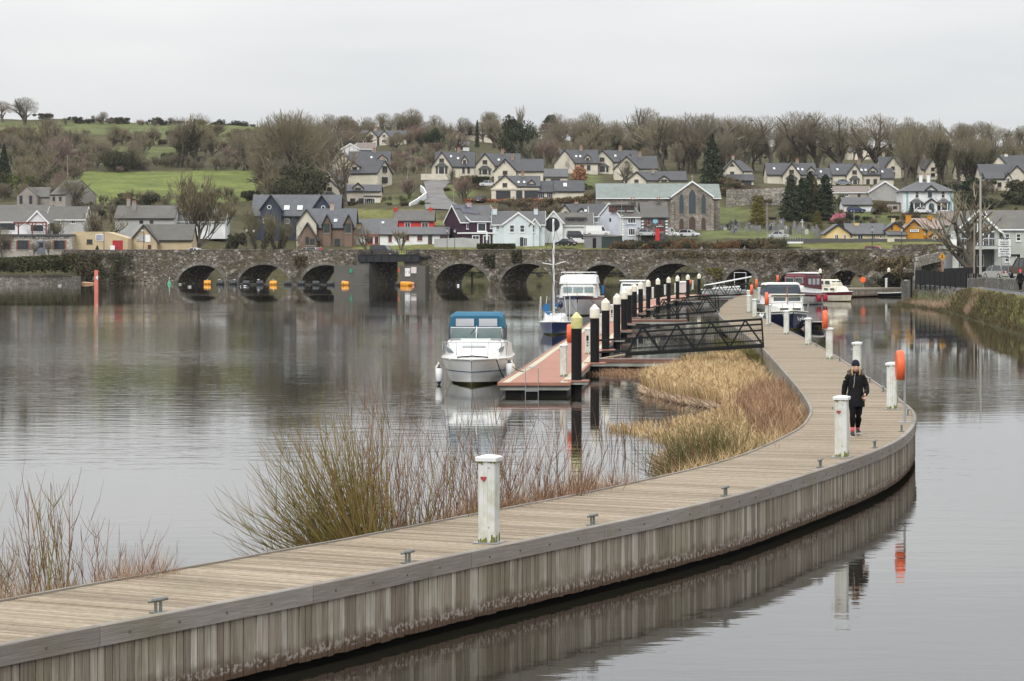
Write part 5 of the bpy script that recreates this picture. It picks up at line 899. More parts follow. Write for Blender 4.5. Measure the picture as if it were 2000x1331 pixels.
# ---------------------------------------------------------------- things on the boardwalk
WPT = M('pedestal_white', (.60,.61,.585), var=.08, sc=3, rough=.5, dirt=(.44,.44,.34), dsc=4.); CAPW = M('cap_white', (.74,.76,.75), var=.05, rough=.45); GALV = M('galvanised', (.36,.37,.38), var=.15, sc=6, rough=.45, metal=.6); MOSS = M('moss', (.16,.17,.035), var=.3, sc=9, rough=.95)
ORG = M('lifebuoy_orange', (.72,.125,.045), var=.06, rough=.45); BLK = M('black_paint', (.009,.009,.010), rough=.65, spec=.15); REDV = M('red_paint', (.30,.05,.05), var=.3, sc=60, rough=.6)
def pedestal_parts():
    b = MB(); w, d, h = .098, .098, 1.14; n = 9; ring = []
    for sx_, sy_, ax in ((1, -1, 0), (1, 1, 1), (-1, 1, 2), (-1, -1, 3)):
        pass
    pts = []; c = .012; g = .006
    for a, e in (((-w, -d), (w, -d)), ((w, -d), (w, d)), ((w, d), (-w, d)), ((-w, d), (-w, -d))):   # fluted column
        a, e = Vector(a), Vector(e); t = (e-a).normalized(); nn = Vector((t.y, -t.x))
        for k in range(n):
            u = (k+.12)/n if k else .07; v = (k+.88)/n if k < n-1 else .93; s = 0 if k in (0, n-1) or k % 2 == 0 else -g; pts += [a.lerp(e, u)+nn*s, a.lerp(e, v)+nn*s]
    b.loft([[Vector((p.x, p.y, z)) for p in pts] for z in (.012, h)])
    cp = MB().loft([[Vector((x*k, y*k, z)) for x, y in ((-1,-1), (1,-1), (1,1), (-1,1))] for z, k in ((h, .118), (h+.05, .124), (h+.062, .118), (h+.085, .045))])
    bs = MB().box(-.15, .15, -.15, .15, 0, .014); tp = MB().tube([(-.1, 0, .98), (-.15, 0, .98), (-.155, 0, .93)], .014, 6).box(-.17, -.14, -.03, .03, .985, 1.0)
    ms = MB(); r = random.Random(4)
    for k in range(26): x = r.uniform(-w, w); hh = r.uniform(.02, .16)*r.random(); f = r.random() < .55; ms.box(*( (x-.008, x+.008, -d-.003, -d+.002) if f else (w-.002, w+.003, x-.008, x+.008)), .015, .015+hh)
    for k in range(10): x = r.uniform(-w, w); hh = r.uniform(.01, .05); ms.box(x-.009, x+.009, -d-.003, -d+.002, h-hh, h-.002)
    sc = MB(); [sc.tube([(.03, -d-.004, z), (.03, -d+.002, z)], .012, 6) for z in (.22, 1.05)]
    return [('column', b.mesh('ped_column'), WPT), ('cap', cp.mesh('ped_cap'), CAPW), ('base_plate', bs.mesh('ped_base'), GALV), ('tap', tp.mesh('ped_tap'), GALV), ('moss', ms.mesh('ped_moss'), MOSS), ('screws', sc.mesh('ped_screw'), GALV)]
PEDM = pedestal_parts()
for _, me, m_ in PEDM: me.materials.append(m_)
MS2 = M('mossy_deck', (.17,.155,.075), var=.3, sc=9)
def pedestal(x, y, label, scale=1.25, heart=False, rz=None, h=DH):
    p = G(x, y, h); t = None
    e = empty('service_pedestal', (p.x, p.y, h), -.3 if rz is None else rz, label=label, cat='pedestal', group='white service pedestals'); e.scale = (scale,)*2+(1.0,)
    for n_, me, _ in PEDM: obj(n_, me, None, e)
    if heart:
        hb = MB(); pts = []
        for k in range(16): a = 2*pi*k/16; pts.append((.0026*16*sin(a)**3*.9, .0026*(13*cos(a)-5*cos(2*a)-2*cos(3*a)-cos(4*a))))
        hb.prism([(u-.03, v+.90) for u, v in pts], -.106, -.099); hb.build('heart_sticker', REDV, e)
    return e
for a in ((955,1060,'white service pedestal with a red heart, nearest on the boardwalk',1.25,True), (1644,893,'white service pedestal with red heart in front of the walking woman',1.25,True), (1742,799,'white service pedestal beside the big orange lifebuoy',), (1674,742,'white service pedestal behind the walking woman',), (1620,702,'white service pedestal just behind the woman, under the second lifebuoy',), (1578.6,674,'white service pedestal at the bow of the navy cruiser',), (1536,653,'white service pedestal in front of the navy cruiser hull',), (1501,636,'white service pedestal beside the lifebuoy left of the navy cruiser',), (1474,621,'slim white pedestal where the boardwalk straightens, nearest of the far group',), (1463,611,'slim white pedestal second nearest of the far group',), (1462,597,'slim white pedestal below the two far lifebuoys',), (1482,589,'slim white pedestal right of the far lifebuoys',), (1497,585,'slim white pedestal farthest on the bend',)): pedestal(*a)
for x, y, lb in ((1615,567,'white pedestal on the cross quay behind the maroon cruiser'), (1731,563,'white pedestal on the cross quay beside the black pile')): pedestal(x, y, lb)
# mooring cleats
cl_m = (lambda b: (b.box(-.075, .075, -.045, .045, 0, .012), b.tube([(-.035, 0, .0), (-.035, 0, .1)], .016, 6), b.tube([(.035, 0, 0), (.035, 0, .1)], .016, 6), b.tube([(-.135, 0, .108), (-.1, 0, .118), (0, 0, .115), (.1, 0, .118), (.135, 0, .108)], [.012, .02, .022, .02, .012], 8), b)[-1])(MB()).mesh('cleat'); cl_m.materials.append(M('cleat_metal', (.20,.205,.19), rough=.45, metal=.5, var=.2, sc=20))
for i, (x, y, lb) in enumerate(((312,1192,'nearest at lower left'), (803,1097,'left of the nearest pedestal'), (1169,1023,'right of the nearest pedestal'), (1420,966,'before the pedestal with the second heart'), (1621,911,'left of the second heart pedestal'), (1726,873,'where the edge starts to bend'), (1774,841,'on the outer bend'), (1779,809,'below the lifebuoy post'), (1760,785,'behind the lifebuoy post'), (1732,764,'beside the big lifebuoy pedestal'), (1707,746,'right of the woman'), (1647,705,'behind the woman'), (1630,694,'beyond the woman, next to last'), (1601,676,'farthest along the straight'))):
    p = G(x, y, DH+.025); k = min(range(len(Rs)-1), key=lambda j: (Rs[j]-p).length); t = Rs[k+1]-Rs[k]; e = obj('mooring_cleat', cl_m, None, label='grey metal mooring cleat on the boardwalk edge, '+lb, cat='cleat', group='mooring cleats'); nr = Vector((t.y, -t.x, 0)).normalized(); e.location = Rs[k]-nr*.16+Vector((0, 0, 0)); e.rotation_euler = (0, 0, atan2(t.y, t.x)); e.scale = (1.25,)*3
# lifebuoy housings on posts
def buoy_mesh():
    R, t = .36, .105; b = MB(); b.lathe([(.10, -t*.55), (R*.80, -t*.75), (R*.95, -t*.7), (R, -t*.25), (R, t*.55), (R*.97, t), (R*.86, t*1.02), (R*.60, t*1.0), (R*.52, t*.5), (.13, t*.5), (.10, t*.9)], (0, 0, 0), 'x', 28); b.sm = True; return b.mesh('lifebuoy_housing')
BM = buoy_mesh(); BM.materials.append(ORG); RM = MB().lathe([(.362, .012), (.372, .02), (.372, .05), (.362, .058)], (0, 0, 0), 'x', 28).mesh('lifebuoy_rim'); RM.materials.append(ORG)
def lifebuoy(x, yc, ybase, label, h=DH, yaw=-.06, s=1.):
    p = G(x, ybase, h); zc = CH+(YH-yc)*p.y/F; e = empty('lifebuoy_station', tuple(p), yaw, label=label, cat='lifebuoy', group='orange lifebuoy stations')
    o = obj('housing', BM, None, e); o.location = (-.13, 0, zc-h); o.scale = (s, s, s); o2 = obj('rim', RM, None, o)
    MB().tube([(0, 0, 0), (0, 0, zc-h+.1)], .028, 8).build('post', GALV, e); MB().box(-.15, .15, -.13, .13, 0, .012).build('base_plate', GALV, e)
for a in ((1767,714,825,'large orange lifebuoy housing nearest, on the outer bend'), (1617,625,702,'orange lifebuoy housing above the pedestals behind the woman'), (1501,584,640,'orange lifebuoy housing left of the navy cruiser'), (1471,566,606,'orange lifebuoy housing, left of the two far ones'), (1480,554,592,'orange lifebuoy housing, right of the two far ones'), (1521,545,583,'orange lifebuoy housing behind the navy cruiser')): lifebuoy(*a)
lifebuoy(1686, 547, 563, 'orange lifebuoy facing the river on the cross quay before the arch', yaw=1.1)

# ---------------------------------------------------------------- floating pontoon, piles, gangways
PON = [(2.34,92.9),(3.5,108.3),(4.52,123.6),(5.7,139),(6.82,155.8),(7.86,172),(8.99,188),(10.2,203),(11.65,219),(13.4,235),(15.3,250),(17.2,266),(19.3,281),(21.7,297)]
PX = lambda Y: interp([(y, x) for x, y in PON], Y) if Y > 92.9 else 2.34-(92.9-Y)*.075
RED = M('pontoon_red', (.36,.165,.115), var=.12, sc=1.2, rough=.7, dirt=(.30,.15,.105), dsc=.35, rv=.05); BEI = M('pontoon_beige', (.47,.43,.32), var=.12, sc=3, rough=.7); SIDE = M('pontoon_side', (.34,.35,.33), var=.15, sc=4, rough=.7, dirt=(.18,.18,.15)); FLT = M('float_black', (.02,.02,.018), rough=.6)
PH = .46
def build_pontoon():
    root = empty('floating_pontoon', (1, 92, 0), label='long floating pontoon with red deck and beige edge strips', cat='pontoon'); O = Vector((1, 92, 0)); ys = [91.4]+[91.4+4.*k for k in range(1, 53)]; fl = MB()
    def seg(mb, o0, o1, z0, z1, ya, yb, g=.01): mb.loft([[Vector((PX(y)+o, y, z))-O for o, y in ((o0, ya+g), (o1, ya+g), (o1, yb-g), (o0, yb-g))] for z in (z0, z1)])
    for ya, yb in zip(ys, ys[1:]):
        m_ = MB(); seg(m_, -2.35, -.55, PH-.05, PH, ya, yb); m_.build('deck_panel', RED, root)
        m_ = MB(); seg(m_, -2.62, -2.36, PH-.05, PH+.003, ya, yb); m_.build('edge_strip', BEI, root); m_ = MB(); seg(m_, -.54, -.26, PH-.05, PH+.003, ya, yb); m_.build('edge_strip', BEI, root)
        m_ = MB(); seg(m_, -2.74, -2.63, PH-.09, PH+.02, ya, yb, .0); m_.build('fender_board', RED, root); m_ = MB(); seg(m_, -.25, -.14, PH-.09, PH+.02, ya, yb, .0); m_.build('fender_board', RED, root)
        m_ = MB(); seg(m_, -2.66, -.2, PH-.26, PH-.095, ya, yb, 0); m_.build('frame', SIDE, root); seg(fl, -2.5, -.3, -.25, PH-.27, ya+.4, yb-.4)
    fl.build('floats', FLT, root); m_ = MB(); m_.box(PX(91.3)-2.74-1, PX(91.3)-.14-1, 91.28-92, 91.39-92, PH-.09, PH+.02); m_.build('fender_board', RED, root)
    b = MB(); [b.tube([(PX(y)-2.72-1, y-92, PH+.02), (PX(y)-2.72-1, y-92, PH+.1)], .022, 6) for y in [93+k*1.6 for k in range(42)]]; b.build('bollard_pins', GALV, root, kind='stuff')
build_pontoon()
PILE = [('shaft', MB().lathe([(.19, -1.2), (.19, 2.45)], k=14), BLK), ('cap', MB().lathe([(.2, 2.36), (.212, 2.40), (.212, 2.74), (.205, 2.76), (.03, 2.96)], k=14), M('pile_cap', (.72,.70,.60), var=.1, sc=3, rough=.6, dirt=(.62,.58,.40), dsc=2.)), ('collar', MB().box(-.42, .42, -.34, .34, PH-.12, PH-.02), SIDE), ('collar_rim', MB().box(-.46, .46, -.38, .38, PH-.02, PH+.03), RED)]
PILE = [(n_, (setattr(m_, 'sm', False), m_.mesh('pile_'+n_))[1], mt) for n_, m_, mt in PILE]
for _, me, mt in PILE: me.materials.append(mt)
ORD = ['nearest', 'second', 'third', 'fourth', 'fifth', 'sixth', 'seventh', 'eighth', 'ninth', 'tenth', 'eleventh', 'twelfth', 'thirteenth', 'fourteenth']
mossycap = PILE[1][1].copy(); mossycap.materials.clear(); mossycap.materials.append(M('pile_cap_mossy', (.50,.48,.16), var=.25, sc=5, rough=.8, dirt=(.62,.60,.42), dsc=3.))
for i, (x, y) in enumerate(PON):
    e = empty('mooring_pile', (x, y, 0), rnd.uniform(-.1, .1), label=f'black steel mooring pile with white conical cap, {ORD[i]} along the pontoon' if i else 'black mooring pile with yellow mossy cap at the pontoon end', cat='pile', group='black mooring piles')
    for n_, me, mt in PILE: obj(n_, mossycap if (i == 0 and n_ == 'cap') else me, None, e)
for x, y, lb in ((1602,562,'black pile with yellow cap behind the cross quay'), (1736,558,'black pile with white cap where the cross quay meets the bank')):
    p = G(x, y, 1.0); e = empty('mooring_pile', (p.x, p.y, .45), 0, label=lb, cat='pile', group='black mooring piles'); [obj(n_, me, None, e) for n_, me, mt in PILE[:2]]
for x, y, lb in ((1101,736,'white pedestal at the near end of the red pontoon'),): pedestal(x, y, lb, 1.15, h=PH)
SOCK = M('socket_grey', (.30,.31,.33), rough=.5)
for k, (x, y) in enumerate(((1149,692),(1175,655),(1196,630),(1216,613),(1222,608),(1275,584),(1299,577),(1319,573),(1353,566))):
    e = pedestal(x, y, f'white pontoon pedestal, {ORD[k]} behind the piles', 1.3 if k in (0, 2) else 1.0, h=PH)
    if k in (0, 2): MB().box(-.04, .04, -.112, -.1, .62, .86).box(-.03, .03, -.112, -.1, .5, .56).box(-.03, .03, -.112, -.1, .38, .44).build('socket', BLK, e)
lifebuoy(1118, 652, 733, 'orange lifebuoy housing on the near end of the red pontoon', PH); lifebuoy(1350, 552, 568, 'orange lifebuoy housing at the far end of the red pontoon', PH)
e = empty('storage_locker', tuple(G(1334, 572, PH)), 0, label='pinkish white storage locker on the far pontoon', cat='locker'); MB().box(-.45, .45, -.4, .4, 0, 1.25).build('body', M('locker_pink', (.62,.52,.49)), e); MB().loft([[Vector((x*k, y*k, z)) for x, y in ((-1,-1), (1,-1), (1,1), (-1,1))] for z, k in ((1.25, .5), (1.3, .5), (1.42, .3))]).build('lid', CAPW, e)
# ladder at the end of the pontoon
p = G(1040, 757, PH); e = empty('boarding_ladder', (p.x, 91.2, 0), label='thin metal boarding ladder at the near end of the red pontoon', cat='ladder')
for sx_ in (-.23, .23): MB().tube([(sx_, 0, -.6), (sx_, 0, PH+.52), (sx_, .12, PH+.56), (sx_, .3, PH+.03)], .016, 6).build('stile', GALV, e)
for z in (-.1, .18, PH+.56): MB().tube([(-.23, 0, z), (.23, 0, z)], .014, 6).build('rung', GALV, e)
def pontoon_finger(a, b, w, label):
    a, b = Vector(a), Vector(b); d = b-a; L = d.length; e = empty('finger_pontoon', (a.x, a.y, 0), atan2(d.y, d.x), label=label, cat='pontoon', group='short finger pontoons')
    MB().box(0, L, -w/2, w/2, PH-.26, PH-.11).build('frame', SIDE, e); MB().box(0, L, -w/2-.04, w/2+.04, PH-.1, PH).build('deck', M('finger_red', (.19,.085,.06), rough=.6), e); MB().box(L*.62, L*.95, -w/2+.1, w/2-.1, -.3, PH-.27).build('float', M('float_grey', (.2,.2,.16), rough=.8), e); MB().box(.2, L*.3, -w/2+.1, w/2-.1, -.3, PH-.27).build('float', FLT, e)
pontoon_finger((3.5, 112.4), (7.4, 112.2), 2.4, 'short brown topped finger pontoon under the near gangway'); pontoon_finger((8.3, 182), (12.4, 181.6), 2.4, 'short brown finger pontoon under the middle gangway'); pontoon_finger((17.3, 267), (22.5, 266.6), 2.4, 'short finger pontoon under the far gangway')
DKB = M('gangway_black', (.010,.012,.012), rough=.6, var=.2, spec=.15)
def gangway(a, b, label, H=1.22, W=1.1, n_=4):
    a, b = Vector(a), Vector(b); d = b-a; L = d.length; e = empty('gangway', tuple(a), atan2(d.y, d.x), label=label, cat='gangway', group='black truss gangways'); e.rotation_euler = (0, -atan2(d.z, d.xy.length), atan2(d.y, d.x))
    for s in (-1, 1):
        y = s*W/2; MB().bar((0, y, .05), (L, y, .05), .1, .14).build('bottom_chord', DKB, e); MB().bar((.75, y, H), (L, y, H), .07, .07).build('top_chord', DKB, e)
        MB().bar((L-.03, y, .05), (L-.03, y, H), .07).build('end_post', DKB, e); k = L/n_; MB().bar((0, y, .05), (.78, y, H), .07).build('brace', DKB, e)
        x = .78; st = (L-.78)/(2*n_-1.0); up = True
        for j in range(2*n_-1): MB().bar((x, y, H if up else .05), (min(L-.03, x+st), y, .05 if up else H), .06).build('brace', DKB, e); x += st; up = not up
        for z in (.28, .72, .98): MB().bar((.2 if z < .5 else (-1.2 if z == .72 else .6), y, z), (L, y, z), .05 if z > .5 else .03).build('hand_rail' if z > .5 else 'kick_rail', DKB, e)
        MB().tube([(0.1, y, .72), (-1.2, y, .72), (-1.45, y, .64), (-1.5, y, .45), (-1.42, y, .27), (-1.2, y, .2), (.1, y, .2)], .03, 6).build('hoop_rail', DKB, e)
        ms = MB(); x = .55
        while x < L: ms.box(x-.004, x+.004, y-.004, y+.004, .12, min(H, .12+(x+.1)*1.5) if x < .7 else .95); x += .075
        for z in (.2, .4, .6, .8): ms.box(.5, L, y-.004, y+.004, z-.003, z+.003)
        ms.build('mesh_panel', DKB, e, kind='stuff')
    MB().box(0, L, -W/2+.05, W/2-.05, .03, .07).build('walkway', BEI, e); MB().loft([[Vector((-1.9, y, -.16)), Vector((0, y, .03)), Vector((0, y, .06)), Vector((-1.9, y, -.13))] for y in (-.45, .45)]).build('ramp', M('ramp_tan', (.34,.28,.18)), e)
gangway((5.0, 111.75, .66), (10.95, 111.2, 1.05), 'long black truss gangway with mesh sides, nearest of three', 1.2, n_=4); gangway((10.1, 181.2, .66), (14.5, 180, 1.05), 'black truss gangway, middle of three', 1.2, n_=3); gangway((19.6, 266, .66), (24.6, 264, 1.05), 'black truss gangway, farthest of three, before the bridge', 1.2, n_=4)
# ---------------------------------------------------------------- boats (bow toward -y)
GEL = M('gelcoat', (.72,.73,.72), var=.04, sc=.8, rough=.25, spec=.5, dirt=(.62,.61,.55), dsc=.9); NAVY = M('navy_hull', (.012,.018,.05), var=.15, rough=.25, spec=.5); BOOT = M('boot_weed', (.10,.095,.02), var=.5, sc=4, rough=.9); BLUEC = M('blue_canvas', (.028,.125,.20), var=.12, sc=2, rough=.8); SAIL = M('sail_blue', (.02,.13,.32), rough=.8); STEEL = M('stainless', (.55,.56,.57), metal=.9, rough=.25); VIN = M('clear_vinyl', (.52,.54,.57), rough=.25); BGL = M('boat_glass', (.05,.065,.07), var=.4, rough=.08, spec=.6); PGL = M('screen_glass', (.19,.26,.26), var=.2, rough=.08, spec=.6); MAR = M('maroon', (.10,.012,.02), var=.15, rough=.5); RFD = M('fender_red', (.38,.02,.04), rough=.5); CREAM_G = M('gelcoat_cream', (.70,.67,.56), var=.05, rough=.3, dirt=(.55,.5,.36), dsc=1.2); TEAK = M('teak', (.25,.12,.05), rough=.6); GRYH = M('grey_hull', (.50,.50,.51), var=.07, rough=.35, dirt=(.40,.40,.40)); CANV = M('dark_canvas', (.05,.06,.075), rough=.8); DINK = M('dinghy_grey', (.07,.08,.085), rough=.6)
def half(t, B, full=.35, p=2.2): return B/2*(1-max(0, (t-full)/(1-full))**p)*(.9+.1*min(1, t/.2))
def hull(root, L, B, sh0, sh1, mat, draft=.35, band=None, flare=.8, p=2.2, full=.35, deckmat=None, rub=None):
    """lofted hull: keel, chine, sheer; bow at y=-L/2"""
    N = 22; ks, mb, bt = [], MB(), MB(); rows = []
    for i in range(N+1):
        t = i/N; y = L/2-t*L; b = max(.012, half(t, B, full, p)); s = sh0+(sh1-sh0)*t**2; rake = .38*(t**3); kz = -draft*(1-t**5*.6); bc = max(.01, b*flare*(1-.55*t**4))
        rows.append([Vector((0, y+rake*.9, kz)), Vector((bc*.9, y+rake*.6, .03+.12*t**3)), Vector((bc, y+rake*.45, .16+.22*t**3)), Vector((lerp(bc, b, .6), y+rake*.2, lerp(.16, s, .55))), Vector((b, y-.08*t**3, s))])
    def skin(k0, k1, m_, nm, par=root):
        mb = MB()
        for sg in (1, -1):
            rr = [[Vector((v.x*sg, v.y, v.z)) for v in r[k0:k1+1]] for r in rows]; mb.loft(rr[::sg] if False else rr, False, False)
        mb.quad(*[Vector((v.x, v.y, v.z)) for v in rows[0][k0:k1+1]], *[Vector((-v.x, v.y, v.z)) for v in rows[0][k0:k1+1]][::-1]); return mb.build(nm, m_, par, True)
    h = skin(1, 4, mat, 'hull'); skin(0, 1, BOOT, 'bottom', h)
    d = MB().loft([[Vector((-r[4].x, r[4].y, r[4].z-.01)), Vector((0, r[4].y, r[4].z+.05)), Vector((r[4].x, r[4].y, r[4].z-.01))] for r in rows], False, False); d.build('deck', deckmat or GEL, root)
    g = MB()
    for sg in (1, -1): g.tube([Vector((r[4].x*sg, r[4].y, r[4].z)) for r in rows], .045, 6)
    g.build('rubbing_strake', rub or GEL, h)
    if band:
        z0, z1, m_ = band; q = MB()
        for sg in (1, -1):
            rr = []
            for r in rows:
                f = lambda z: (r[3].lerp(r[4], min(1, (z*r[4].z-r[3].z)/(r[4].z-r[3].z))) if z*r[4].z > r[3].z else r[2].lerp(r[3], max(0, (z*r[4].z-r[2].z)/(r[3].z-r[2].z)))); u, v = f(z0), f(z1); rr.append([Vector((sg*(u.x+.012), u.y-.006, u.z)), Vector((sg*(v.x+.012), v.y-.006, v.z))])
            q.loft(rr, False, False)
        q.build('stripe', m_, h)
    return rows
def cab(rings, n_=4):
    """superstructure: rings (y, half width low, half width high, z low, z high)"""
    mb = MB(); return mb.loft([[Vector((-wb, y, zb)), Vector((wb, y, zb)), Vector((wt, y, lerp(zb, zt, .86))), Vector((wt*.86, y, zt)), Vector((-wt*.86, y, zt)), Vector((-wt, y, lerp(zb, zt, .86)))] for y, wb, wt, zb, zt in rings])
def pane(root, c, w, h, tilt=0., m_=None, nm='window', fr=GEL, rz=0, tw=1.):
    """framed pane centred at c facing -y"""
    mt = Matrix.Translation(c) @ Matrix.Rotation(rz, 4, 'Z') @ Matrix.Rotation(tilt, 4, 'X'); f = MB(); f.loft([[mt @ Vector(v) for v in ((-w/2-.03, y, -h/2-.03), (w/2+.03, y, -h/2-.03), (w/2*tw+.03, y, h/2+.03), (-w/2*tw-.03, y, h/2+.03))] for y in (-.02, .02)]); o = f.build(nm, fr, root)
    MB().loft([[mt @ Vector(v) for v in ((-w/2, y, -h/2), (w/2, y, -h/2), (w/2*tw, y, h/2), (-w/2*tw, y, h/2))] for y in (-.035, -.021)]).build('pane', m_ or BGL, o); return o
def fender(root, p, m1, m2=None, r=.11, L=.6):
    x, y, z = p; o = MB().lathe([(.02, L/2+.08), (.04, L/2), (r, L/2-.1), (r, -L/2+.1), (.04, -L/2), (.02, -L/2-.05)], p, 'z', 10).build('fender', m1, root, True)
    if m2: MB().lathe([(.025, L/2+.1), (.06, L/2), (r*.8, L/2-.05)], p, 'z', 10).build('fender_end', m2, o); MB().lathe([(r*.8, -L/2+.05), (.06, -L/2-.02), (.02, -L/2-.08)], p, 'z', 10).build('fender_end', m2, o)
def rail(root, pts, post=.4, r=.014, every=1): 
    m_ = MB().tube(pts, r, 5); o = m_.build('pulpit_rail', STEEL, root)
    for q in pts[::every]: MB().tube([q, (q[0]*.97, q[1], q[2]-post)], r*.9, 5).build('stanchion', STEEL, o)
def boat(name, label, x, y, yaw): return empty(name, (x, y, 0), yaw, label=label, cat='boat')
def line(root, a, b, sag=.2, r=.012):
    a, b = Vector(a), Vector(b); MB().tube([a.lerp(b, t)-Vector((0, 0, sag*4*t*(1-t))) for t in (0, .25, .5, .75, 1)], r, 4).build('mooring_rope', BLK, root)
# white sports cruiser with the blue hood
L = 7.6; e = boat('motor_cruiser', 'white motor cruiser with blue canvas hood moored at the near pontoon end', -1.38, 98.2+L/2, -.045); hull(e, L, 2.72, .98, 1.02, GEL, .35, (.50, .535, M('stripe_blue', (.10,.14,.24))), .86, 2.6, .5)
cab([(-L/2+.55, .25, .15, .98, 1.06), (-L/2+1.2, .95, .7, .98, 1.30), (-L/2+2.2, 1.22, 1.0, .98, 1.60), (-L/2+2.9, 1.26, 1.12, .98, 1.74), (L/2-.5, 1.28, 1.2, .95, 1.5)]).build('coachroof', GEL, e)
for sg in (-1, 1):
    pane(e, (sg*.52, -L/2+3.12, 1.95), .98, .46, .55, PGL, 'windscreen', STEEL, tw=.94); MB().loft([[Vector((sg*w, y, z)) for y, z in ((-L/2+2.95, 1.72), (-L/2+5.6, 1.6), (-L/2+5.6, 2.2), (-L/2+3.35, 2.16))][::sg] for w in (1.06, 1.1)]).build('side_screen', CANV, e)
    MB().loft([[Vector((sg*(w+dx), y, z)) for w, y, z in ((.62, -L/2+1.35, 1.22), (.95, -L/2+1.95, 1.26), (.99, -L/2+2.35, 1.45), (.9, -L/2+2.1, 1.42))][::sg] for dx in (.14, .17)]).build('side_window', BGL, e); MB().box(sg*.8-.2, sg*.8+.2, -L/2+2.55, -L/2+2.75, 1.68, 1.745).build('vent_grille', GALV, e)
cab([(-L/2+3.28, 1.10, 1.02, 2.16, 2.62), (-L/2+3.6, 1.12, 1.05, 2.12, 2.74), (-L/2+4.6, 1.12, 1.05, 2.1, 2.76), (-L/2+5.7, 1.1, .98, 2.1, 2.6)]).build('canvas_hood', BLUEC, e)
for sg in (-1, 1): pane(e, (sg*.46, -L/2+3.25, 2.36), .72, .30, .12, VIN, 'hood_window', BLUEC)
MB().box(-.45, .45, -L/2+1.55, -L/2+1.95, 1.42, 1.50).build('deck_hatch', M('hatch', (.42,.44,.44)), e); MB().tube([(-.6, -L/2+.62, 1.08), (0, -L/2+.56, 1.13), (.6, -L/2+.62, 1.08)], .03, 6).build('bow_roller', BLK, e)
R_ = [(1.22, -L/2+3.0, 1.62), (1.28, -L/2+2.0, 1.62), (1.1, -L/2+1.1, 1.64), (.62, -L/2+.4, 1.66), (0, -L/2+.15, 1.67)]; rail(e, R_+[(-a, b, c) for a, b, c in R_[::-1][1:]], .5)
for p in ((-1.42, -L/2+2.0, .45), (-1.34, -L/2+1.2, .38), (1.36, -L/2+1.9, .55), (1.42, -L/2+2.6, .5)): fender(e, p, M('fender_cream', (.66,.61,.49)) if abs(p[0]) > 1.4 else CAPW, NAVY if abs(p[0]) < 1.4 else None, .125, .62)
line(e, (.9, -L/2+.9, 1.0), (1.62, -L/2+1.0, .46), .5, .02); line(e, (1.2, -L/2+2.2, 1.0), (1.95, -L/2+1.4, .5), .15, .016); MB().tube([(0, -L/2+3.0, 1.76), (0, -L/2+3.27, 2.2)], .03, 6).build('screen_mullion', STEEL, e); MB().tube([(0, -L/2+3.0, 2.15), (-.22, -L/2+2.95, 1.9)], .012, 4).build('wiper', BLK, e)
# navy sailing yacht
L = 7.; e = boat('sailing_yacht', 'small navy hulled sailing yacht with bare white mast', 2.72, 160.5+L/2, -.06); hull(e, L, 2.0, .72, .86, M('blue_hull', (.016,.04,.13), var=.15, rough=.3, spec=.4), .4, None, .85, 2., .3, rub=GEL); cab([(-L/2+1.6, .35, .2, .8, .95), (-L/2+2.3, .7, .55, .78, 1.18), (-L/2+4.6, .85, .7, .72, 1.3), (-L/2+4.8, .85, .7, .7, .9)]).build('coachroof', GEL, e)
mz = MB().tube([(0, -L/2+2.6, .9), (-.02, -L/2+2.6, 4.), (-.03, -L/2+2.6, 7.35)], [.075, .07, .055], 8).build('mast', CAPW, e, True); MB().tube([(-.75, -L/2+2.6, 4.55), (0, -L/2+2.6, 4.42), (.75, -L/2+2.6, 4.65)], .03, 6).build('spreader', CAPW, mz)
for a in ((-.98, -L/2+2.9, .8), (.98, -L/2+2.9, .8), (0, -L/2+.1, .9), (0, L/2-.1, .75)): MB().tube([a, (-.75 if a[0] < 0 else .75 if a[0] > 0 else 0, -L/2+2.6, 4.5) if a[0] else (-.03, -L/2+2.6, 7.2), (-.03, -L/2+2.6, 7.2)], .009, 4).build('stay', BLK, mz)
sp_ = MB(); [sp_.tube([(.08*cos(k*1.3), -L/2+2.52+.02*sin(k), 2.6+k*.42), (.08*cos(k*1.3+1.3), -L/2+2.5, 2.6+(k+1)*.42)], .014, 4) for k in range(11)]; sp_.build('halyard', BLK, mz)
MB().tube([(0, -L/2+2.7, 1.75), (0, L/2-.6, 1.6)], .06, 6).build('boom', CAPW, e); MB().loft([[Vector((dx, y, z+dz)) for dx, dz in ((-.16, 0), (0, -.2), (.16, 0), (0, .22))] for y, z in ((-L/2+2.8, 1.9), (-L/2+4, 1.85), (L/2-.7, 1.72))]).build('sail_cover', SAIL, e); MB().loft([[Vector((x+dx, -L/2+2.2+dy, z)) for dx, dy in ((-w, -.1), (w, -.1), (w, .1), (-w, .1))] for x, z, w in ((-.3, 1.25, .08), (-.42, 1.5, .2), (-.5, 1.75, .22), (-.38, 1.95, .1))]).build('blue_jib_bag', SAIL, e); fender(e, (.45, -L/2+2.0, 1.9), NAVY, None, .16, .45)
for a in ((-.85, -.3, 0), (-.7, .6, .2), (-.95, -1, .1), (.85, -.3, -.2), (.95, .9, 0)): MB().tube([(a[0], a[1], .8), (a[0]+a[2], a[1], 2.4)], .016, 4).build('stanchion', CAPW, e)
R_ = [(.95, -L/2+2.2, 1.35), (.55, -L/2+.8, 1.45), (0, -L/2, 1.5)]; rail(e, R_+[(-a, b, c) for a, b, c in R_[::-1][1:]], .55)
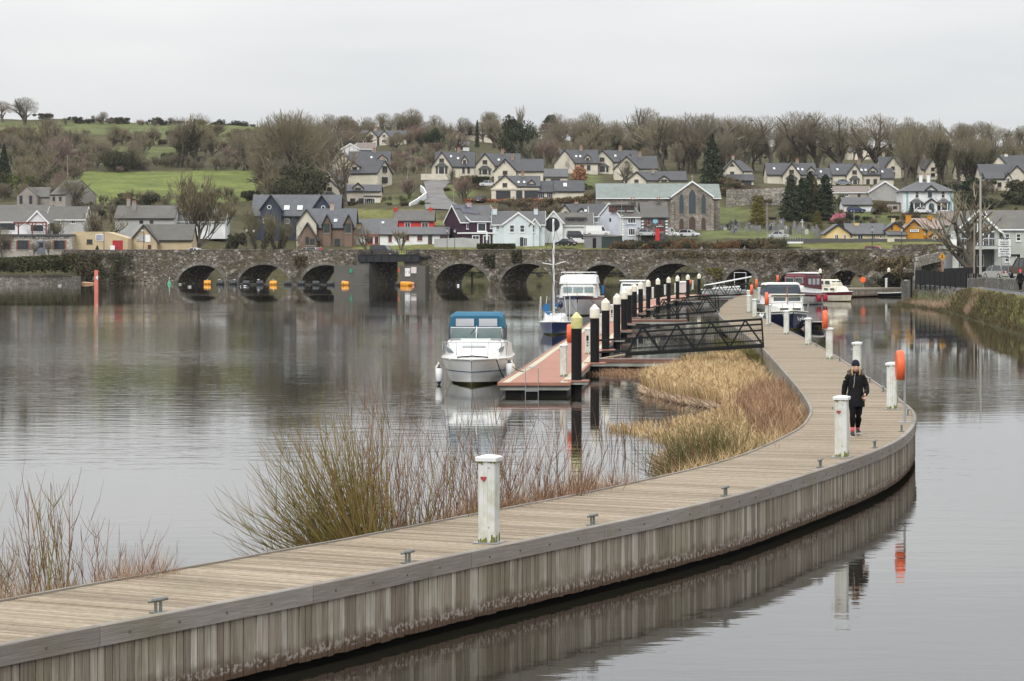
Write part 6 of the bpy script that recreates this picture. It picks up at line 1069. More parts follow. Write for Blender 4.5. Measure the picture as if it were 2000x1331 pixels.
# big flybridge yacht
L = 12.; e = boat('motor_yacht', 'large pale grey motor yacht with navy band and white flybridge', 5.75, 211.5+L/2, -.06); hull(e, L, 4.0, 1.5, 1.72, GRYH, .6, (.82, 1.02, NAVY), .86, 2.4, .45); cab([(-L/2+2.2, 1.55, 1.4, 1.5, 2.55), (-L/2+2.6, 1.62, 1.45, 1.5, 2.62), (L/2-1.2, 1.65, 1.5, 1.5, 2.62)]).build('saloon', GEL, e)
cab([(-L/2+2.35, 1.5, 1.45, 2.64, 2.8), (-L/2+2.9, 1.62, 1.5, 2.64, 3.35), (L/2-2.5, 1.62, 1.5, 2.64, 3.4), (L/2-2.4, 1.5, 1.4, 2.64, 2.8)]).build('flybridge', GEL, e); rail(e, [(-1.4, L/2-3, 3.62), (-1.45, -L/2+3.1, 3.62), (1.45, -L/2+3.1, 3.62), (1.4, L/2-3, 3.62)], .35, .02)
for x in (-.98, 0, .98): pane(e, (x*.9, -L/2+2.17, 2.16), .76 if x == 0 else .66, .42, 0, PGL, 'windscreen', M('window_rim', (.3,.3,.3)))
R_ = [(1.85, -L/2+3., 2.2), (1.5, -L/2+1.1, 2.3), (0, -L/2-.1, 2.35)]; rail(e, R_+[(-a, b, c) for a, b, c in R_[::-1][1:]], .6, .018); MB().tube([(0, -L/2-.05, 1.6), (0, -L/2+.12, 1.1)], .05, 6).build('anchor', BLK, e); line(e, (-.7, -L/2+.5, 1.7), (.1, -L/2-.3, .2), .2, .02); line(e, (.8, -L/2+.5, 1.7), (2.3, -L/2+1, .5), .2, .02); MB().box(1.9, 2.1, -L/2+4.3, -L/2+4.7, 1.8, 2.5).build('blue_bag', SAIL, e)
# white cruiser behind the piles, and the yacht beyond
L = 9.; e = boat('cabin_cruiser', 'white cabin cruiser half hidden behind the row of piles', 12.4, 262, -.1); hull(e, L, 3., .95, 1.15, GEL, .4, None, .86, 2.4, .45); cab([(-L/2+2., 1.1, .9, .95, 1.7), (-L/2+2.6, 1.3, 1.15, .95, 2.35), (L/2-1, 1.3, 1.15, .95, 2.4)]).build('wheelhouse', GEL, e); [pane(e, (x, -L/2+2.25, 1.95), .9, .4, .3) for x in (-.5, .5)]; MB().box(-1.3, 1.3, -L/2+2.4, L/2-1.2, 2.42, 2.5).build('roof', CAPW, e)
L = 8.; e = boat('sailing_yacht', 'white sailing yacht with lowered mast beyond the far gangway', 25.4, 303, -.9); hull(e, L, 2.6, .9, 1.05, GEL, .4, (.3, .42, RFD), .85, 2., .3); cab([(-L/2+1.8, .4, .3, .9, 1.05), (-L/2+2.6, .9, .7, .9, 1.35), (-L/2+5.4, 1., .85, .85, 1.45)]).build('coachroof', GEL, e); MB().tube([(0, -L/2+.4, 1.5), (0, L/2, 2.5)], .08, 8).build('mast', CAPW, e); fr_ = MB(); [fr_.tube([(x, 2.2, .95), (x, 2.2, 3.0)], .025, 5) for x in (-1, 1)]; fr_.tube([(-1.0, 2.2, 3.0), (1.0, 2.2, 3.0)], .025, 5); fr_.build('gantry', CAPW, e)
# navy steel cruiser alongside the boardwalk
L = 9.5; e = boat('steel_cruiser', 'navy hulled white topped river cruiser alongside the boardwalk', 18.75, 171.5+L/2, .02); hull(e, L, 3.0, 1.0, 1.32, NAVY, .5, (.86, .93, GEL), .9, 2.6, .5, rub=CREAM_G); cab([(-L/2+1.5, .75, .6, 1.1, 1.5), (-L/2+1.75, 1.0, .9, 1.1, 1.62), (-L/2+3.6, 1.15, 1.05, 1.1, 1.7)]).build('forecabin', GEL, e); [pane(e, (x, -L/2+1.52, 1.36), .55, .24, .3) for x in (-.42, .42)]
cab([(-L/2+3.4, 1.2, 1.05, 1.1, 2.2), (-L/2+3.8, 1.22, 1.1, 1.1, 2.35), (-L/2+5.6, 1.25, 1.12, 1.1, 2.4)]).build('wheelhouse', GEL, e); [pane(e, (x, -L/2+3.42, 1.98), .82, .40, .2, fr=CREAM_G) for x in (-.5, .5)]; MB().box(-1.2, 1.2, -L/2+3.2, -L/2+3.9, 2.32, 2.37).build('coaming', CREAM_G, e)
cab([(-L/2+5.2, 1.25, 1.1, 2.3, 2.85), (-L/2+5.5, 1.28, 1.15, 2.3, 3.0), (L/2-.8, 1.25, 1.1, 2.3, 2.9)]).build('canvas_hood', CANV, e); cab([(-L/2+5.4, 1.2, 1.05, 3.0, 3.06), (-L/2+6.0, 1.2, 1.1, 3.0, 3.16), (L/2-1, 1.2, 1.1, 2.95, 3.12)]).build('hood_roof', GEL, e); MB().tube([(0, -L/2+3.1, 1.6), (0, -L/2+3.2, 2.9)], .035, 6).build('jackstaff', TEAK, e); text_obj('lettering', 'Lydia', .34, (.62, -L/2+.52, .78), (pi/2-.25, 0, .62), M('letter_silver', (.6,.6,.62)), e)
R_ = [(1.42, -L/2+3.2, 1.72), (1.25, -L/2+1.6, 1.78), (.7, -L/2+.4, 1.85), (0, -L/2-.05, 1.88)]; rail(e, R_+[(-a, b, c) for a, b, c in R_[::-1][1:]], .55, .02); [fender(e, (-1.62, y, .75), GEL if y > -2 else DINK, None, .13, .5) for y in (-3, -2.2, -1.2, .2)]; [pane(e, (1.24, -L/2+4.4, 1.95), .7, .4, rz=pi/2)]
L = 2.6; e = boat('dinghy', 'small dark grey dinghy beside the navy cruiser', 20.9, 176, .15); hull(e, L, 1.2, .42, .5, DINK, .12, None, .85, 2.4, .4, deckmat=BLK)
# blue hood boat, maroon boat, maroon-striped cruiser
L = 7.5; e = boat('cabin_cruiser', 'white cruiser with blue hood behind the navy river cruiser', 22.6, 212+L/2, .1); hull(e, L, 2.7, .9, 1.05, GEL, .35); cab([(-L/2+1.4, .8, .6, .95, 1.4), (-L/2+2.3, 1.1, .95, .95, 1.7), (L/2-.6, 1.15, 1., .95, 1.6)]).build('coachroof', GEL, e); cab([(-L/2+2.5, 1.05, .95, 1.7, 2.3), (-L/2+2.9, 1.1, 1., 1.65, 2.5), (L/2-1, 1.1, 1., 1.6, 2.45)]).build('canvas_hood', BLUEC, e); cab([(-L/2+3.2, .9, .8, 2.5, 2.56), (L/2-1.6, .9, .8, 2.5, 2.62)]).build('hood_roof', GEL, e); [pane(e, (x, -L/2+2.42, 2.05), .75, .36, .2) for x in (-.5, .5)]
L = 9.; e = boat('cabin_cruiser', 'white cruiser with maroon canopy and maroon waterline stripe', 29.4, 262, -.42); hull(e, L, 3.1, 1.1, 1.4, GEL, .45, (.72, .86, MAR), .88, 2.4, .45, rub=MAR); cab([(-L/2+1.6, .8, .6, 1.2, 1.6), (-L/2+2.6, 1.2, 1.05, 1.2, 2.0), (L/2-.8, 1.3, 1.15, 1.1, 1.9)]).build('coachroof', GEL, e); cab([(-L/2+2.9, 1.18, 1.05, 1.9, 2.9), (-L/2+3.5, 1.22, 1.1, 1.85, 3.2), (L/2-.6, 1.22, 1.1, 1.5, 3.1)]).build('canopy', MAR, e); cab([(-L/2+3.4, 1.1, 1., 3.2, 3.25), (L/2-1.2, 1.1, 1., 3.15, 3.32)]).build('canopy_roof', GEL, e)
for y in (-.2, 1.2, 2.6): pane(e, (1.16, y, 2.35), .95, .62, 0, VIN, 'canopy_window', MAR, pi/2)
[pane(e, (x, -L/2+2.85, 2.5), .8, .5, .25, BGL, 'windscreen', GEL) for x in (-.5, .5)]; MB().tube([(.3, 0, 3.3), (.3, 0, 7.2)], .012, 4).build('aerial', BLK, e); [fender(e, (1.68, y, .62), RFD, None, .15, .75) for y in (1.0, 1.7, 3.2, 3.9)]; line(e, (0, -L/2, 1.4), (-2.5, -L/2-1, 1.0), .3)
L = 6.2; e = boat('cabin_cruiser', 'small cream cruiser with maroon stripe, bow toward the bank', 35.2, 281, .62); hull(e, L, 2.5, .98, 1.12, CREAM_G, .35, (.66, .98, MAR), .86, 2.2, .4); cab([(-L/2+.9, .5, .3, 1.0, 1.15), (-L/2+1.6, .95, .75, 1.0, 1.6), (-L/2+2.4, 1.05, .9, 1., 1.72), (L/2-1.6, 1.1, .95, .98, 1.7)]).build('coachroof', CREAM_G, e); cab([(-L/2+2.4, .9, .75, 1.7, 2.0), (-L/2+3., .95, .8, 1.7, 2.42), (L/2-1.5, .95, .85, 1.6, 2.4)]).build('wheelhouse', CREAM_G, e)
for y in (-.2, .8): pane(e, (-.96, y, 2.08), .72, .38, 0, BGL, rz=-pi/2, fr=CREAM_G); pane(e, (-1.08, y-.9, 1.36), .6, .2, 0, BGL, rz=-pi/2, fr=CREAM_G)
[pane(e, (x, -L/2+2.62, 2.06), .6, .4, .45, BGL, 'windscreen', CREAM_G) for x in (-.36, .36)]; cab([(L/2-1.7, .95, .82, 1.2, 2.3), (L/2-.5, .95, .8, 1.1, 1.9)]).build('aft_canopy', MAR, e); R_ = [(.9, -L/2+1.6, 1.7), (0, -L/2+.1, 1.75)]; rail(e, R_+[(-.9, -L/2+1.6, 1.7)], .5)
p = G(1742, 580); L = 3.4; e = boat('rowing_boat', 'dark rowing boat at the corner of the cross quay', p.x, p.y, 1.4); hull(e, L, 1.3, .45, .55, BLK, .1, None, .85, 2., .3, deckmat=DINK)
# ---------------------------------------------------------------- people
def skin_mesh(name, nodes, edges, sub=2):
    """nodes: (x,y,z,rx,ry); one continuous surface grown over a skeleton"""
    me = bpy.data.meshes.new(name); me.from_pydata([n_[:3] for n_ in nodes], edges, []); o = bpy.data.objects.new(name, me); COL.objects.link(o)
    sk = o.modifiers.new('s', 'SKIN'); sk.use_smooth_shade = True
    for i, n_ in enumerate(nodes): me.skin_vertices[0].data[i].radius = (n_[3], n_[4] if len(n_) > 4 else n_[3])
    me.skin_vertices[0].data[0].use_root = True; ss = o.modifiers.new('u', 'SUBSURF'); ss.levels = ss.render_levels = sub
    dg = bpy.context.evaluated_depsgraph_get(); m2 = bpy.data.meshes.new_from_object(o.evaluated_get(dg)); bpy.data.objects.remove(o); m2.name = name; m2.materials.clear(); m2.shade_smooth(); return m2
def ellip(c, r, k=14, j=9): 
    cx, cy, cz = c; rx, ry, rz = r; mb = MB(); mb.loft([[Vector((cx+rx*sin(pi*i/j)*cos(2*pi*a/k), cy+ry*sin(pi*i/j)*sin(2*pi*a/k), cz-rz*cos(pi*i/j))) for a in range(k)] for i in range(j+1)]); mb.sm = True; return mb
SKIN = M('skin', (.52,.31,.23), var=.05, rough=.55); HAIR = M('hair_blonde', (.42,.30,.15), var=.3, sc=30, rough=.6); COAT = M('coat_black', (.0085,.0085,.010), var=.3, sc=8, rough=.7, spec=.15); LEG = M('leggings', (.007,.007,.008), rough=.85, spec=.1); FUR = M('fur_trim', (.17,.13,.10), var=.5, sc=40, rough=.95); SOCKP = M('sock_pink', (.50,.10,.13), var=.3, sc=60, rough=.8); SHOE = M('shoe_black', (.02,.02,.021), rough=.6); SOLE = M('shoe_sole', (.55,.55,.53), rough=.6); HATN = M('hat_navy', (.008,.010,.020), rough=.9)
def person(loc, yaw, label, coat=COAT, legs=LEG, hat=HATN, hair=HAIR, socks=True, fur=True, s=1., back=False, hood=True):
    e = empty('person', tuple(loc), yaw, label=label, cat='person'); e.scale = (s, s, s)
    # body: facing -y; striding with the (viewer's) left foot forward
    N = [(0,0,.93,.10,.08), (0,-.005,1.1,.09,.07), (0,0,1.28,.10,.07), (0,.005,1.40,.055,.05), (0,-.01,1.46,.045,.05), (0,-.015,1.56,.075,.09), (0,-.01,1.63,.07,.085),
         (-.12,.01,1.34,.03), (-.235,.05,1.12,.028), (-.245,.03,.90,.03), (-.235,-.02,.80,.038,.022),
         (.12,.01,1.34,.03), (.245,.025,1.12,.028), (.20,-.17,.96,.03), (.165,-.235,.91,.036,.026),
         (-.075,-.01,.86,.06), (-.085,-.14,.50,.04), (-.09,-.16,.12,.03), (-.095,-.19,.05,.035), (-.10,-.29,.03,.034,.02),
         (.075,0,.86,.06), (.07,.02,.50,.03), (.075,.20,.15,.026), (.075,.19,.07,.034), (.085,.09,.035,.034,.02)]
    Ed = [(0,1),(1,2),(2,3),(3,4),(4,5),(5,6),(2,7),(7,8),(8,9),(9,10),(2,11),(11,12),(12,13),(13,14),(0,15),(15,16),(16,17),(17,18),(18,19),(0,20),(20,21),(21,22),(22,23),(23,24)]
    obj('body', skin_mesh('body', N, Ed), SKIN, e)
    for sx_, hx, hy, hz, fw in ((-1,-.235,-.03,.78,0), (1,.16,-.245,.895,1)):             # fingers curled below each palm
        for k in range(5):
            a = (k-1.5)*.019
            if k < 4: pts = [(hx+a*(1 if not fw else .6), hy-.008, hz-.01), (hx+a*(1 if not fw else .6), hy-.03-.008*fw, hz-.045-.006*(k in (1, 2))), (hx+a*.8, hy-.012, hz-.082-.008*(k in (1, 2)))]
            else: pts = [(hx-sx_*.035, hy-.01, hz+.02), (hx-sx_*.05, hy-.03, hz-.015), (hx-sx_*.042, hy-.035, hz-.045)]
            MB().tube(pts, [.0095, .0085, .007], 6).build('finger', SKIN, e, True)
    tr = lambda rows, m_, nm, sm=True: (lambda mb: mb.build(nm, m_, e, sm))(MB().loft([[Vector((x+a*cos(2*pi*k/20), y+b*sin(2*pi*k/20), z)) for k in range(20)] for x, y, z, a, b in rows]))
    # quilted coat: rolls down the body, sleeves
    rows = []; z = .66; i = 0
    while z < 1.40:
        u = (z-.66)/.74; a = interp([(0,.215),(.25,.21),(.5,.175),(.7,.18),(.88,.175),(.95,.15),(1,.10)], u); b = interp([(0,.165),(.3,.16),(.55,.14),(.8,.145),(1,.10)], u); q = 1 if i % 2 else .955; rows.append((0, 0, z, a*q, b*q)); z += .027; i += 1
    tr(rows, coat, 'coat')
    for pts in ([(-.12,.01,1.355), (-.185,.03,1.27), (-.235,.05,1.11), (-.255,.045,.97), (-.25,.01,.86)], [(.12,.01,1.355), (.19,.03,1.27), (.245,.025,1.11), (.245,-.08,1.01), (.195,-.19,.945)]):
        P_ = [Vector(a).lerp(Vector(b), t) for a, b in zip(pts, pts[1:]) for t in (0, .2, .4, .6, .8)]+[Vector(pts[-1])]; MB().tube(P_, [lerp(.09, .05, k/(len(P_)-1))*(1 if k % 2 else .94) for k in range(len(P_))], 12).build('sleeve', coat, e, True)
    tr([(0,.01,1.36,.15,.12), (0,.0,1.42,.115,.10), (0,0,1.455,.085,.085), (0,0,1.46,.07,.07)], coat, 'collar')
    for pts, r_ in (([(-.08,-.01,.86),(-.085,-.14,.50),(-.09,-.16,.19)], [.095,.064,.045]), ([(.08,0,.86),(.07,0,.50),(.075,.195,.20)], [.10,.076,.052])):
        P_ = [Vector(pts[0]), Vector(pts[0]).lerp(Vector(pts[1]), .5), Vector(pts[1]), Vector(pts[1]).lerp(Vector(pts[2]), .4), Vector(pts[2])]; MB().tube(P_, [r_[0], (r_[0]+r_[1])/2, r_[1], r_[1]*1.02, r_[2]], 12).build('legging', legs, e, True)
    if socks: 
        for x, y, z in ((-.09,-.165,.155), (.075,.20,.175)): MB().lathe([(.044,-.06), (.046,0), (.047,.055)], (x, y, z), 'z', 12).build('sock', SOCKP, e, True)
    for x, y, z, t in ((-.097,-.2,.0,0.), (.08,.16,.025,.18)):
        mt = Matrix.Translation((x, y, z)) @ Matrix.Rotation(-t, 4, 'X'); sh = MB(); sh.loft([[mt @ Vector((a*cos(2*pi*k/12), yy+.0, zz+b*sin(2*pi*k/12))) for k in range(12)] for yy, a, b, zz in ((.075,.02,.03,.06), (.06,.04,.05,.065), (0,.046,.052,.065), (-.06,.048,.042,.055), (-.12,.045,.033,.045), (-.155,.025,.02,.037))]); o = sh.build('shoe', SHOE, e, True)
        MB().loft([[mt @ Vector((a*x_, yy, zz)) for yy, x_ in ((.08,.5), (.08,-.5), (0,-1), (-.1,-1), (-.155,-.5), (-.155,.5), (-.1,1), (0,1))] for zz, a in ((.0, .046), (.022, .047))]).build('sole', SOLE, o)
    # head: face, hair, hat, fur collar
    f = ellip((0,-.03,1.535), (.072,.083,.105)).build('face', SKIN, e); MB().loft([[Vector((-.012,-.108,1.555)), Vector((.012,-.108,1.555)), Vector((.016,-.106,1.512)), Vector((-.016,-.106,1.512))], [Vector((-.004,-.114,1.553)), Vector((.004,-.114,1.553)), Vector((.008,-.132,1.517)), Vector((-.008,-.132,1.517))]]).build('nose', SKIN, f)
    for sx_ in (-1, 1): ellip((sx_*.028,-.102,1.553), (.011,.008,.006), 8, 5).build('eye', BLK, f); ellip((sx_*.074,-.01,1.535), (.012,.02,.032), 8, 5).build('ear', SKIN, f)
    MB().box(-.022, .022, -.110, -.098, 1.487, 1.494).build('mouth', M('lip', (.36,.12,.10)), f)
    if hair:
        for sx_ in (-1, 1): MB().loft([[Vector((sx_*(x+a*cos(2*pi*k/8)), y+.04*sin(2*pi*k/8), z)) for k in range(8)] for x, y, z, a in ((.066,-.025,1.59,.016), (.082,-.035,1.50,.020), (.09,-.06,1.42,.022), (.075,-.085,1.37,.010))]).build('hair', hair, e, True)
        ellip((0,.01,1.55), (.083,.085,.105)).build('hair', hair, e)
    if hat: MB().lathe([(.088,1.575), (.094,1.585), (.094,1.615), (.089,1.625), (.084,1.66), (.062,1.70), (.02,1.722), (.0,1.725)], (0,-.012,0), 'z', 18).build('hat', hat, e, True)
    if fur:
        fm = MB(); r = random.Random(8)
        for k in range(420):
            a = r.uniform(-.35*pi, 1.35*pi); c = Vector((.125*cos(a), .02+.105*sin(a), 1.43+.03*sin(a)))+Vector((r.gauss(0,.022), r.gauss(0,.022), r.gauss(0,.025))); leafquad(fm, c, .05, r)
        fm.build('fur_collar', FUR, e); MB().tube([(-.02,-.10,1.41), (-.045,-.15,1.32), (-.05,-.158,1.2), (-.07,-.15,1.1)], .005, 5).build('zip', M('zip_pale', (.5,.45,.38)), e)
    return e
person(G(1671, 852, DH), .0, 'woman in long black quilted coat and navy hat walking on the boardwalk', s=.985)
p = at(1993, 190); person((p.x, p.y, height(p.x, p.y)), pi+.1, 'person with bright pink hat and dark coat walking away on the riverside path', COAT, LEG, M('hat_pink', (.75,.06,.12)), None, False, False, 1.0)
# ---------------------------------------------------------------- cars
TYRE = M('tyre', (.012,.012,.012), rough=.9); LAMPR = M('tail_lamp', (.35,.02,.02), rough=.3); LAMPW = M('head_lamp', (.7,.72,.75), rough=.15)
def car(loc, yaw, col, label, L=4.3, W=1.75, Hh=1.45, kind='hatch', plate=True):
    """x forward"""
    e = empty('car' if kind != 'van' else 'van', tuple(loc), yaw, label=label, cat='van' if kind == 'van' else 'car'); pm = M('paint_'+'_'.join(f'{int(c*1000)}' for c in col), col, var=.03, rough=.25, spec=.6); h = L/2
    low = [(-h,.35), (-h+.02,.72), (-h+.1,.9), (h-1.15,.92), (h-.25,.78), (h-.02,.62), (h,.35), (h-.3,.25), (-h+.3,.25)]
    gl = {'hatch': [(-h+.12,.9), (-h+.5,Hh), (-.1,Hh), (.1+.5,Hh-.12), (h-1.1,.92)], 'saloon': [(-h+.75,.92), (-h+1.35,Hh-.03), (.0,Hh), (.45,Hh-.1), (h-1.15,.92)], 'suv': [(-h+.06,.98), (-h+.2,Hh), (.25,Hh), (.55,Hh-.08), (h-1.25,1.0)], 'van': [(-h+.05,.9), (-h+.08,Hh), (h-1.7,Hh), (h-1.3,Hh-.1), (h-.8,.95)]}[kind]
    if kind in ('suv', 'van'): low = [(-h,.4), (-h+.02,1.0), (h-1.2,1.02), (h-.15,.95), (h,.8), (h,.4), (h-.3,.3), (-h+.3,.3)]
    MB().loft([[Vector((x, s*(W/2), z)) for x, z in low] for s in (-1, 1)]).build('body', pm, e); g = MB().loft([[Vector((x, s*(W/2-.02)*(1 if z < 1.05 else .86), z)) for x, z in gl] for s in (-1, 1)]).build('cabin', pm if kind == 'van' else GLASS, e)
    tp = sorted([v for v in gl if v[1] > Hh-.2]); MB().loft([[Vector((x, s*(W/2)*.865, z+k)) for x, z in tp for k in (0,)]+[Vector((x, s*(W/2)*.865, z+.05)) for x, z in tp[::-1]] for s in (-1, 1)]).build('roof', pm, e)
    if kind == 'van':
        for s in (-1, 1): MB().loft([[Vector((x, s*(W/2*.93)+s*k, z)) for x, z in ((h-1.75,1.0), (h-.95,1.0), (h-1.4,Hh-.2), (h-1.75,Hh-.2))][::s] for k in (-.03, .03)]).build('window', GLASS, e)
        MB().loft([[Vector((x, y, z)) for x, z in ((h-.78,1.0), (h-1.27,Hh-.12), (h-1.33,Hh-.12), (h-.9,1.0))] for y in (-W/2*.8, W/2*.8)]).build('windscreen', GLASS, e)
    else:
        for s in (-1, 1):
            pl = MB()
            for a, b in ((gl[0], gl[1]), (gl[-1], gl[-2])): pl.bar((a[0], s*(W/2-.015), a[1]), (b[0], s*(W/2)*.868, b[1]), .09)
            pl.bar((0, s*(W/2-.01), .93), (-.05, s*(W/2)*.868, Hh-.02), .08); pl.build('pillar', pm, e)
    for x in (-h+.8, h-.85):
        for s in (-1, 1):
            o = MB().lathe([(.2,-.1), (.31,-.11), (.33,-.06), (.33,.06), (.31,.11), (.2,.1)], (x, s*(W/2-.08), .32), 'y', 16).build('wheel', TYRE, e); MB().lathe([(.05,-.02), (.2,-.01), (.2,.01), (.05,.02)], (x, s*(W/2+.03), .32), 'y', 10).build('rim', STEEL, o)
    for s in (-1, 1): MB().box(-h-.02, -h+.06, s*(W/2-.2)-.13, s*(W/2-.2)+.13, .68, .88).build('tail_lamp', LAMPR, e); MB().box(h-.22, h+.01, s*(W/2-.22)-.15, s*(W/2-.22)+.15, .58, .74).build('head_lamp', LAMPW, e)
    MB().box(-h-.03, -h, -.26, .26, .5, .61).build('number_plate', M('plate', (.7,.7,.65)), e); return e
BA = atan2(BD.y, BD.x)
def onbridge(x, v=3.4, z=4.96): s = B(x); w = BL+BD*s+BN*v; return (w.x, w.y, z)
SIL, WHT = (.42,.43,.44), (.72,.73,.73)
car(onbridge(743, 1.6), BA, (.075,.058,.047), 'bronze brown off road car crossing the lifting span', 4.8, 1.95, 1.85, 'suv'); car(onbridge(593, 1.8), BA+pi, SIL, 'silver hatchback behind the bridge parapet', 4.4, 1.8, 1.52); car(onbridge(372, 2.), BA, WHT, 'white car almost hidden behind the bridge parapet near the rookery tree', 4.3, 1.75, 1.42, 'saloon'); car(onbridge(1706, 2), BA, (.45,.03,.035), 'red car behind the bridge parapet near the bank', 4.2, 1.75, 1.55)
person(onbridge(619, 1.5), 0, 'person in red jacket walking behind the bridge parapet', M('coat_red', (.55,.02,.03), rough=.7), LEG, None, M('hair_grey', (.25,.23,.22)), False, False); person(onbridge(1450, 1.2), .3, 'person in grey walking on the bridge before the dark bushes', M('coat_grey', (.16,.15,.15)), LEG, None, M('hair_dark', (.04,.03,.025)), False, False); person(onbridge(1366, 1.2), .5, 'person in pale jacket behind the bridge parapet', M('coat_tan', (.36,.29,.24)), LEG, None, MATS['hair_dark'], False, False)
def gcar(x, y, yaw, col, label, **kw): p = ground(x, y); return car((p.x, p.y, p.z+.02), yaw, col, label, **kw)
def zcar(x, y, Z, yaw, col, label, **kw): car(tuple(P(x, y, Z)), yaw, col, label, **kw)
zcar(1106, 481, 497*K, pi*.75, (.02,.022,.026), 'dark saloon parked by the white cottage', kind='saloon', L=4.6); zcar(1127, 468, 506*K, .1, (.03,.033,.038), 'dark people carrier before the white cottage', kind='suv', Hh=1.7); zcar(1166, 461, 512*K, .2, WHT, 'white van in the lane beside the lilac house', kind='van', L=5.2, Hh=2.1); zcar(1304, 463, 515*K, 0, WHT, 'white van parked in front of the church', kind='van', L=4.8, Hh=1.9); zcar(1346, 463, 517*K, -.5, (.6,.62,.62), 'pale car parked before the church doors'); zcar(1263, 462, 511*K, .1, SIL, 'silver car roof before the dark stone house'); zcar(1520, 466, 508*K, 0, SIL, 'silver car on the upper road by the graveyard', kind='saloon'); gcar(1672, 419, .1, (.02,.035,.11), 'dark blue car parked before the white garage'); gcar(1800, 420, .0, (.62,.63,.64), 'white car parked before the white villa', kind='saloon'); gcar(1647, 366, .2, (.2,.22,.24), 'grey car parked beside the cream bay house', kind='saloon'); zcar(954, 365, 585*K, 0, (.55,.56,.58), 'silver car on the drive behind the upper hedge', kind='saloon'); gcar(940, 396, 1.2, (.03,.03,.035), 'black car parked by the copper beech hedge'); gcar(1710, 420, 1.6, (.03,.03,.035), 'dark car beside the beige shed')
p = at(1951, 283); car((p.x+.0, p.y, height(p.x, p.y)+.02), pi/2+.32, (.36,.345,.32), 'beige silver estate car seen from behind on the riverside road', L=4.6, W=1.78, Hh=1.5)
p = at(2004, 262); car((p.x, p.y, height(p.x, p.y)+.02), pi/2+.3, (.10,.06,.045), 'dark brown vehicle cut by the right edge', L=4.8, W=1.9, Hh=1.9, kind='suv')
# ---------------------------------------------------------------- lamps, signs, buoys, walls
IRON = M('lamp_iron', (.018,.019,.021), rough=.5); LGL = M('lantern_glass', (.5,.5,.47), rough=.2)
def lamp(loc, h, label):
    e = empty('street_lamp', tuple(loc), 0, label=label, cat='street lamp', group='old fashioned lamps along the bridge'); MB().lathe([(.16,0), (.16,.3), (.09,.4), (.08,1.1), (.055,1.2), (.045,h-.75), (.09,h-.7), (.03,h-.66)], k=8).build('post', IRON, e); MB().bar((-.3,0,h-.95), (.3,0,h-.95), .04).build('cross_bar', IRON, e)
    l_ = MB().loft([[Vector((x*k, y*k, z)) for x, y in ((-1,-1), (1,-1), (1,1), (-1,1))] for z, k in ((h-.64,.11), (h-.2,.2))]).build('lantern', LGL, e); MB().loft([[Vector((x*k, y*k, z)) for x, y in ((-1,-1), (1,-1), (1,1), (-1,1))] for z, k in ((h-.2,.25), (h-.06,.08), (h+.08,.02))]).build('lantern_roof', IRON, l_)
for x, yt, v, lb in ((448,446,6.6,'left of the dark blue house'), (493,447,.5,'before the dark blue house'), (844,446,6.6,'in front of the long white bungalow'), (886,447,.5,'beside the purple house'), (1245,445,.5,'before the lilac house'), (1290,449,6.6,'among the rust bushes'), (1702,443,.5,'before the yellow bungalow'), (1743,445,6.6,'before the orange pub'), (278,446,.5,'before the yellow cottage')):
    w = onbridge(x, v); q = w[1]/F; lamp(w, (YH-yt)*q+CH-w[2], 'black lantern street lamp on the bridge '+lb)
def pole(x, yb, yt, Z, label, r=.08, m_=None, arms=0, name='pole'):
    a, b = P(x, yb, Z), P(x, yt, Z); e = empty(name, tuple(a), 0, label=label, cat='pole'); h = b.z-a.z; MB().tube([(0,0,-.5), (0,0,h)], [r, r*.7], 8).build('shaft', m_ or M('timber_pole', (.22,.19,.16), var=.2, rough=.9), e)
    for k in range(arms): MB().bar((-.7,0,h-.3-.5*k), (.7,0,h-.3-.5*k), .08).build('cross_arm', MATS['timber_pole'], e)
for a in ((404,382,343,620*K,'timber power pole on the green field edge',.12,None,1), (132,345,303,640*K,'timber power pole with cross arm in the scrub at left',.14,None,2), (266,288,266,800*K,'distant pole between the upper fields',.1), (185,244,230,980*K,'small pole on the left skyline',.1,None,1), (503,252,236,950*K,'small pole on the skyline beside the copse',.1), (1498,463,396,512*K,'tall grey lamp column by the graveyard',.07,GALV), (1668,466,410,512*K,'tall grey lamp column before the yellow bungalow',.07,GALV), (886,400,372,560*K,'street light column on the estate road',.06,GALV), (832,345,320,610*K,'street light column at the top of the estate road',.06,GALV), (1214,476,394,500*K,'curved grey lamp column beside the lilac house',.06,GALV), (203,497,452,449*K,'timber pole before the yellow shed',.12)): pole(*a)
# floating barrels of the boom below the bridge
YEL = M('buoy_orange', (.80,.33,.03), var=.15, rough=.5); BBK = M('buoy_black', (.03,.033,.037), var=.2, rough=.5); RUST = M('ring_dull', (.10,.10,.09), rough=.6)
bb = MB().lathe([(.1,-.66), (.42,-.64), (.47,-.5), (.47,.5), (.42,.64), (.1,.66)], k=18, ax='x'); bb.sm = True; bmY, bmK = bb.mesh('barrel_y'), bb.mesh('barrel_k'); bmY.materials.append(YEL); bmK.materials.append(BBK); rg = MB().lathe([(.47,-.31), (.49,-.3), (.49,-.27), (.47,-.26)], k=18, ax='x').lathe([(.47,.26), (.49,.27), (.49,.3), (.47,.31)], k=18, ax='x').mesh('barrel_ring'); rg.materials.append(RUST)
bl = [(405,1),(430,0),(455.6,0),(481,0),(507.6,0),(534,1),(562,0),(589,0),(617,0),(646,0),(674,1)]
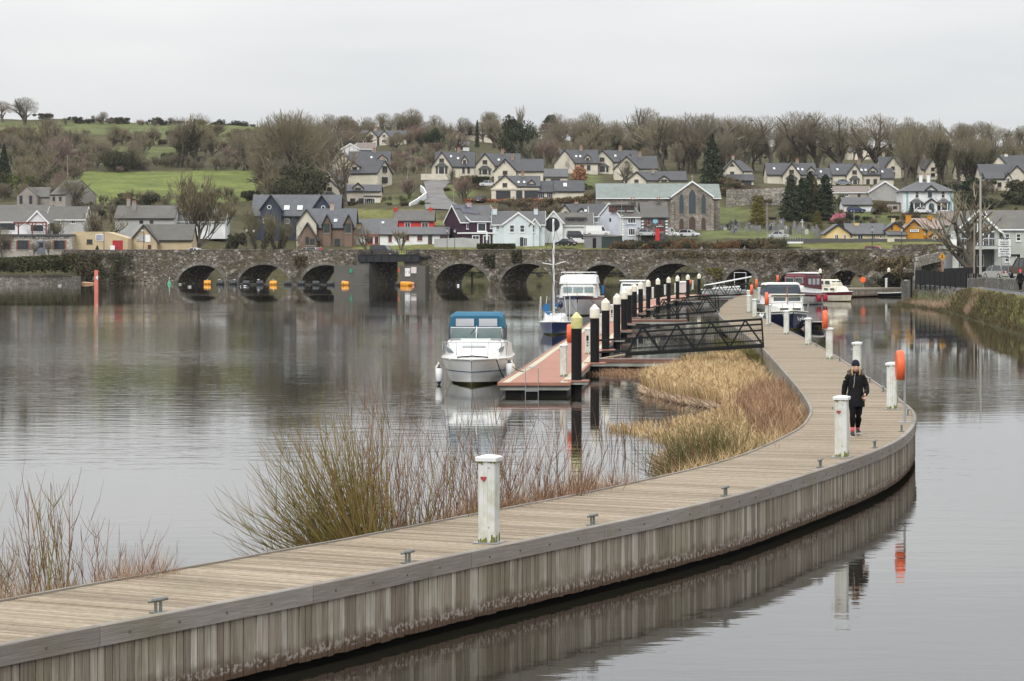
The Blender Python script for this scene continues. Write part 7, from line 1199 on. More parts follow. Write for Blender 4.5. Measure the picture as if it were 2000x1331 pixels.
for i, (x, yel) in enumerate(bl):
    Z = lerp(446, 434, (x-405)/270); X = (x-1000)*Z/F; e = empty('barrel_buoy', (X, Z, .28), rnd.uniform(-.15, .15), label=f"{'orange' if yel else 'black'} barrel buoy, {['first','second','third','fourth','fifth','sixth','seventh','eighth','ninth','tenth','eleventh'][i]} from the bank end of the boom", cat='buoy', group='barrels of the floating boom'); e.rotation_euler.y = .15 if i == 10 else rnd.uniform(-.04, .04); e.scale = (.92,)*3; obj('barrel', bmY if yel else bmK, None, e); obj('hoop', rg, None, e)
for i, (x, dz, yel, a) in enumerate(((778,0,0,1.1),(784,1.5,0,1.2),(788,0,1,1.0),(793,-1.5,1,1.2),(798,-3,1,.9))):
    Z = 428+dz; e = empty('barrel_buoy', ((x-1000)*Z/F, Z, .28), a, label=f"{'orange' if yel else 'black'} barrel buoy in the bunch by the notice boards, {['first','second','third','fourth','last'][i]} from the left", cat='buoy', group='barrels bunched at the lifting span'); e.scale = (.92,)*3; obj('barrel', bmY if yel else bmK, None, e); obj('hoop', rg, None, e)
ball = lambda x, y, r, m_, lb, nm='mooring_buoy': tag(ellip((0,0,0), (r,r,r)).build(nm, m_), lb, 'buoy').__setattr__('location', G(x, y)+Vector((0,0,r*.5)))
ball(806,557,.33,M('buoy_salmon', (.75,.33,.22)),'small salmon ball buoy beside the bunched barrels'); ball(895,559,.2,CAPW,'small white ball buoy before the arches')
MB().tube([tuple(Vector(((x-1000)*lerp(446,434,(x-405)/270)/F, lerp(446,434,(x-405)/270)+.1, .12))) for x in (398,500,600,700,722)], .06, 5).build('boom_cable', RUST, label='dark cable linking the boom barrels', cat='cable')
p = G(331, 556); e = empty('channel_buoy', tuple(p), 0, label='small green conical channel buoy near the first arch', cat='buoy'); MB().lathe([(.4,-.2), (.42,.1), (.3,.22), (.1,.75), (.03,1.0)], k=12).build('body', M('buoy_green', (.08,.30,.19), rough=.5), e); MB().lathe([(.02,1.0), (.12,1.1), (.02,1.25)], k=8).build('top_mark', CAPW, e)
p = G(188, 571); e = empty('channel_marker', tuple(p), 0, label='tall salmon red channel marker post with a white triangle', cat='marker'); MB().box(-.26,.26,-.1,.1,-1,3.02).build('post', M('marker_red', (.62,.19,.14), rough=.5), e); MB().prism([(.24,1.65), (.24,2.35), (-.08,2.0)], -.115, -.102).build('triangle', CAPW, e)
p = G(172, 555); o = MB().loft([[Vector((x, .45*k*cos(a), .28*k*sin(a)+.1)) for a in [2*pi*j/12 for j in range(12)]] for x, k in ((-1.4,.15), (-.9,.9), (-.3,1.), (.8,.5), (1.6,.12))]).build('overturned_float', M('float_salmon', (.62,.36,.22), rough=.6), smooth=True, label='salmon coloured capsized float beside the channel marker', cat='float'); o.location = p
gm = MB(); gm.loft([[Vector((x, .05*k*cos(a), .07+.05*k*sin(a)+x*x*.4)) for a in [2*pi*j/8 for j in range(8)]] for x, k in ((-.18,.2), (-.1,.8), (0,1.1), (.1,.9), (.16,.7), (.2,.5), (.24,.15))]); gm = gm.mesh('gull'); gm.materials.append(M('gull_white', (.72,.73,.74), var=.2))
for i, (x, y, b_) in enumerate(((117,559,0),(352,556.5,0),(370,561,0),(428,0,1),(458,0,1),(505,0,1),(534,0,1),(405,0,1),(478,560,0),(470,561,0))):
    o = obj('gull', gm, None, label='tiny white gull '+('perched on a boom barrel' if b_ else 'floating on the water below the bridge')+f", {['far left of','left of','under','second','third','fifth','middle orange','first orange','nearer','beyond'][i]} {'barrel' if b_ else 'the first arch'}", cat='bird', group='gulls on the river'); Z = lerp(446, 434, (x-405)/270); o.location = Vector(((x-1000)*Z/F, Z, .74)) if b_ else G(x, y); o.rotation_euler = (0, 0, rnd.uniform(0, 6)); o.scale = (1.6,)*3
# ---------------------------------------------------------------- riverside road on the right bank
h = House('river_centre', 'sage green two storey river centre with glazed gable and balcony', 'building', 1870, 527, 352, 'sage', 'slate_old', 'w')
h.block(1945, 2090, 447, 413, 'side', 12, 1.0); h.block(1866, 1952, 452, 412, 'front', 9, 0., low=1.2, base=480, over=.7); DG = M('dark_glazing', (.06,.065,.075), var=.3, rough=.15); o = MB().prism([(h.X(1878), h.H(479)), (h.X(1942), h.H(479)), (h.X(1942), h.H(453)), (h.X(1909), h.H(424)), (h.X(1878), h.H(453))], -.06, .03).build('glazed_gable', DG, h.root)
gb = MB(); [gb.bar((h.X(x), -.1, h.H(479)), (h.X(x), -.1, h.H(452-abs(x-1909)*-.0-(33-abs(x-1909))*.8)), .14) for x in (1888, 1898, 1909, 1920, 1931)]; [gb.bar((h.X(1878), -.1, h.H(y)), (h.X(1942), -.1, h.H(y)), .16) for y in (453, 466)]; gb.build('glazing_bars', TRIM_W, o)
h.block(1945, 1975, 480, 447, 'flat', 1, .6, wm='sage') if False else None
MB().box(h.X(1842), h.X(1945), -1.5, 4, h.H(487), h.H(481)).build('balcony', h.wm, h.root); MB().box(h.X(1842), h.X(1868), -1.55, -1.45, h.H(481), h.H(468)).build('balcony_screen', TRIM_W, h.root); br = MB(); [br.box(h.X(x)-.03, h.X(x)+.03, -1.5, -1.44, h.H(481), h.H(466)) for x in range(1868, 1946, 6)]; br.box(h.X(1866), h.X(1945), -1.52, -1.42, h.H(466.5), h.H(465)); br.build('balcony_rail', GALV, h.root); MB().box(h.X(1858), h.X(1869), -1.5, -.7, -1, h.H(487)).build('pier', h.wm, h.root); MB().box(h.X(1858), h.X(1870), -1.3, 1, h.H(481), h.H(452)).build('pier', h.wm, h.root); MB().box(h.X(1869), h.X(1952), 2.5, 9, -1, h.H(488)).build('recessed_wall', M('shop_dark', (.20,.21,.20)), h.root); [h.win(x, 510, 14, 24, 2.5, 'w', bars=1) for x in (1888, 1921)]; [h.win(x, y, 9, 14, 1.0, 'w', bars=9) for x, y in ((1970,464),(1992,464),(1970,505),(1992,505))]; MB().box(h.X(1970), h.X(1995), .8, .95, h.H(500), h.H(497)).build('shop_sign', BLK, h.root)
WS = MATS['rubble_stone']
def wall(pts, label, hgt=.95, th=.4, name='stone_wall', m_=None, cat='wall'):
    pts = [Vector(p) for p in pts]; e = empty(name, tuple(pts[0]), 0, label=label, cat=cat); O = pts[0]; b = MB(); r = random.Random(3); prev = None; rows = []
    dense = []
    for a, c in zip(pts, pts[1:]):
        k = max(1, int((c-a).length/1.2)); dense += [a.lerp(c, t/k) for t in range(k)]
    dense.append(pts[-1])
    for i, p in enumerate(dense):
        d = (dense[min(i+1, len(dense)-1)]-dense[max(i-1, 0)]).normalized(); nn = Vector((-d.y, d.x, 0))*th/2; z = hgt+r.uniform(-.06, .06); rows.append([p-O-nn+Vector((0,0,-.6)), p-O-nn+Vector((0,0,z)), p-O+nn+Vector((0,0,z)), p-O+nn+Vector((0,0,-.6))])
    b.loft(rows).build('wall', m_ or MATS['rubble_stone'], e); return e
gp = lambda x, Z: (lambda p: Vector((p.x, p.y, height(p.x, p.y))))(at(x, Z))
stone_mat('road_wall', [(.09,.085,.075), (.14,.13,.115), (.18,.17,.15), (.28,.27,.25)], 2.6, .25, mossamt=.4)
wall([gp(1888, 238), gp(1930, 222), gp(1975, 205), gp(2060, 178)], 'low grey stone wall between the riverside path and road', .85, m_=MATS['road_wall']); wall([gp(1842, 330), gp(1880, 318), gp(1925, 305)], 'low dark stone wall before the river centre', .8, m_=MATS['road_wall']); wall([P(1790, 515, 395), P(1815, 508, 400), P(1856, 500, 408)], 'rubble stone wall climbing behind the brown bush', .9)
e = wall([P(1745, 489, 415), P(1845, 487, 405)], 'stone wall along the embankment beyond the bridge end', .9, m_=MATS['bridge_stone']); wall([P(1480, 470, 505*K), P(1620, 470, 505*K), P(1850, 471, 500*K)], 'long grey wall along the upper road embankment', .4, m_=M('kerb_wall', (.085,.085,.085), var=.2, sc=.6, rough=.9)); wall([P(1420, 400, 590*K), P(1480, 398, 595*K), P(1535, 396, 592*K)], 'old rubble garden wall below the estate houses', 3.6, .5, m_=MATS['rubble_stone']); wall([P(848, 482, 499*K), P(905, 480, 499*K), P(935, 482, 499*K)], 'pale garden wall before the purple house', 1.6, .3, m_=MATS['wall_dirty']); wall([P(800, 405, 560*K), P(812, 398, 565*K), P(832, 384, 575*K), P(828, 375, 585*K), P(822, 370, 592*K)], 'white curved wall beside the estate road', .9, .3, m_=TRIM_W); wall([P(822, 347, 612*K), P(880, 347, 612*K)], 'low cream garden wall at the top of the estate road', .9, .3, m_=MATS['wall_cream']); wall([P(170, 499, 450*K), P(260, 497, 455*K), P(335, 493, 462*K)], 'pale kerb wall along the bridge approach', .45, m_=MATS['rubble_stone'])
# estate road ribbon
rd = MB(); cl_ = [(872,414,40),(863,403,34),(856,391,26),(851,380,19),(849,370,17),(852,358,23),(856,349,30)]; rows = []; cl_ = [tuple(lerp(a, b, t/6) for a, b in zip(p_, q_)) for p_, q_ in zip(cl_, cl_[1:]) for t in range(6)]
for x, y, w in cl_: c = ground(x, y); q = c.y/F; rows.append([Vector((c.x+k*w*q, c.y, height(c.x+k*w*q, c.y)+.25-.1*abs(k))) for k in (-1, -.6, -.2, .2, .6, 1)])
rd.loft(rows, False, False).build('estate_road', M('asphalt_pale', (.17,.165,.16), var=.2, sc=.3, rough=.9, dirt=(.12,.105,.095), dsc=.25), kind='structure')
# black boarded fence at the slip
def fence(pts, hgt, label):
    e = empty('boarded_fence', tuple(pts[0]), 0, label=label, cat='fence'); O = pts[0]; k = 0
    for a, b in zip(pts, pts[1:]):
        d = b-a; n_ = max(1, int(d.length/.6)); t = d.normalized(); nn = Vector((-t.y, t.x, 0)).normalized()*.03
        for i in range(n_):
            p, q = a.lerp(b, i/n_)-O, a.lerp(b, (i+.97)/n_)-O; z0, z1 = Vector((0,0,.16)), Vector((0,0,hgt)); MB().loft([[p-nn+z0, q-nn+z0, q+nn+z0, p+nn+z0], [p-nn+z1, q-nn+z1, q+nn+z1, p+nn+z1]]).build('board', BLK, e)
        for i in range(0, n_+1, 4): p = a.lerp(b, i/n_)-O; MB().box(p.x-.06, p.x+.06, p.y+.03, p.y+.15, p.z-.4, p.z+hgt).build('post', BLK, e)
fence([P(1789, 558, 260), P(1888, 566, 236)], 1.55, 'black boarded fence along the riverside path'); fence([P(1789, 557, 261), P(1808, 552, 280)], 1.5, 'short black boarded fence turning back from the path'); fence([P(1845, 539, 320), P(1925, 536, 300)], .9, 'low black fence before the river centre')
e = wall([P(1766, 575, 268), P(1790, 573, 262), P(1789, 566, 272)], 'dark stone slip wall at the end of the black fence', 1.4, .6, m_=MATS['road_wall'])
pole(1780, 580, 538, 262, 'black mooring post at the slip beside the fence', .13, BLK); pole(1787, 560, 512, 276, 'grey post at the corner of the black fence', .07, GALV); pole(1915, 528, 345, 300, 'tall pale timber utility pole beside the bare plane tree', .16, M('pole_pale', (.36,.33,.30), var=.15, rough=.9)); pole(1903, 526, 435, 296, 'second timber pole leaning by the plane tree', .13); pole(1906, 552, 500, 235, 'black bollard post on the riverside road', .09, BLK)
def board_sign(x, yb, y0, y1, w, Z, label, lines, m_=None):
    a = P(x, yb, Z); q = Z/F; e = empty('road_sign', (a.x, a.y, a.z), -.15, label=label, cat='sign'); z0, z1 = (yb-y1)*q, (yb-y0)*q; [MB().tube([(sx_, .06, -.5), (sx_, .06, z1)], .05, 8).build('post', GALV, e) for sx_ in (-w*q*.25, w*q*.3)]
    b = MB().box(-w*q/2, w*q/2, -.03, .03, z0, z1).build('board', M('sign_board', (.66,.67,.66), rough=.4), e); n_ = len(lines)
    for i, t in enumerate(lines): text_obj('lettering', t, (z1-z0)/n_*.82, (0, -.035, z1-(i+.55)*(z1-z0)/n_), (pi/2, 0, 0), INK, b, bold=.008)
    bd = MB(); t = .05; zm = lerp(z0, z1, .56); [bd.box(-w*q/2, w*q/2, -.036, -.031, z, z+t) for z in (z0, zm, z1-t)]; bd.build('border', INK, b)
board_sign(1962, 537, 466, 503, 24, 262, 'white road sign board with arrows and place names by the estate car', ['^  R 463', 'Luimneach', 'LIMERICK', '<  R 496', 'An tAonach', 'NENAGH', 'Béal an Átha', 'BALLINA'])
a = P(1840, 532, 285); e = empty('warning_sign', tuple(a), 0, label='orange diamond warning sign on a post before the river centre', cat='sign'); q = 285/F; MB().tube([(0,.05,-.4), (0,.05,30*q)], .05, 8).build('post', M('post_orange', (.5,.2,.1)), e); o = MB().prism([(-7*q,30*q), (0,23*q), (7*q,30*q), (0,38*q)], -.02, .02).build('board', M('sign_orange', (.55,.27,.03)), e); MB().box(-.06,.06,-.03,-.021,27*q,34*q).build('symbol', BLK, o)
board = MB().box(-.45,.45,-.05,.05,-.35,.35).build('white_notice', TRIM_W, label='small white notice beside the black pile on the bank', cat='sign'); board.location = P(1774, 553, 300); pb_ = MB().box(-.04,.04,0.06,.14,-1.6,-.2).build('post', GALV, board)
# gravestones in the churchyard
r4 = random.Random(12); gst = [MB().prism([(-.35,-.2), (.35,-.2), (.35,.8), (.2,1.05), (-.2,1.05), (-.35,.8)], -.08, .08), MB().box(-.4,.4,-.3,.3,-.2,.25).box(-.12,.12,-.1,.1,.251,1.9).box(-.42,.42,-.095,.095,1.25,1.48), MB().loft([[Vector((x*k, y*k, z)) for x, y in ((-1,-1), (1,-1), (1,1), (-1,1))] for z, k in ((-.2,.35), (.5,.3), (1.7,.12))]), MB().box(-.45,.45,-.1,.1,-.2,.75)]
GM = [M('grave_grey', (.17,.17,.175), var=.3), M('grave_pale', (.42,.42,.41), var=.2), M('grave_dark', (.04,.04,.045), var=.2)]; gst = [[(lambda c: (c.materials.append(m_), c)[1])(g.mesh('gravestone')) for m_ in GM] for g in gst]
for i in range(80):
    x = r4.uniform(1405, 1600); y = r4.uniform(445, 462) if x > 1420 else r4.uniform(452, 462); k, c = r4.choices((0,1,2,3), (5,2,1,2))[0], r4.choices((0,1,2), (6,2,2))[0]; p = ground(x, y); o = obj('gravestone', gst[k][c], None, label=f"{('grey','pale','black')[c]} {('upright headstone','stone cross','obelisk','low headstone')[k]} in the churchyard {'beside the church' if x < 1440 else 'left of the golden yew' if x < 1475 else 'right of the golden yew' if x < 1510 else 'below the conifer clump' if x < 1555 else 'near the upper road'}, {'back' if y < 451 else 'middle' if y < 457 else 'front'} row", cat='gravestone', group='gravestones of the churchyard'); o.location = p; o.rotation_euler = (0, r4.gauss(0, .03), r4.gauss(0, .2)); o.scale = (r4.uniform(.75, 1.2),)*3
e = empty('viewing_platform', tuple(P(1540, 476, 497*K)), 0, label='white edged viewing platform jutting over the grass embankment', cat='platform'); MB().box(-2.8,2.8,-1.4,2,.0,.35).build('slab', TRIM_W, e); rl = MB(); [rl.box(-2.75+k*.5,-2.7+k*.5,-1.38,-1.33,.35,1.35) for k in range(12)]; rl.box(-2.8,2.8,-1.4,-1.32,1.3,1.36); rl.build('railing', GALV, e)
e = empty('patio_parasol', tuple(P(951, 481, 499*K)), 0, label='furled white parasol before the purple house', cat='parasol'); MB().tube([(0,0,-.3), (0,0,3.)], .04, 6).build('pole', CAPW, e); MB().lathe([(.05,1.1), (.22,1.2), (.17,2.4), (.03,3.1)], k=8).build('canopy', CAPW, e)
e = empty('corrugated_shed', tuple(P(1146, 480, 498*K)), 0, label='low dark green corrugated shed behind the bridge parapet', cat='shed'); MB().box(0,7.2,0,4,-1,1.85).build('wall', M('shed_green', (.03,.045,.04), rough=.7), e); MB().box(-.4,3.,-.1,4,-1,1.9).build('front_bay', M('shed_grey', (.2,.2,.2)), e); MB().loft([[Vector((x, y, z)) for x, z in ((-.6,1.95), (3.2,2.1), (7.5,1.86), (7.5,2.0), (3.2,2.3), (-.6,2.1))] for y in (-.4, 4.3)]).build('roof', M('shed_roof', (.28,.27,.24), var=.2), e); MB().box(1.2,1.9,-.14,-.105,-.5,1.5).build('door', BLK, e)
e = empty('footbridge', tuple(P(900, 535, 470)), BA, label='dark truss footbridge seen through the arches', cat='footbridge'); fb = MB(); Lf = 52; [fb.bar((0,y,z), (Lf,y,z), .14) for y in (0, 2) for z in (.2, 1.5)]; e2 = fb.build('chords', DKB, e); br = MB(); [br.bar((k*1.3, 0, .2 if k % 2 else 1.5), (k*1.3+1.3, 0, 1.5 if k % 2 else .2), .1) for k in range(40)]; br.build('lattice', DKB, e, kind='stuff'); MB().box(0,Lf,0,2,.05,.15).build('deck', DKB, e); [MB().box(x-.15,x+.15,.4,.7,-4.5,.1).build('pier', DKB, e) for x in range(2, 52, 8)]
# ---------------------------------------------------------------- reeds, willows and rough grass
def blade_mat(name, stops, isl=.3):
    m, n, l, b = newmat(name); MATS[name] = m; geo = n.new('ShaderNodeNewGeometry'); c = ramp(n, l, geo.outputs['Random Per Island'], *stops)
    g = ramp(n, l, nnoise(n, l, geo.outputs['Position'], .7, 3), (.3, .75), (.7, 1.25)); c = mixrgb(n, l, 1., c, g, 'MULTIPLY'); l.new(c, b.inputs['Base Color']); b.inputs['Roughness'].default_value = .8; b.inputs['Specular IOR Level'].default_value = .15; return m
blade_mat('reed', [(0., (.26,.16,.078)), (.25, (.44,.305,.152)), (.7, (.54,.395,.215)), (1., (.63,.49,.30))]); blade_mat('dead_grass', [(0., (.17,.09,.055)), (.5, (.30,.175,.105)), (1., (.46,.33,.2))]); blade_mat('green_reed', [(0., (.06,.068,.018)), (.5, (.115,.11,.032)), (1., (.22,.185,.085))]); blade_mat('bank_grass', [(0., (.055,.048,.022)), (.35, (.10,.088,.036)), (.6, (.135,.105,.055)), (.8, (.17,.135,.08)), (1., (.26,.20,.13))]); blade_mat('willow_stem', [(0., (.12,.10,.028)), (.5, (.19,.155,.045)), (.8, (.19,.125,.05)), (1., (.24,.16,.07))]); blade_mat('red_stem', [(0., (.095,.052,.032)), (.5, (.155,.085,.052)), (1., (.23,.135,.085))]); blade_mat('broom', [(0., (.035,.04,.012)), (.5, (.075,.075,.022)), (1., (.14,.12,.05))]); blade_mat('litter', [(0., (.22,.13,.085)), (.6, (.42,.31,.2)), (1., (.58,.47,.36))])
_DK = [j for j in range(0, len(Ls), 9) if 30 < Ls[j].y < 150]
def on_deck(p, m=.12):
    k = min(_DK, key=lambda j: (Ls[j].x-p.x)**2+(Ls[j].y-p.y)**2); a, b = Ls[k], Rs[k]; d = (a-b); d.z = 0; q = Vector((p.x-a.x, p.y-a.y, 0)); return q.dot(d.normalized()) < m
def blade(mb, p, h, lean, r, w=.014, bend=.5):
    a = r.uniform(0, 2*pi); s = Vector((cos(a), sin(a), 0))*w; d = Vector((lean[0]+r.gauss(0, .14), lean[1]+r.gauss(0, .14), 1)); d.normalize(); m1 = p+d*h*.55; d2 = (d+Vector((r.gauss(0, bend), r.gauss(0, bend), -abs(r.gauss(0, bend*.6))))).normalized(); t = m1+d2*h*.45
    mb.add([p-s, p+s, m1+s*.7, m1-s*.7, t], [(0, 1, 2, 3), (3, 2, 4)])
def reed_bed(name, label, poly, n_, hh, mat, seed, lean=(-.1, 0), w=.014, deck=True, bend=.5, base=0.):
    r = random.Random(seed); mb = MB(); xs = [p[0] for p in poly]; ys = [p[1] for p in poly]; W_ = [G(x, y) for x, y in poly]; wp = [(p.x, p.y) for p in W_]; k = 0; x0, x1, y0, y1 = min(p[0] for p in wp), max(p[0] for p in wp), min(p[1] for p in wp), max(p[1] for p in wp); t = 0
    while k < n_ and t < n_*12:
        t += 1; x, y = r.uniform(x0, x1), r.uniform(y0, y1)
        if not inpoly(x, y, wp): continue
        c = noise.noise(Vector((x*.8, y*.8, seed)))
        if c < -.22 and r.random() < .75: continue
        p = Vector((x, y, base))
        if deck and on_deck(p): continue
        blade(mb, p, r.uniform(*hh)*(1+.25*c), lean, r, w, bend); k += 1
    return mb.build(name, MATS[mat], kind='stuff', label=label)
P1 = [(1250,750),(1278,763),(1340,777),(1395,787),(1440,800),(1500,812),(1600,830),(1590,790),(1560,750),(1520,722),(1480,708),(1400,707),(1340,716),(1300,735)]
P2 = [(1184,838),(1230,833),(1330,820),(1410,800),(1440,860),(1400,905),(1345,885),(1262,853)]
P3 = [(1410,800),(1500,802),(1620,830),(1640,900),(1520,955),(1420,970),(1400,905),(1440,860)]
reed_bed('reed_bed', 'tall straw coloured reeds between pontoon and boardwalk', P1, 17000, (.4, .95), 'reed', 1, (-.2, -.02), bend=.95)
reed_bed('reed_bed', 'low straw coloured reed tongue running out into the open water', P2, 3400, (.08, .3), 'reed', 2, (-.35, 0), bend=.7)
reed_bed('reed_bed', 'pale reeds between the green tuft and the boardwalk bend', P3, 4600, (.3, .8), 'reed', 12, (-.15, 0), bend=.65)
reed_bed('flattened_reeds', 'reddish brown flattened reeds in front of the finger pontoon', [(1135,722),(1140,731),(1215,736),(1290,741),(1345,722),(1300,717),(1230,717)], 5000, (.06, .22), 'dead_grass', 3, (-.3, 0), bend=.8)
reed_bed('reddish_grass', 'reddish dead grass beside the inner bend of the boardwalk', [(1440,812),(1500,790),(1560,790),(1640,840),(1640,900),(1560,930),(1490,890)], 6000, (.4, .9), 'dead_grass', 4, (-.05, 0), .012, bend=.5, base=.3)
reed_bed('green_rushes', 'green and yellow rushes against the inner edge of the boardwalk', [(1395,690),(1440,690),(1500,708),(1560,755),(1640,835),(1610,850),(1560,800),(1500,742),(1450,712)], 5200, (.5, .95), 'green_reed', 5, (-.05, 0), .016)
reed_bed('reed_litter', 'pale flattened reed litter floating at the edge of the reeds', [(1250,752),(1278,766),(1345,781),(1400,792),(1440,806),(1400,800),(1330,790),(1260,772)], 2600, (.15, .4), 'litter', 6, (-1.5, 0), .02, bend=.3)
reed_bed('reed_litter', 'pale flattened reed litter beside the boardwalk below the green tuft', [(1283,905),(1350,870),(1420,900),(1440,960),(1330,990),(1293,930)], 2800, (.2, .5), 'litter', 7, (-1.3, .3), .018, bend=.4)
reed_bed('sparse_reeds', 'sparse upright dead reed stalks standing in open water', [(1150,830),(1240,790),(1400,785),(1440,830),(1340,830),(1270,870),(1290,920),(1240,930),(1150,870)], 150, (.4, 1.0), 'red_stem', 8, (.05, 0), .009, bend=.15)
def stem_bush(name, label, base, n_, L, fan, mat, seed, rad=.007, curve=.5, twigs=3, spreadb=.25, group=None, cat='shrub', droop=0.):
    """many thin stems fanning from a stool; fan: (azimuth from, to, lowest elevation, highest elevation) in degrees"""
    r = random.Random(seed); e = empty(name, tuple(base), 0, label=label, cat=cat, group=group); S_, T_ = MB(), MB()
    for i in range(n_):
        az = radians(r.uniform(fan[0], fan[1])); el = radians(r.uniform(fan[2], fan[3])); d = Vector((cos(az)*cos(el), sin(az)*cos(el)*.6, sin(el))).normalized(); ln = r.uniform(*L)*(.72+.28*sin(el)); p = Vector((r.gauss(0, spreadb), r.gauss(0, spreadb*.5), -.1)); pts = [p]; k = 7
        for j in range(k):
            d = (d+Vector((r.gauss(0, .07), r.gauss(0, .07), curve*.16*(.25+.75*sin(el))-droop*.1))).normalized(); p = p+d*(ln/k); pts.append(p)
        R = rad*r.uniform(.6, 1.3); S_.tube(pts, [R*(1-.8*j/k) for j in range(k+1)], 3, False)
        for q in range(r.randrange(1, twigs+1)*2):
            j = r.randrange(2, k); b = pts[j]; dd = (pts[j+1]-pts[j]).normalized(); dd = (dd+Vector((r.gauss(0, .45), r.gauss(0, .45), r.uniform(0, .4)))).normalized(); tl = ln*r.uniform(.1, .32); T_.tube([b, b+dd*tl*.5, b+(dd+Vector((0, 0, .25))).normalized()*tl], [R*.45, R*.32, R*.12], 3, False)
    S_.build('stems', MATS[mat], e); T_.build('twigs', MATS[mat], e, kind='stuff'); return e
def behind(x, back=.5, h=.25):
    """place just behind the bank side of the boardwalk at photo column x"""
    k = min((j for j in range(len(Ls)) if Ls[j].y < 70), key=lambda j: abs(1000+Ls[j].x*F/Ls[j].y-x)); d = (Ls[k]-Rs[k]); d.z = 0; p = Ls[k]+d.normalized()*back; return Vector((p.x, p.y, h))
b0 = behind(785, .4); w_ = stem_bush('willow_bush', 'large fan shaped bare willow bush leaning over the water behind the nearest pedestal', b0, 340, (1.4, 3.05), (140, 224, 3, 88), 'willow_stem', 1, .0105, .34, 5, .15)
stem_bush('willow_bush', 'upright red tipped willow stems rising above the big willow bush', behind(795, .5), 60, (1.8, 3.3), (40, 150, 60, 89), 'red_stem', 2, .008, .3, 4, .3); stem_bush('willow_bush', 'short brown willow growth right of the big willow bush', behind(815, .4), 26, (.9, 1.7), (0, 80, 45, 85), 'willow_stem', 3, .007, .3, 4, .15)
for i, (x, n_, L, m_) in enumerate(((858,34,(1.2,2.1),'red_stem'),(905,36,(1.3,2.2),'willow_stem'),(948,34,(1.4,2.4),'red_stem'),(1000,46,(1.5,2.6),'red_stem'),(1052,46,(1.5,2.6),'red_stem'),(1105,44,(1.3,2.3),'red_stem'),(1160,38,(1.0,1.8),'red_stem'),(1210,26,(.8,1.4),'red_stem'),(1250,16,(.7,1.1),'red_stem'))):
    stem_bush('bare_shrub', f"thin bare {'reddish' if m_ == 'red_stem' else 'olive'} shrub along the boardwalk edge, {ORD[i]} to the right of the big willow", behind(x, rnd.uniform(.3, .8)), int(n_*.85), L, (0, 180, 46, 89), m_, 20+i, .0092, .3, 4, .34, 'thin shrubs along the boardwalk edge')
for x, y0 in ((1368,0),): stem_bush('green_tuft', 'bushy olive green broom tuft beside the boardwalk', behind(1492, 1.2, .25), 1000, (.8, 1.5), (0, 360, 22, 85), 'broom', 40, .006, .15, 3, .42, droop=.5); stem_bush('bare_shrub', 'dark leaning bare shrub beside the green tuft', behind(1425, .5), 60, (.8, 1.5), (90, 230, 25, 80), 'red_stem', 41, .008, .4, 3, .15)
stem_bush('bare_shrub', 'thin upright shrub rising from the reeds near the inner bend', G(1452, 845), 16, (1.3, 2.2), (0, 180, 75, 89), 'red_stem', 42, .008, .2, 2, .5)
for i, (x, n_, L, fan, m_, bk) in enumerate(((20,12,(.9,1.6),(20,170,50,85),'red_stem',.4),(70,16,(1.,1.9),(60,160,50,85),'red_stem',.5),(165,24,(1.1,2.2),(80,175,35,85),'willow_stem',.4),(190,16,(1.2,2.2),(60,160,55,86),'red_stem',.6),(235,22,(.9,1.6),(30,150,45,85),'red_stem',.3),(300,18,(.8,1.5),(0,80,30,80),'red_stem',.3))):
    stem_bush('bare_shrub', f"bare leafless shrub at the lower left beside the boardwalk, {['first','second','third','fourth','fifth','last'][i]} from the left edge", behind(x, bk), int(n_*1.3), L, fan, m_, 60+i, .0092, .35, 4, .14, 'shrubs at the lower left')
def grass_strip(name, label, xs, n_, hh, mat, seed, back=(.05, .7), lean=(0, 0), w=.006, bend=.5):
    r = random.Random(seed); mb = MB()
    for k in range(n_): x = r.uniform(*xs); p = behind(x, r.uniform(*back), .22); blade(mb, p+Vector((r.gauss(0, .05), r.gauss(0, .05), 0)), r.uniform(*hh), lean, r, w, bend)
    mb.build(name, MATS[mat], kind='stuff', label=label)
_L0 = [(1000+Ls[j].x*F/Ls[j].y, j) for j in range(len(Ls)) if Ls[j].y < 70]
def behind(x, back=.5, h=.25):
    import bisect
    i = min(len(_L0)-1, bisect.bisect_left(_L0, (x, 0))); k = _L0[i][1]; d = (Ls[k]-Rs[k]); d.z = 0; p = Ls[k]+d.normalized()*back; return Vector((p.x, p.y, h))
grass_strip('dead_grass', 'reddish dead grass tufts at the lower left beside the boardwalk', (215, 325), 900, (.72, 1.25), 'dead_grass', 1, (.05, .4), (.25, 0)); grass_strip('dead_grass', 'pale dead grass at the left edge beside the boardwalk', (-40, 85), 700, (.7, 1.12), 'litter', 2, (.05, .4), (-.1, 0)); grass_strip('dead_grass', 'thin dead grass between the shrubs at the lower left', (85, 215), 500, (.7, 1.05), 'dead_grass', 3); grass_strip('dead_grass', 'tangled dead grass below the thin shrubs', (985, 1265), 4200, (.7, 1.35), 'dead_grass', 4, (.05, 1.2), (.15, 0), .006, .9); grass_strip('dead_grass', 'tangled dead grass beside the big willow', (790, 990), 2000, (.68, 1.05), 'dead_grass', 5, (.05, .8), (.1, 0), .006, .9); grass_strip('ground_ivy', 'low dark green ground plants along the boardwalk edge', (690, 900), 800, (.75, .88), 'green_reed', 6, (.02, .4), (0, 0), .014, .8); grass_strip('edge_grass', 'straw coloured grass along the boardwalk edge by the green tuft', (1360, 1590), 1800, (.7, 1.15), 'reed', 7, (.05, .6), (-.1, 0), .008, .7)
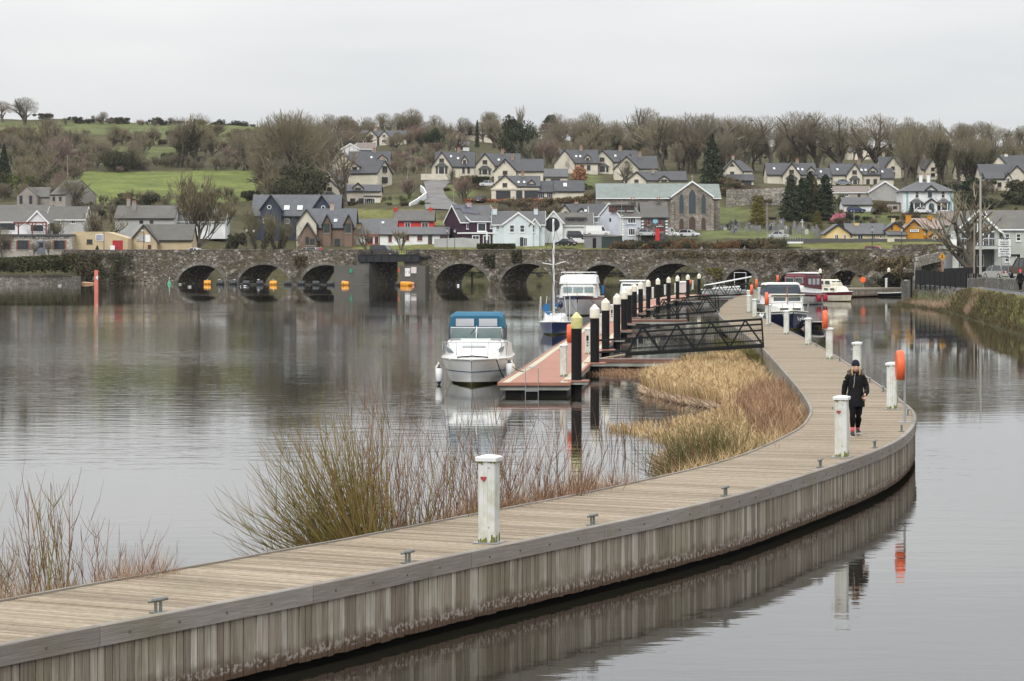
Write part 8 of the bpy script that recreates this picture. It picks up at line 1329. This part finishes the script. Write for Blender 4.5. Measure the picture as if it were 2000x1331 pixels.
# mud bank under the shrubs
mud = MB(); M('mud', (.075,.06,.04), var=.3, sc=3, rough=.9)
for xa, xb in ((-60, 335), (640, 1560)):
    rows = []; k = 0
    for x in range(xa, xb, 20): f = sin(pi*(x-xa)/(xb-xa))**.4; rows.append([behind(x, .0, .35), behind(x, .5, .3), behind(x, 1.1*f+.2, .18), behind(x, 1.5*f+.3, -.3)])
    mud.loft(rows, False, False)
mud.build('mud_bank', MATS['mud'], kind='structure')
# rough grass on the steep bank on the right
def bank_grass():
    r = random.Random(6); mb = MB(); g2 = MB(); k = 0
    for i in range(26000):
        y = r.uniform(148, 285); sh = sstep(222, 240, y)*(1-sstep(266, 280, y)); d = r.uniform(-.05, 1.25+.8*sh); d = d if r.random() < .8 else r.uniform(1., 1.5+.5*sh); x = interp(BX, y)+d; h = right_bank(x, y)
        if noise.noise(Vector((y*.2, d, 1))) < -.3 and r.random() < .6: continue
        blade(mb, Vector((x+.28*noise.noise(Vector((y*.35, d*1.3, 5)))-.02, y, max(0, h)-.05)), r.uniform(.12, .5)*(1 if d < .95+.8*sh else .45)*(1.3 if noise.noise(Vector((y*.4, d*2, 8))) > .1 else .8), (-.45, -.15), r, .02, .8)
    mb.build('bank_grass', MATS['bank_grass'], kind='stuff', label='rough olive and brown grass hanging over the right bank')
    for i in range(2600):
        y = r.gauss(243, 6) if i % 4 else r.gauss(207, 1.3); d = abs(r.gauss(0, .4))+.02; x = interp(BX, y)+d; blade(g2, Vector((x, y, max(0, right_bank(x, y))-.05)), r.uniform(.3, .8), (-.3, -.1), r, .018, .5)
    g2.build('dead_grass', MATS['litter'], kind='stuff', label='pale dead reed tufts at the foot of the right bank')
bank_grass()
# hedge on the quay, ivy on the walls, brown bush at the bridge end
def leafmass(name, label, mat, n_, f, size, seed, cat='hedge', origin=(0, 0, 0), part='foliage'):
    r = random.Random(seed); mb = MB(); O = Vector(origin)
    for k in range(n_): p = f(r); (leafquad(mb, p-O, size*r.uniform(.6, 1.3), r) if p is not None else None)
    e = empty(name, origin, 0, label=label, cat=cat); mb.build(part, MATS[mat], e); return e
def quay_hedge(r):
    x = r.uniform(-420, 143); Z = r.uniform(445, 457); t = r.random()**.4; top = lerp(505, 498, min(1, max(0, x/140)))+2.5*noise.noise(Vector((x*.03, 0, 2))); y0 = 534; p = P(x, lerp(y0, top, t), Z); lim = lerp(445, 455, t**1.5); p.y = max(p.y, lim) if r.random() < .8 else p.y; return p
leafmass('clipped_hedge', 'long dark clipped hedge above the pale quay wall', 'hedge_leaf', 42000, quay_hedge, .5, 1, origin=tuple(P(60, 535, 450)))
def wall_ivy(x0, x1, ya, yb, th=.5):
    def f(r):
        x = r.uniform(x0, x1); y = r.uniform(ya, yb); c = noise.noise(Vector((x*.045, y*.05, 4)))
        if c < r.uniform(-.35, .25): return None
        s = B(x); w = BL+BD*s-BN*r.uniform(.02, th); q = w.y/F; return Vector((w.x, w.y, CH+(YH-y)*q))
    return f
for i, (x0, x1, ya, yb, n_, mt, lb) in enumerate(((128,262,494,552,5200,'ivy_leaf','dull green ivy over the bridge approach wall at left'),(140,200,498,552,2600,'brown_leaf','brown creeper over the bridge approach wall at left'),(946,968,491,522,900,'ivy_leaf','ivy hanging from the parapet beside the mast, left patch'),(1001,1020,490,512,700,'ivy_leaf','ivy hanging from the parapet beside the mast, right patch'),(1560,1640,493,520,1700,'ivy_leaf','dark ivy hanging from the parapet above the small arches'),(575,600,500,520,600,'brown_leaf','brown creeper between the second and third arch'),(1383,1412,524,545,700,'gold_leaf','yellow brown bush growing from a pier before the small arch'),(1280,1560,491,503,1800,'brown_leaf','brown creeper along the right half of the parapet'),(1500,1700,500,545,1500,'brown_leaf','brown creeper over the wall above the small arches'))):
    leafmass('ivy_patch', lb, mt, n_, wall_ivy(x0, x1, ya, yb, .7 if i != 6 else 1.5), .34, 50+i, 'ivy', tuple(P((x0+x1)/2, yb, 430)), 'ivy')
T('bush_brown', 1745, 548, 484, 1.05, 'big brown green bush at the right end of the bridge', Z=402); T('bush_ivy', 1768, 550, 520, 1., 'dark green bush below the brown bush at the bridge end', Z=398); T('bush_ivy', 1722, 555, 535, .9, 'low ivy bush at the foot of the bridge end', Z=405)
T('plane', 1900, 540, 352, 1.0, 'bare plane tree with thick limbs in front of the river centre', Z=318); tree('ash2', gp(2085, 250), 19, .62, 'large bare tree whose branches reach in from the right edge', name='bare_tree'); T('goldyew', 1984, 412, 402, 1.6, 'yellow shrub behind the river centre roof', Z=455)
leafmass('beech_hedge', 'copper brown beech hedge below the glazed extension house', 'beech_leaf', 6000, lambda r: (lambda x, t: P(x, lerp(402, 390+3*noise.noise(Vector((x*.05, 1, 1))), t**.5), 572*K+r.uniform(-1, 1)))(r.uniform(905, 1172), r.random()), .5, 8, origin=tuple(P(1040, 402, 572*K))); leafmass('beech_hedge', 'rounded copper beech bush between the estate houses', 'beech_leaf', 2400, lambda r: P(1132+r.gauss(0, 5.5), 342+r.gauss(0, 7), 640*K+r.gauss(0, 1)), .5, 9, origin=tuple(P(1132, 352, 640*K))); leafmass('garden_hedge', 'green clipped hedge between the purple and white houses', 'hedge_leaf', 5000, lambda r: P(r.uniform(932, 1006), lerp(490, 477, r.random()**.5), 497*K+r.uniform(-.8, .8)), .4, 10, origin=tuple(P(970, 490, 497*K))); leafmass('laurel_hedge', 'green hedge before the second upper estate house', 'dark_leaf', 2400, lambda r: P(r.uniform(922, 955), lerp(358, 346, r.random()**.5), 596*K+r.uniform(-.8, .8)), .45, 11, origin=tuple(P(938, 358, 596*K)))

for i in range(26): x = 860+i*33+rnd.uniform(-8, 8); T(rnd.choice(['bush_dark', 'bush_ivy', 'bush_green']), x, 549, rnd.uniform(518, 528), 1.1, f"dark bush on the far shore seen through the arches, {['first','second','third','fourth','fifth','sixth','seventh','eighth','ninth','tenth','eleventh','twelfth','thirteenth','fourteenth','fifteenth','sixteenth','seventeenth','eighteenth','nineteenth','twentieth','twenty first','twenty second','twenty third','twenty fourth','twenty fifth','last'][i]} from the left", 'bushes seen through the arches', Z=507)
for i in range(12): x = 345+i*31; T(rnd.choice(['bush_dark', 'bush_ivy', 'bush_brown']), x, 549, rnd.uniform(518, 530), 1.1, f"bush on the shore behind the left arches, {['first','second','third','fourth','fifth','sixth','seventh','eighth','ninth','tenth','eleventh','last'][i]} from the left", 'bushes seen through the left arches', Z=508)
# ---------------------------------------------------------------- damp winter air
hz, n, l, pb = newmat('haze_air'); n.remove(pb); vp = n.new('ShaderNodeVolumePrincipled'); vp.inputs['Color'].default_value = (.86, .89, .93, 1); vp.inputs['Density'].default_value = .00004; vp.inputs['Anisotropy'].default_value = .2
l.new(vp.outputs[0], [q for q in n if q.type == 'OUTPUT_MATERIAL'][0].inputs['Volume'])
MB().box(-640, 640, -130, 1680, -6, 125).build('haze', hz, kind='stuff', label='thin grey winter haze over the valley')
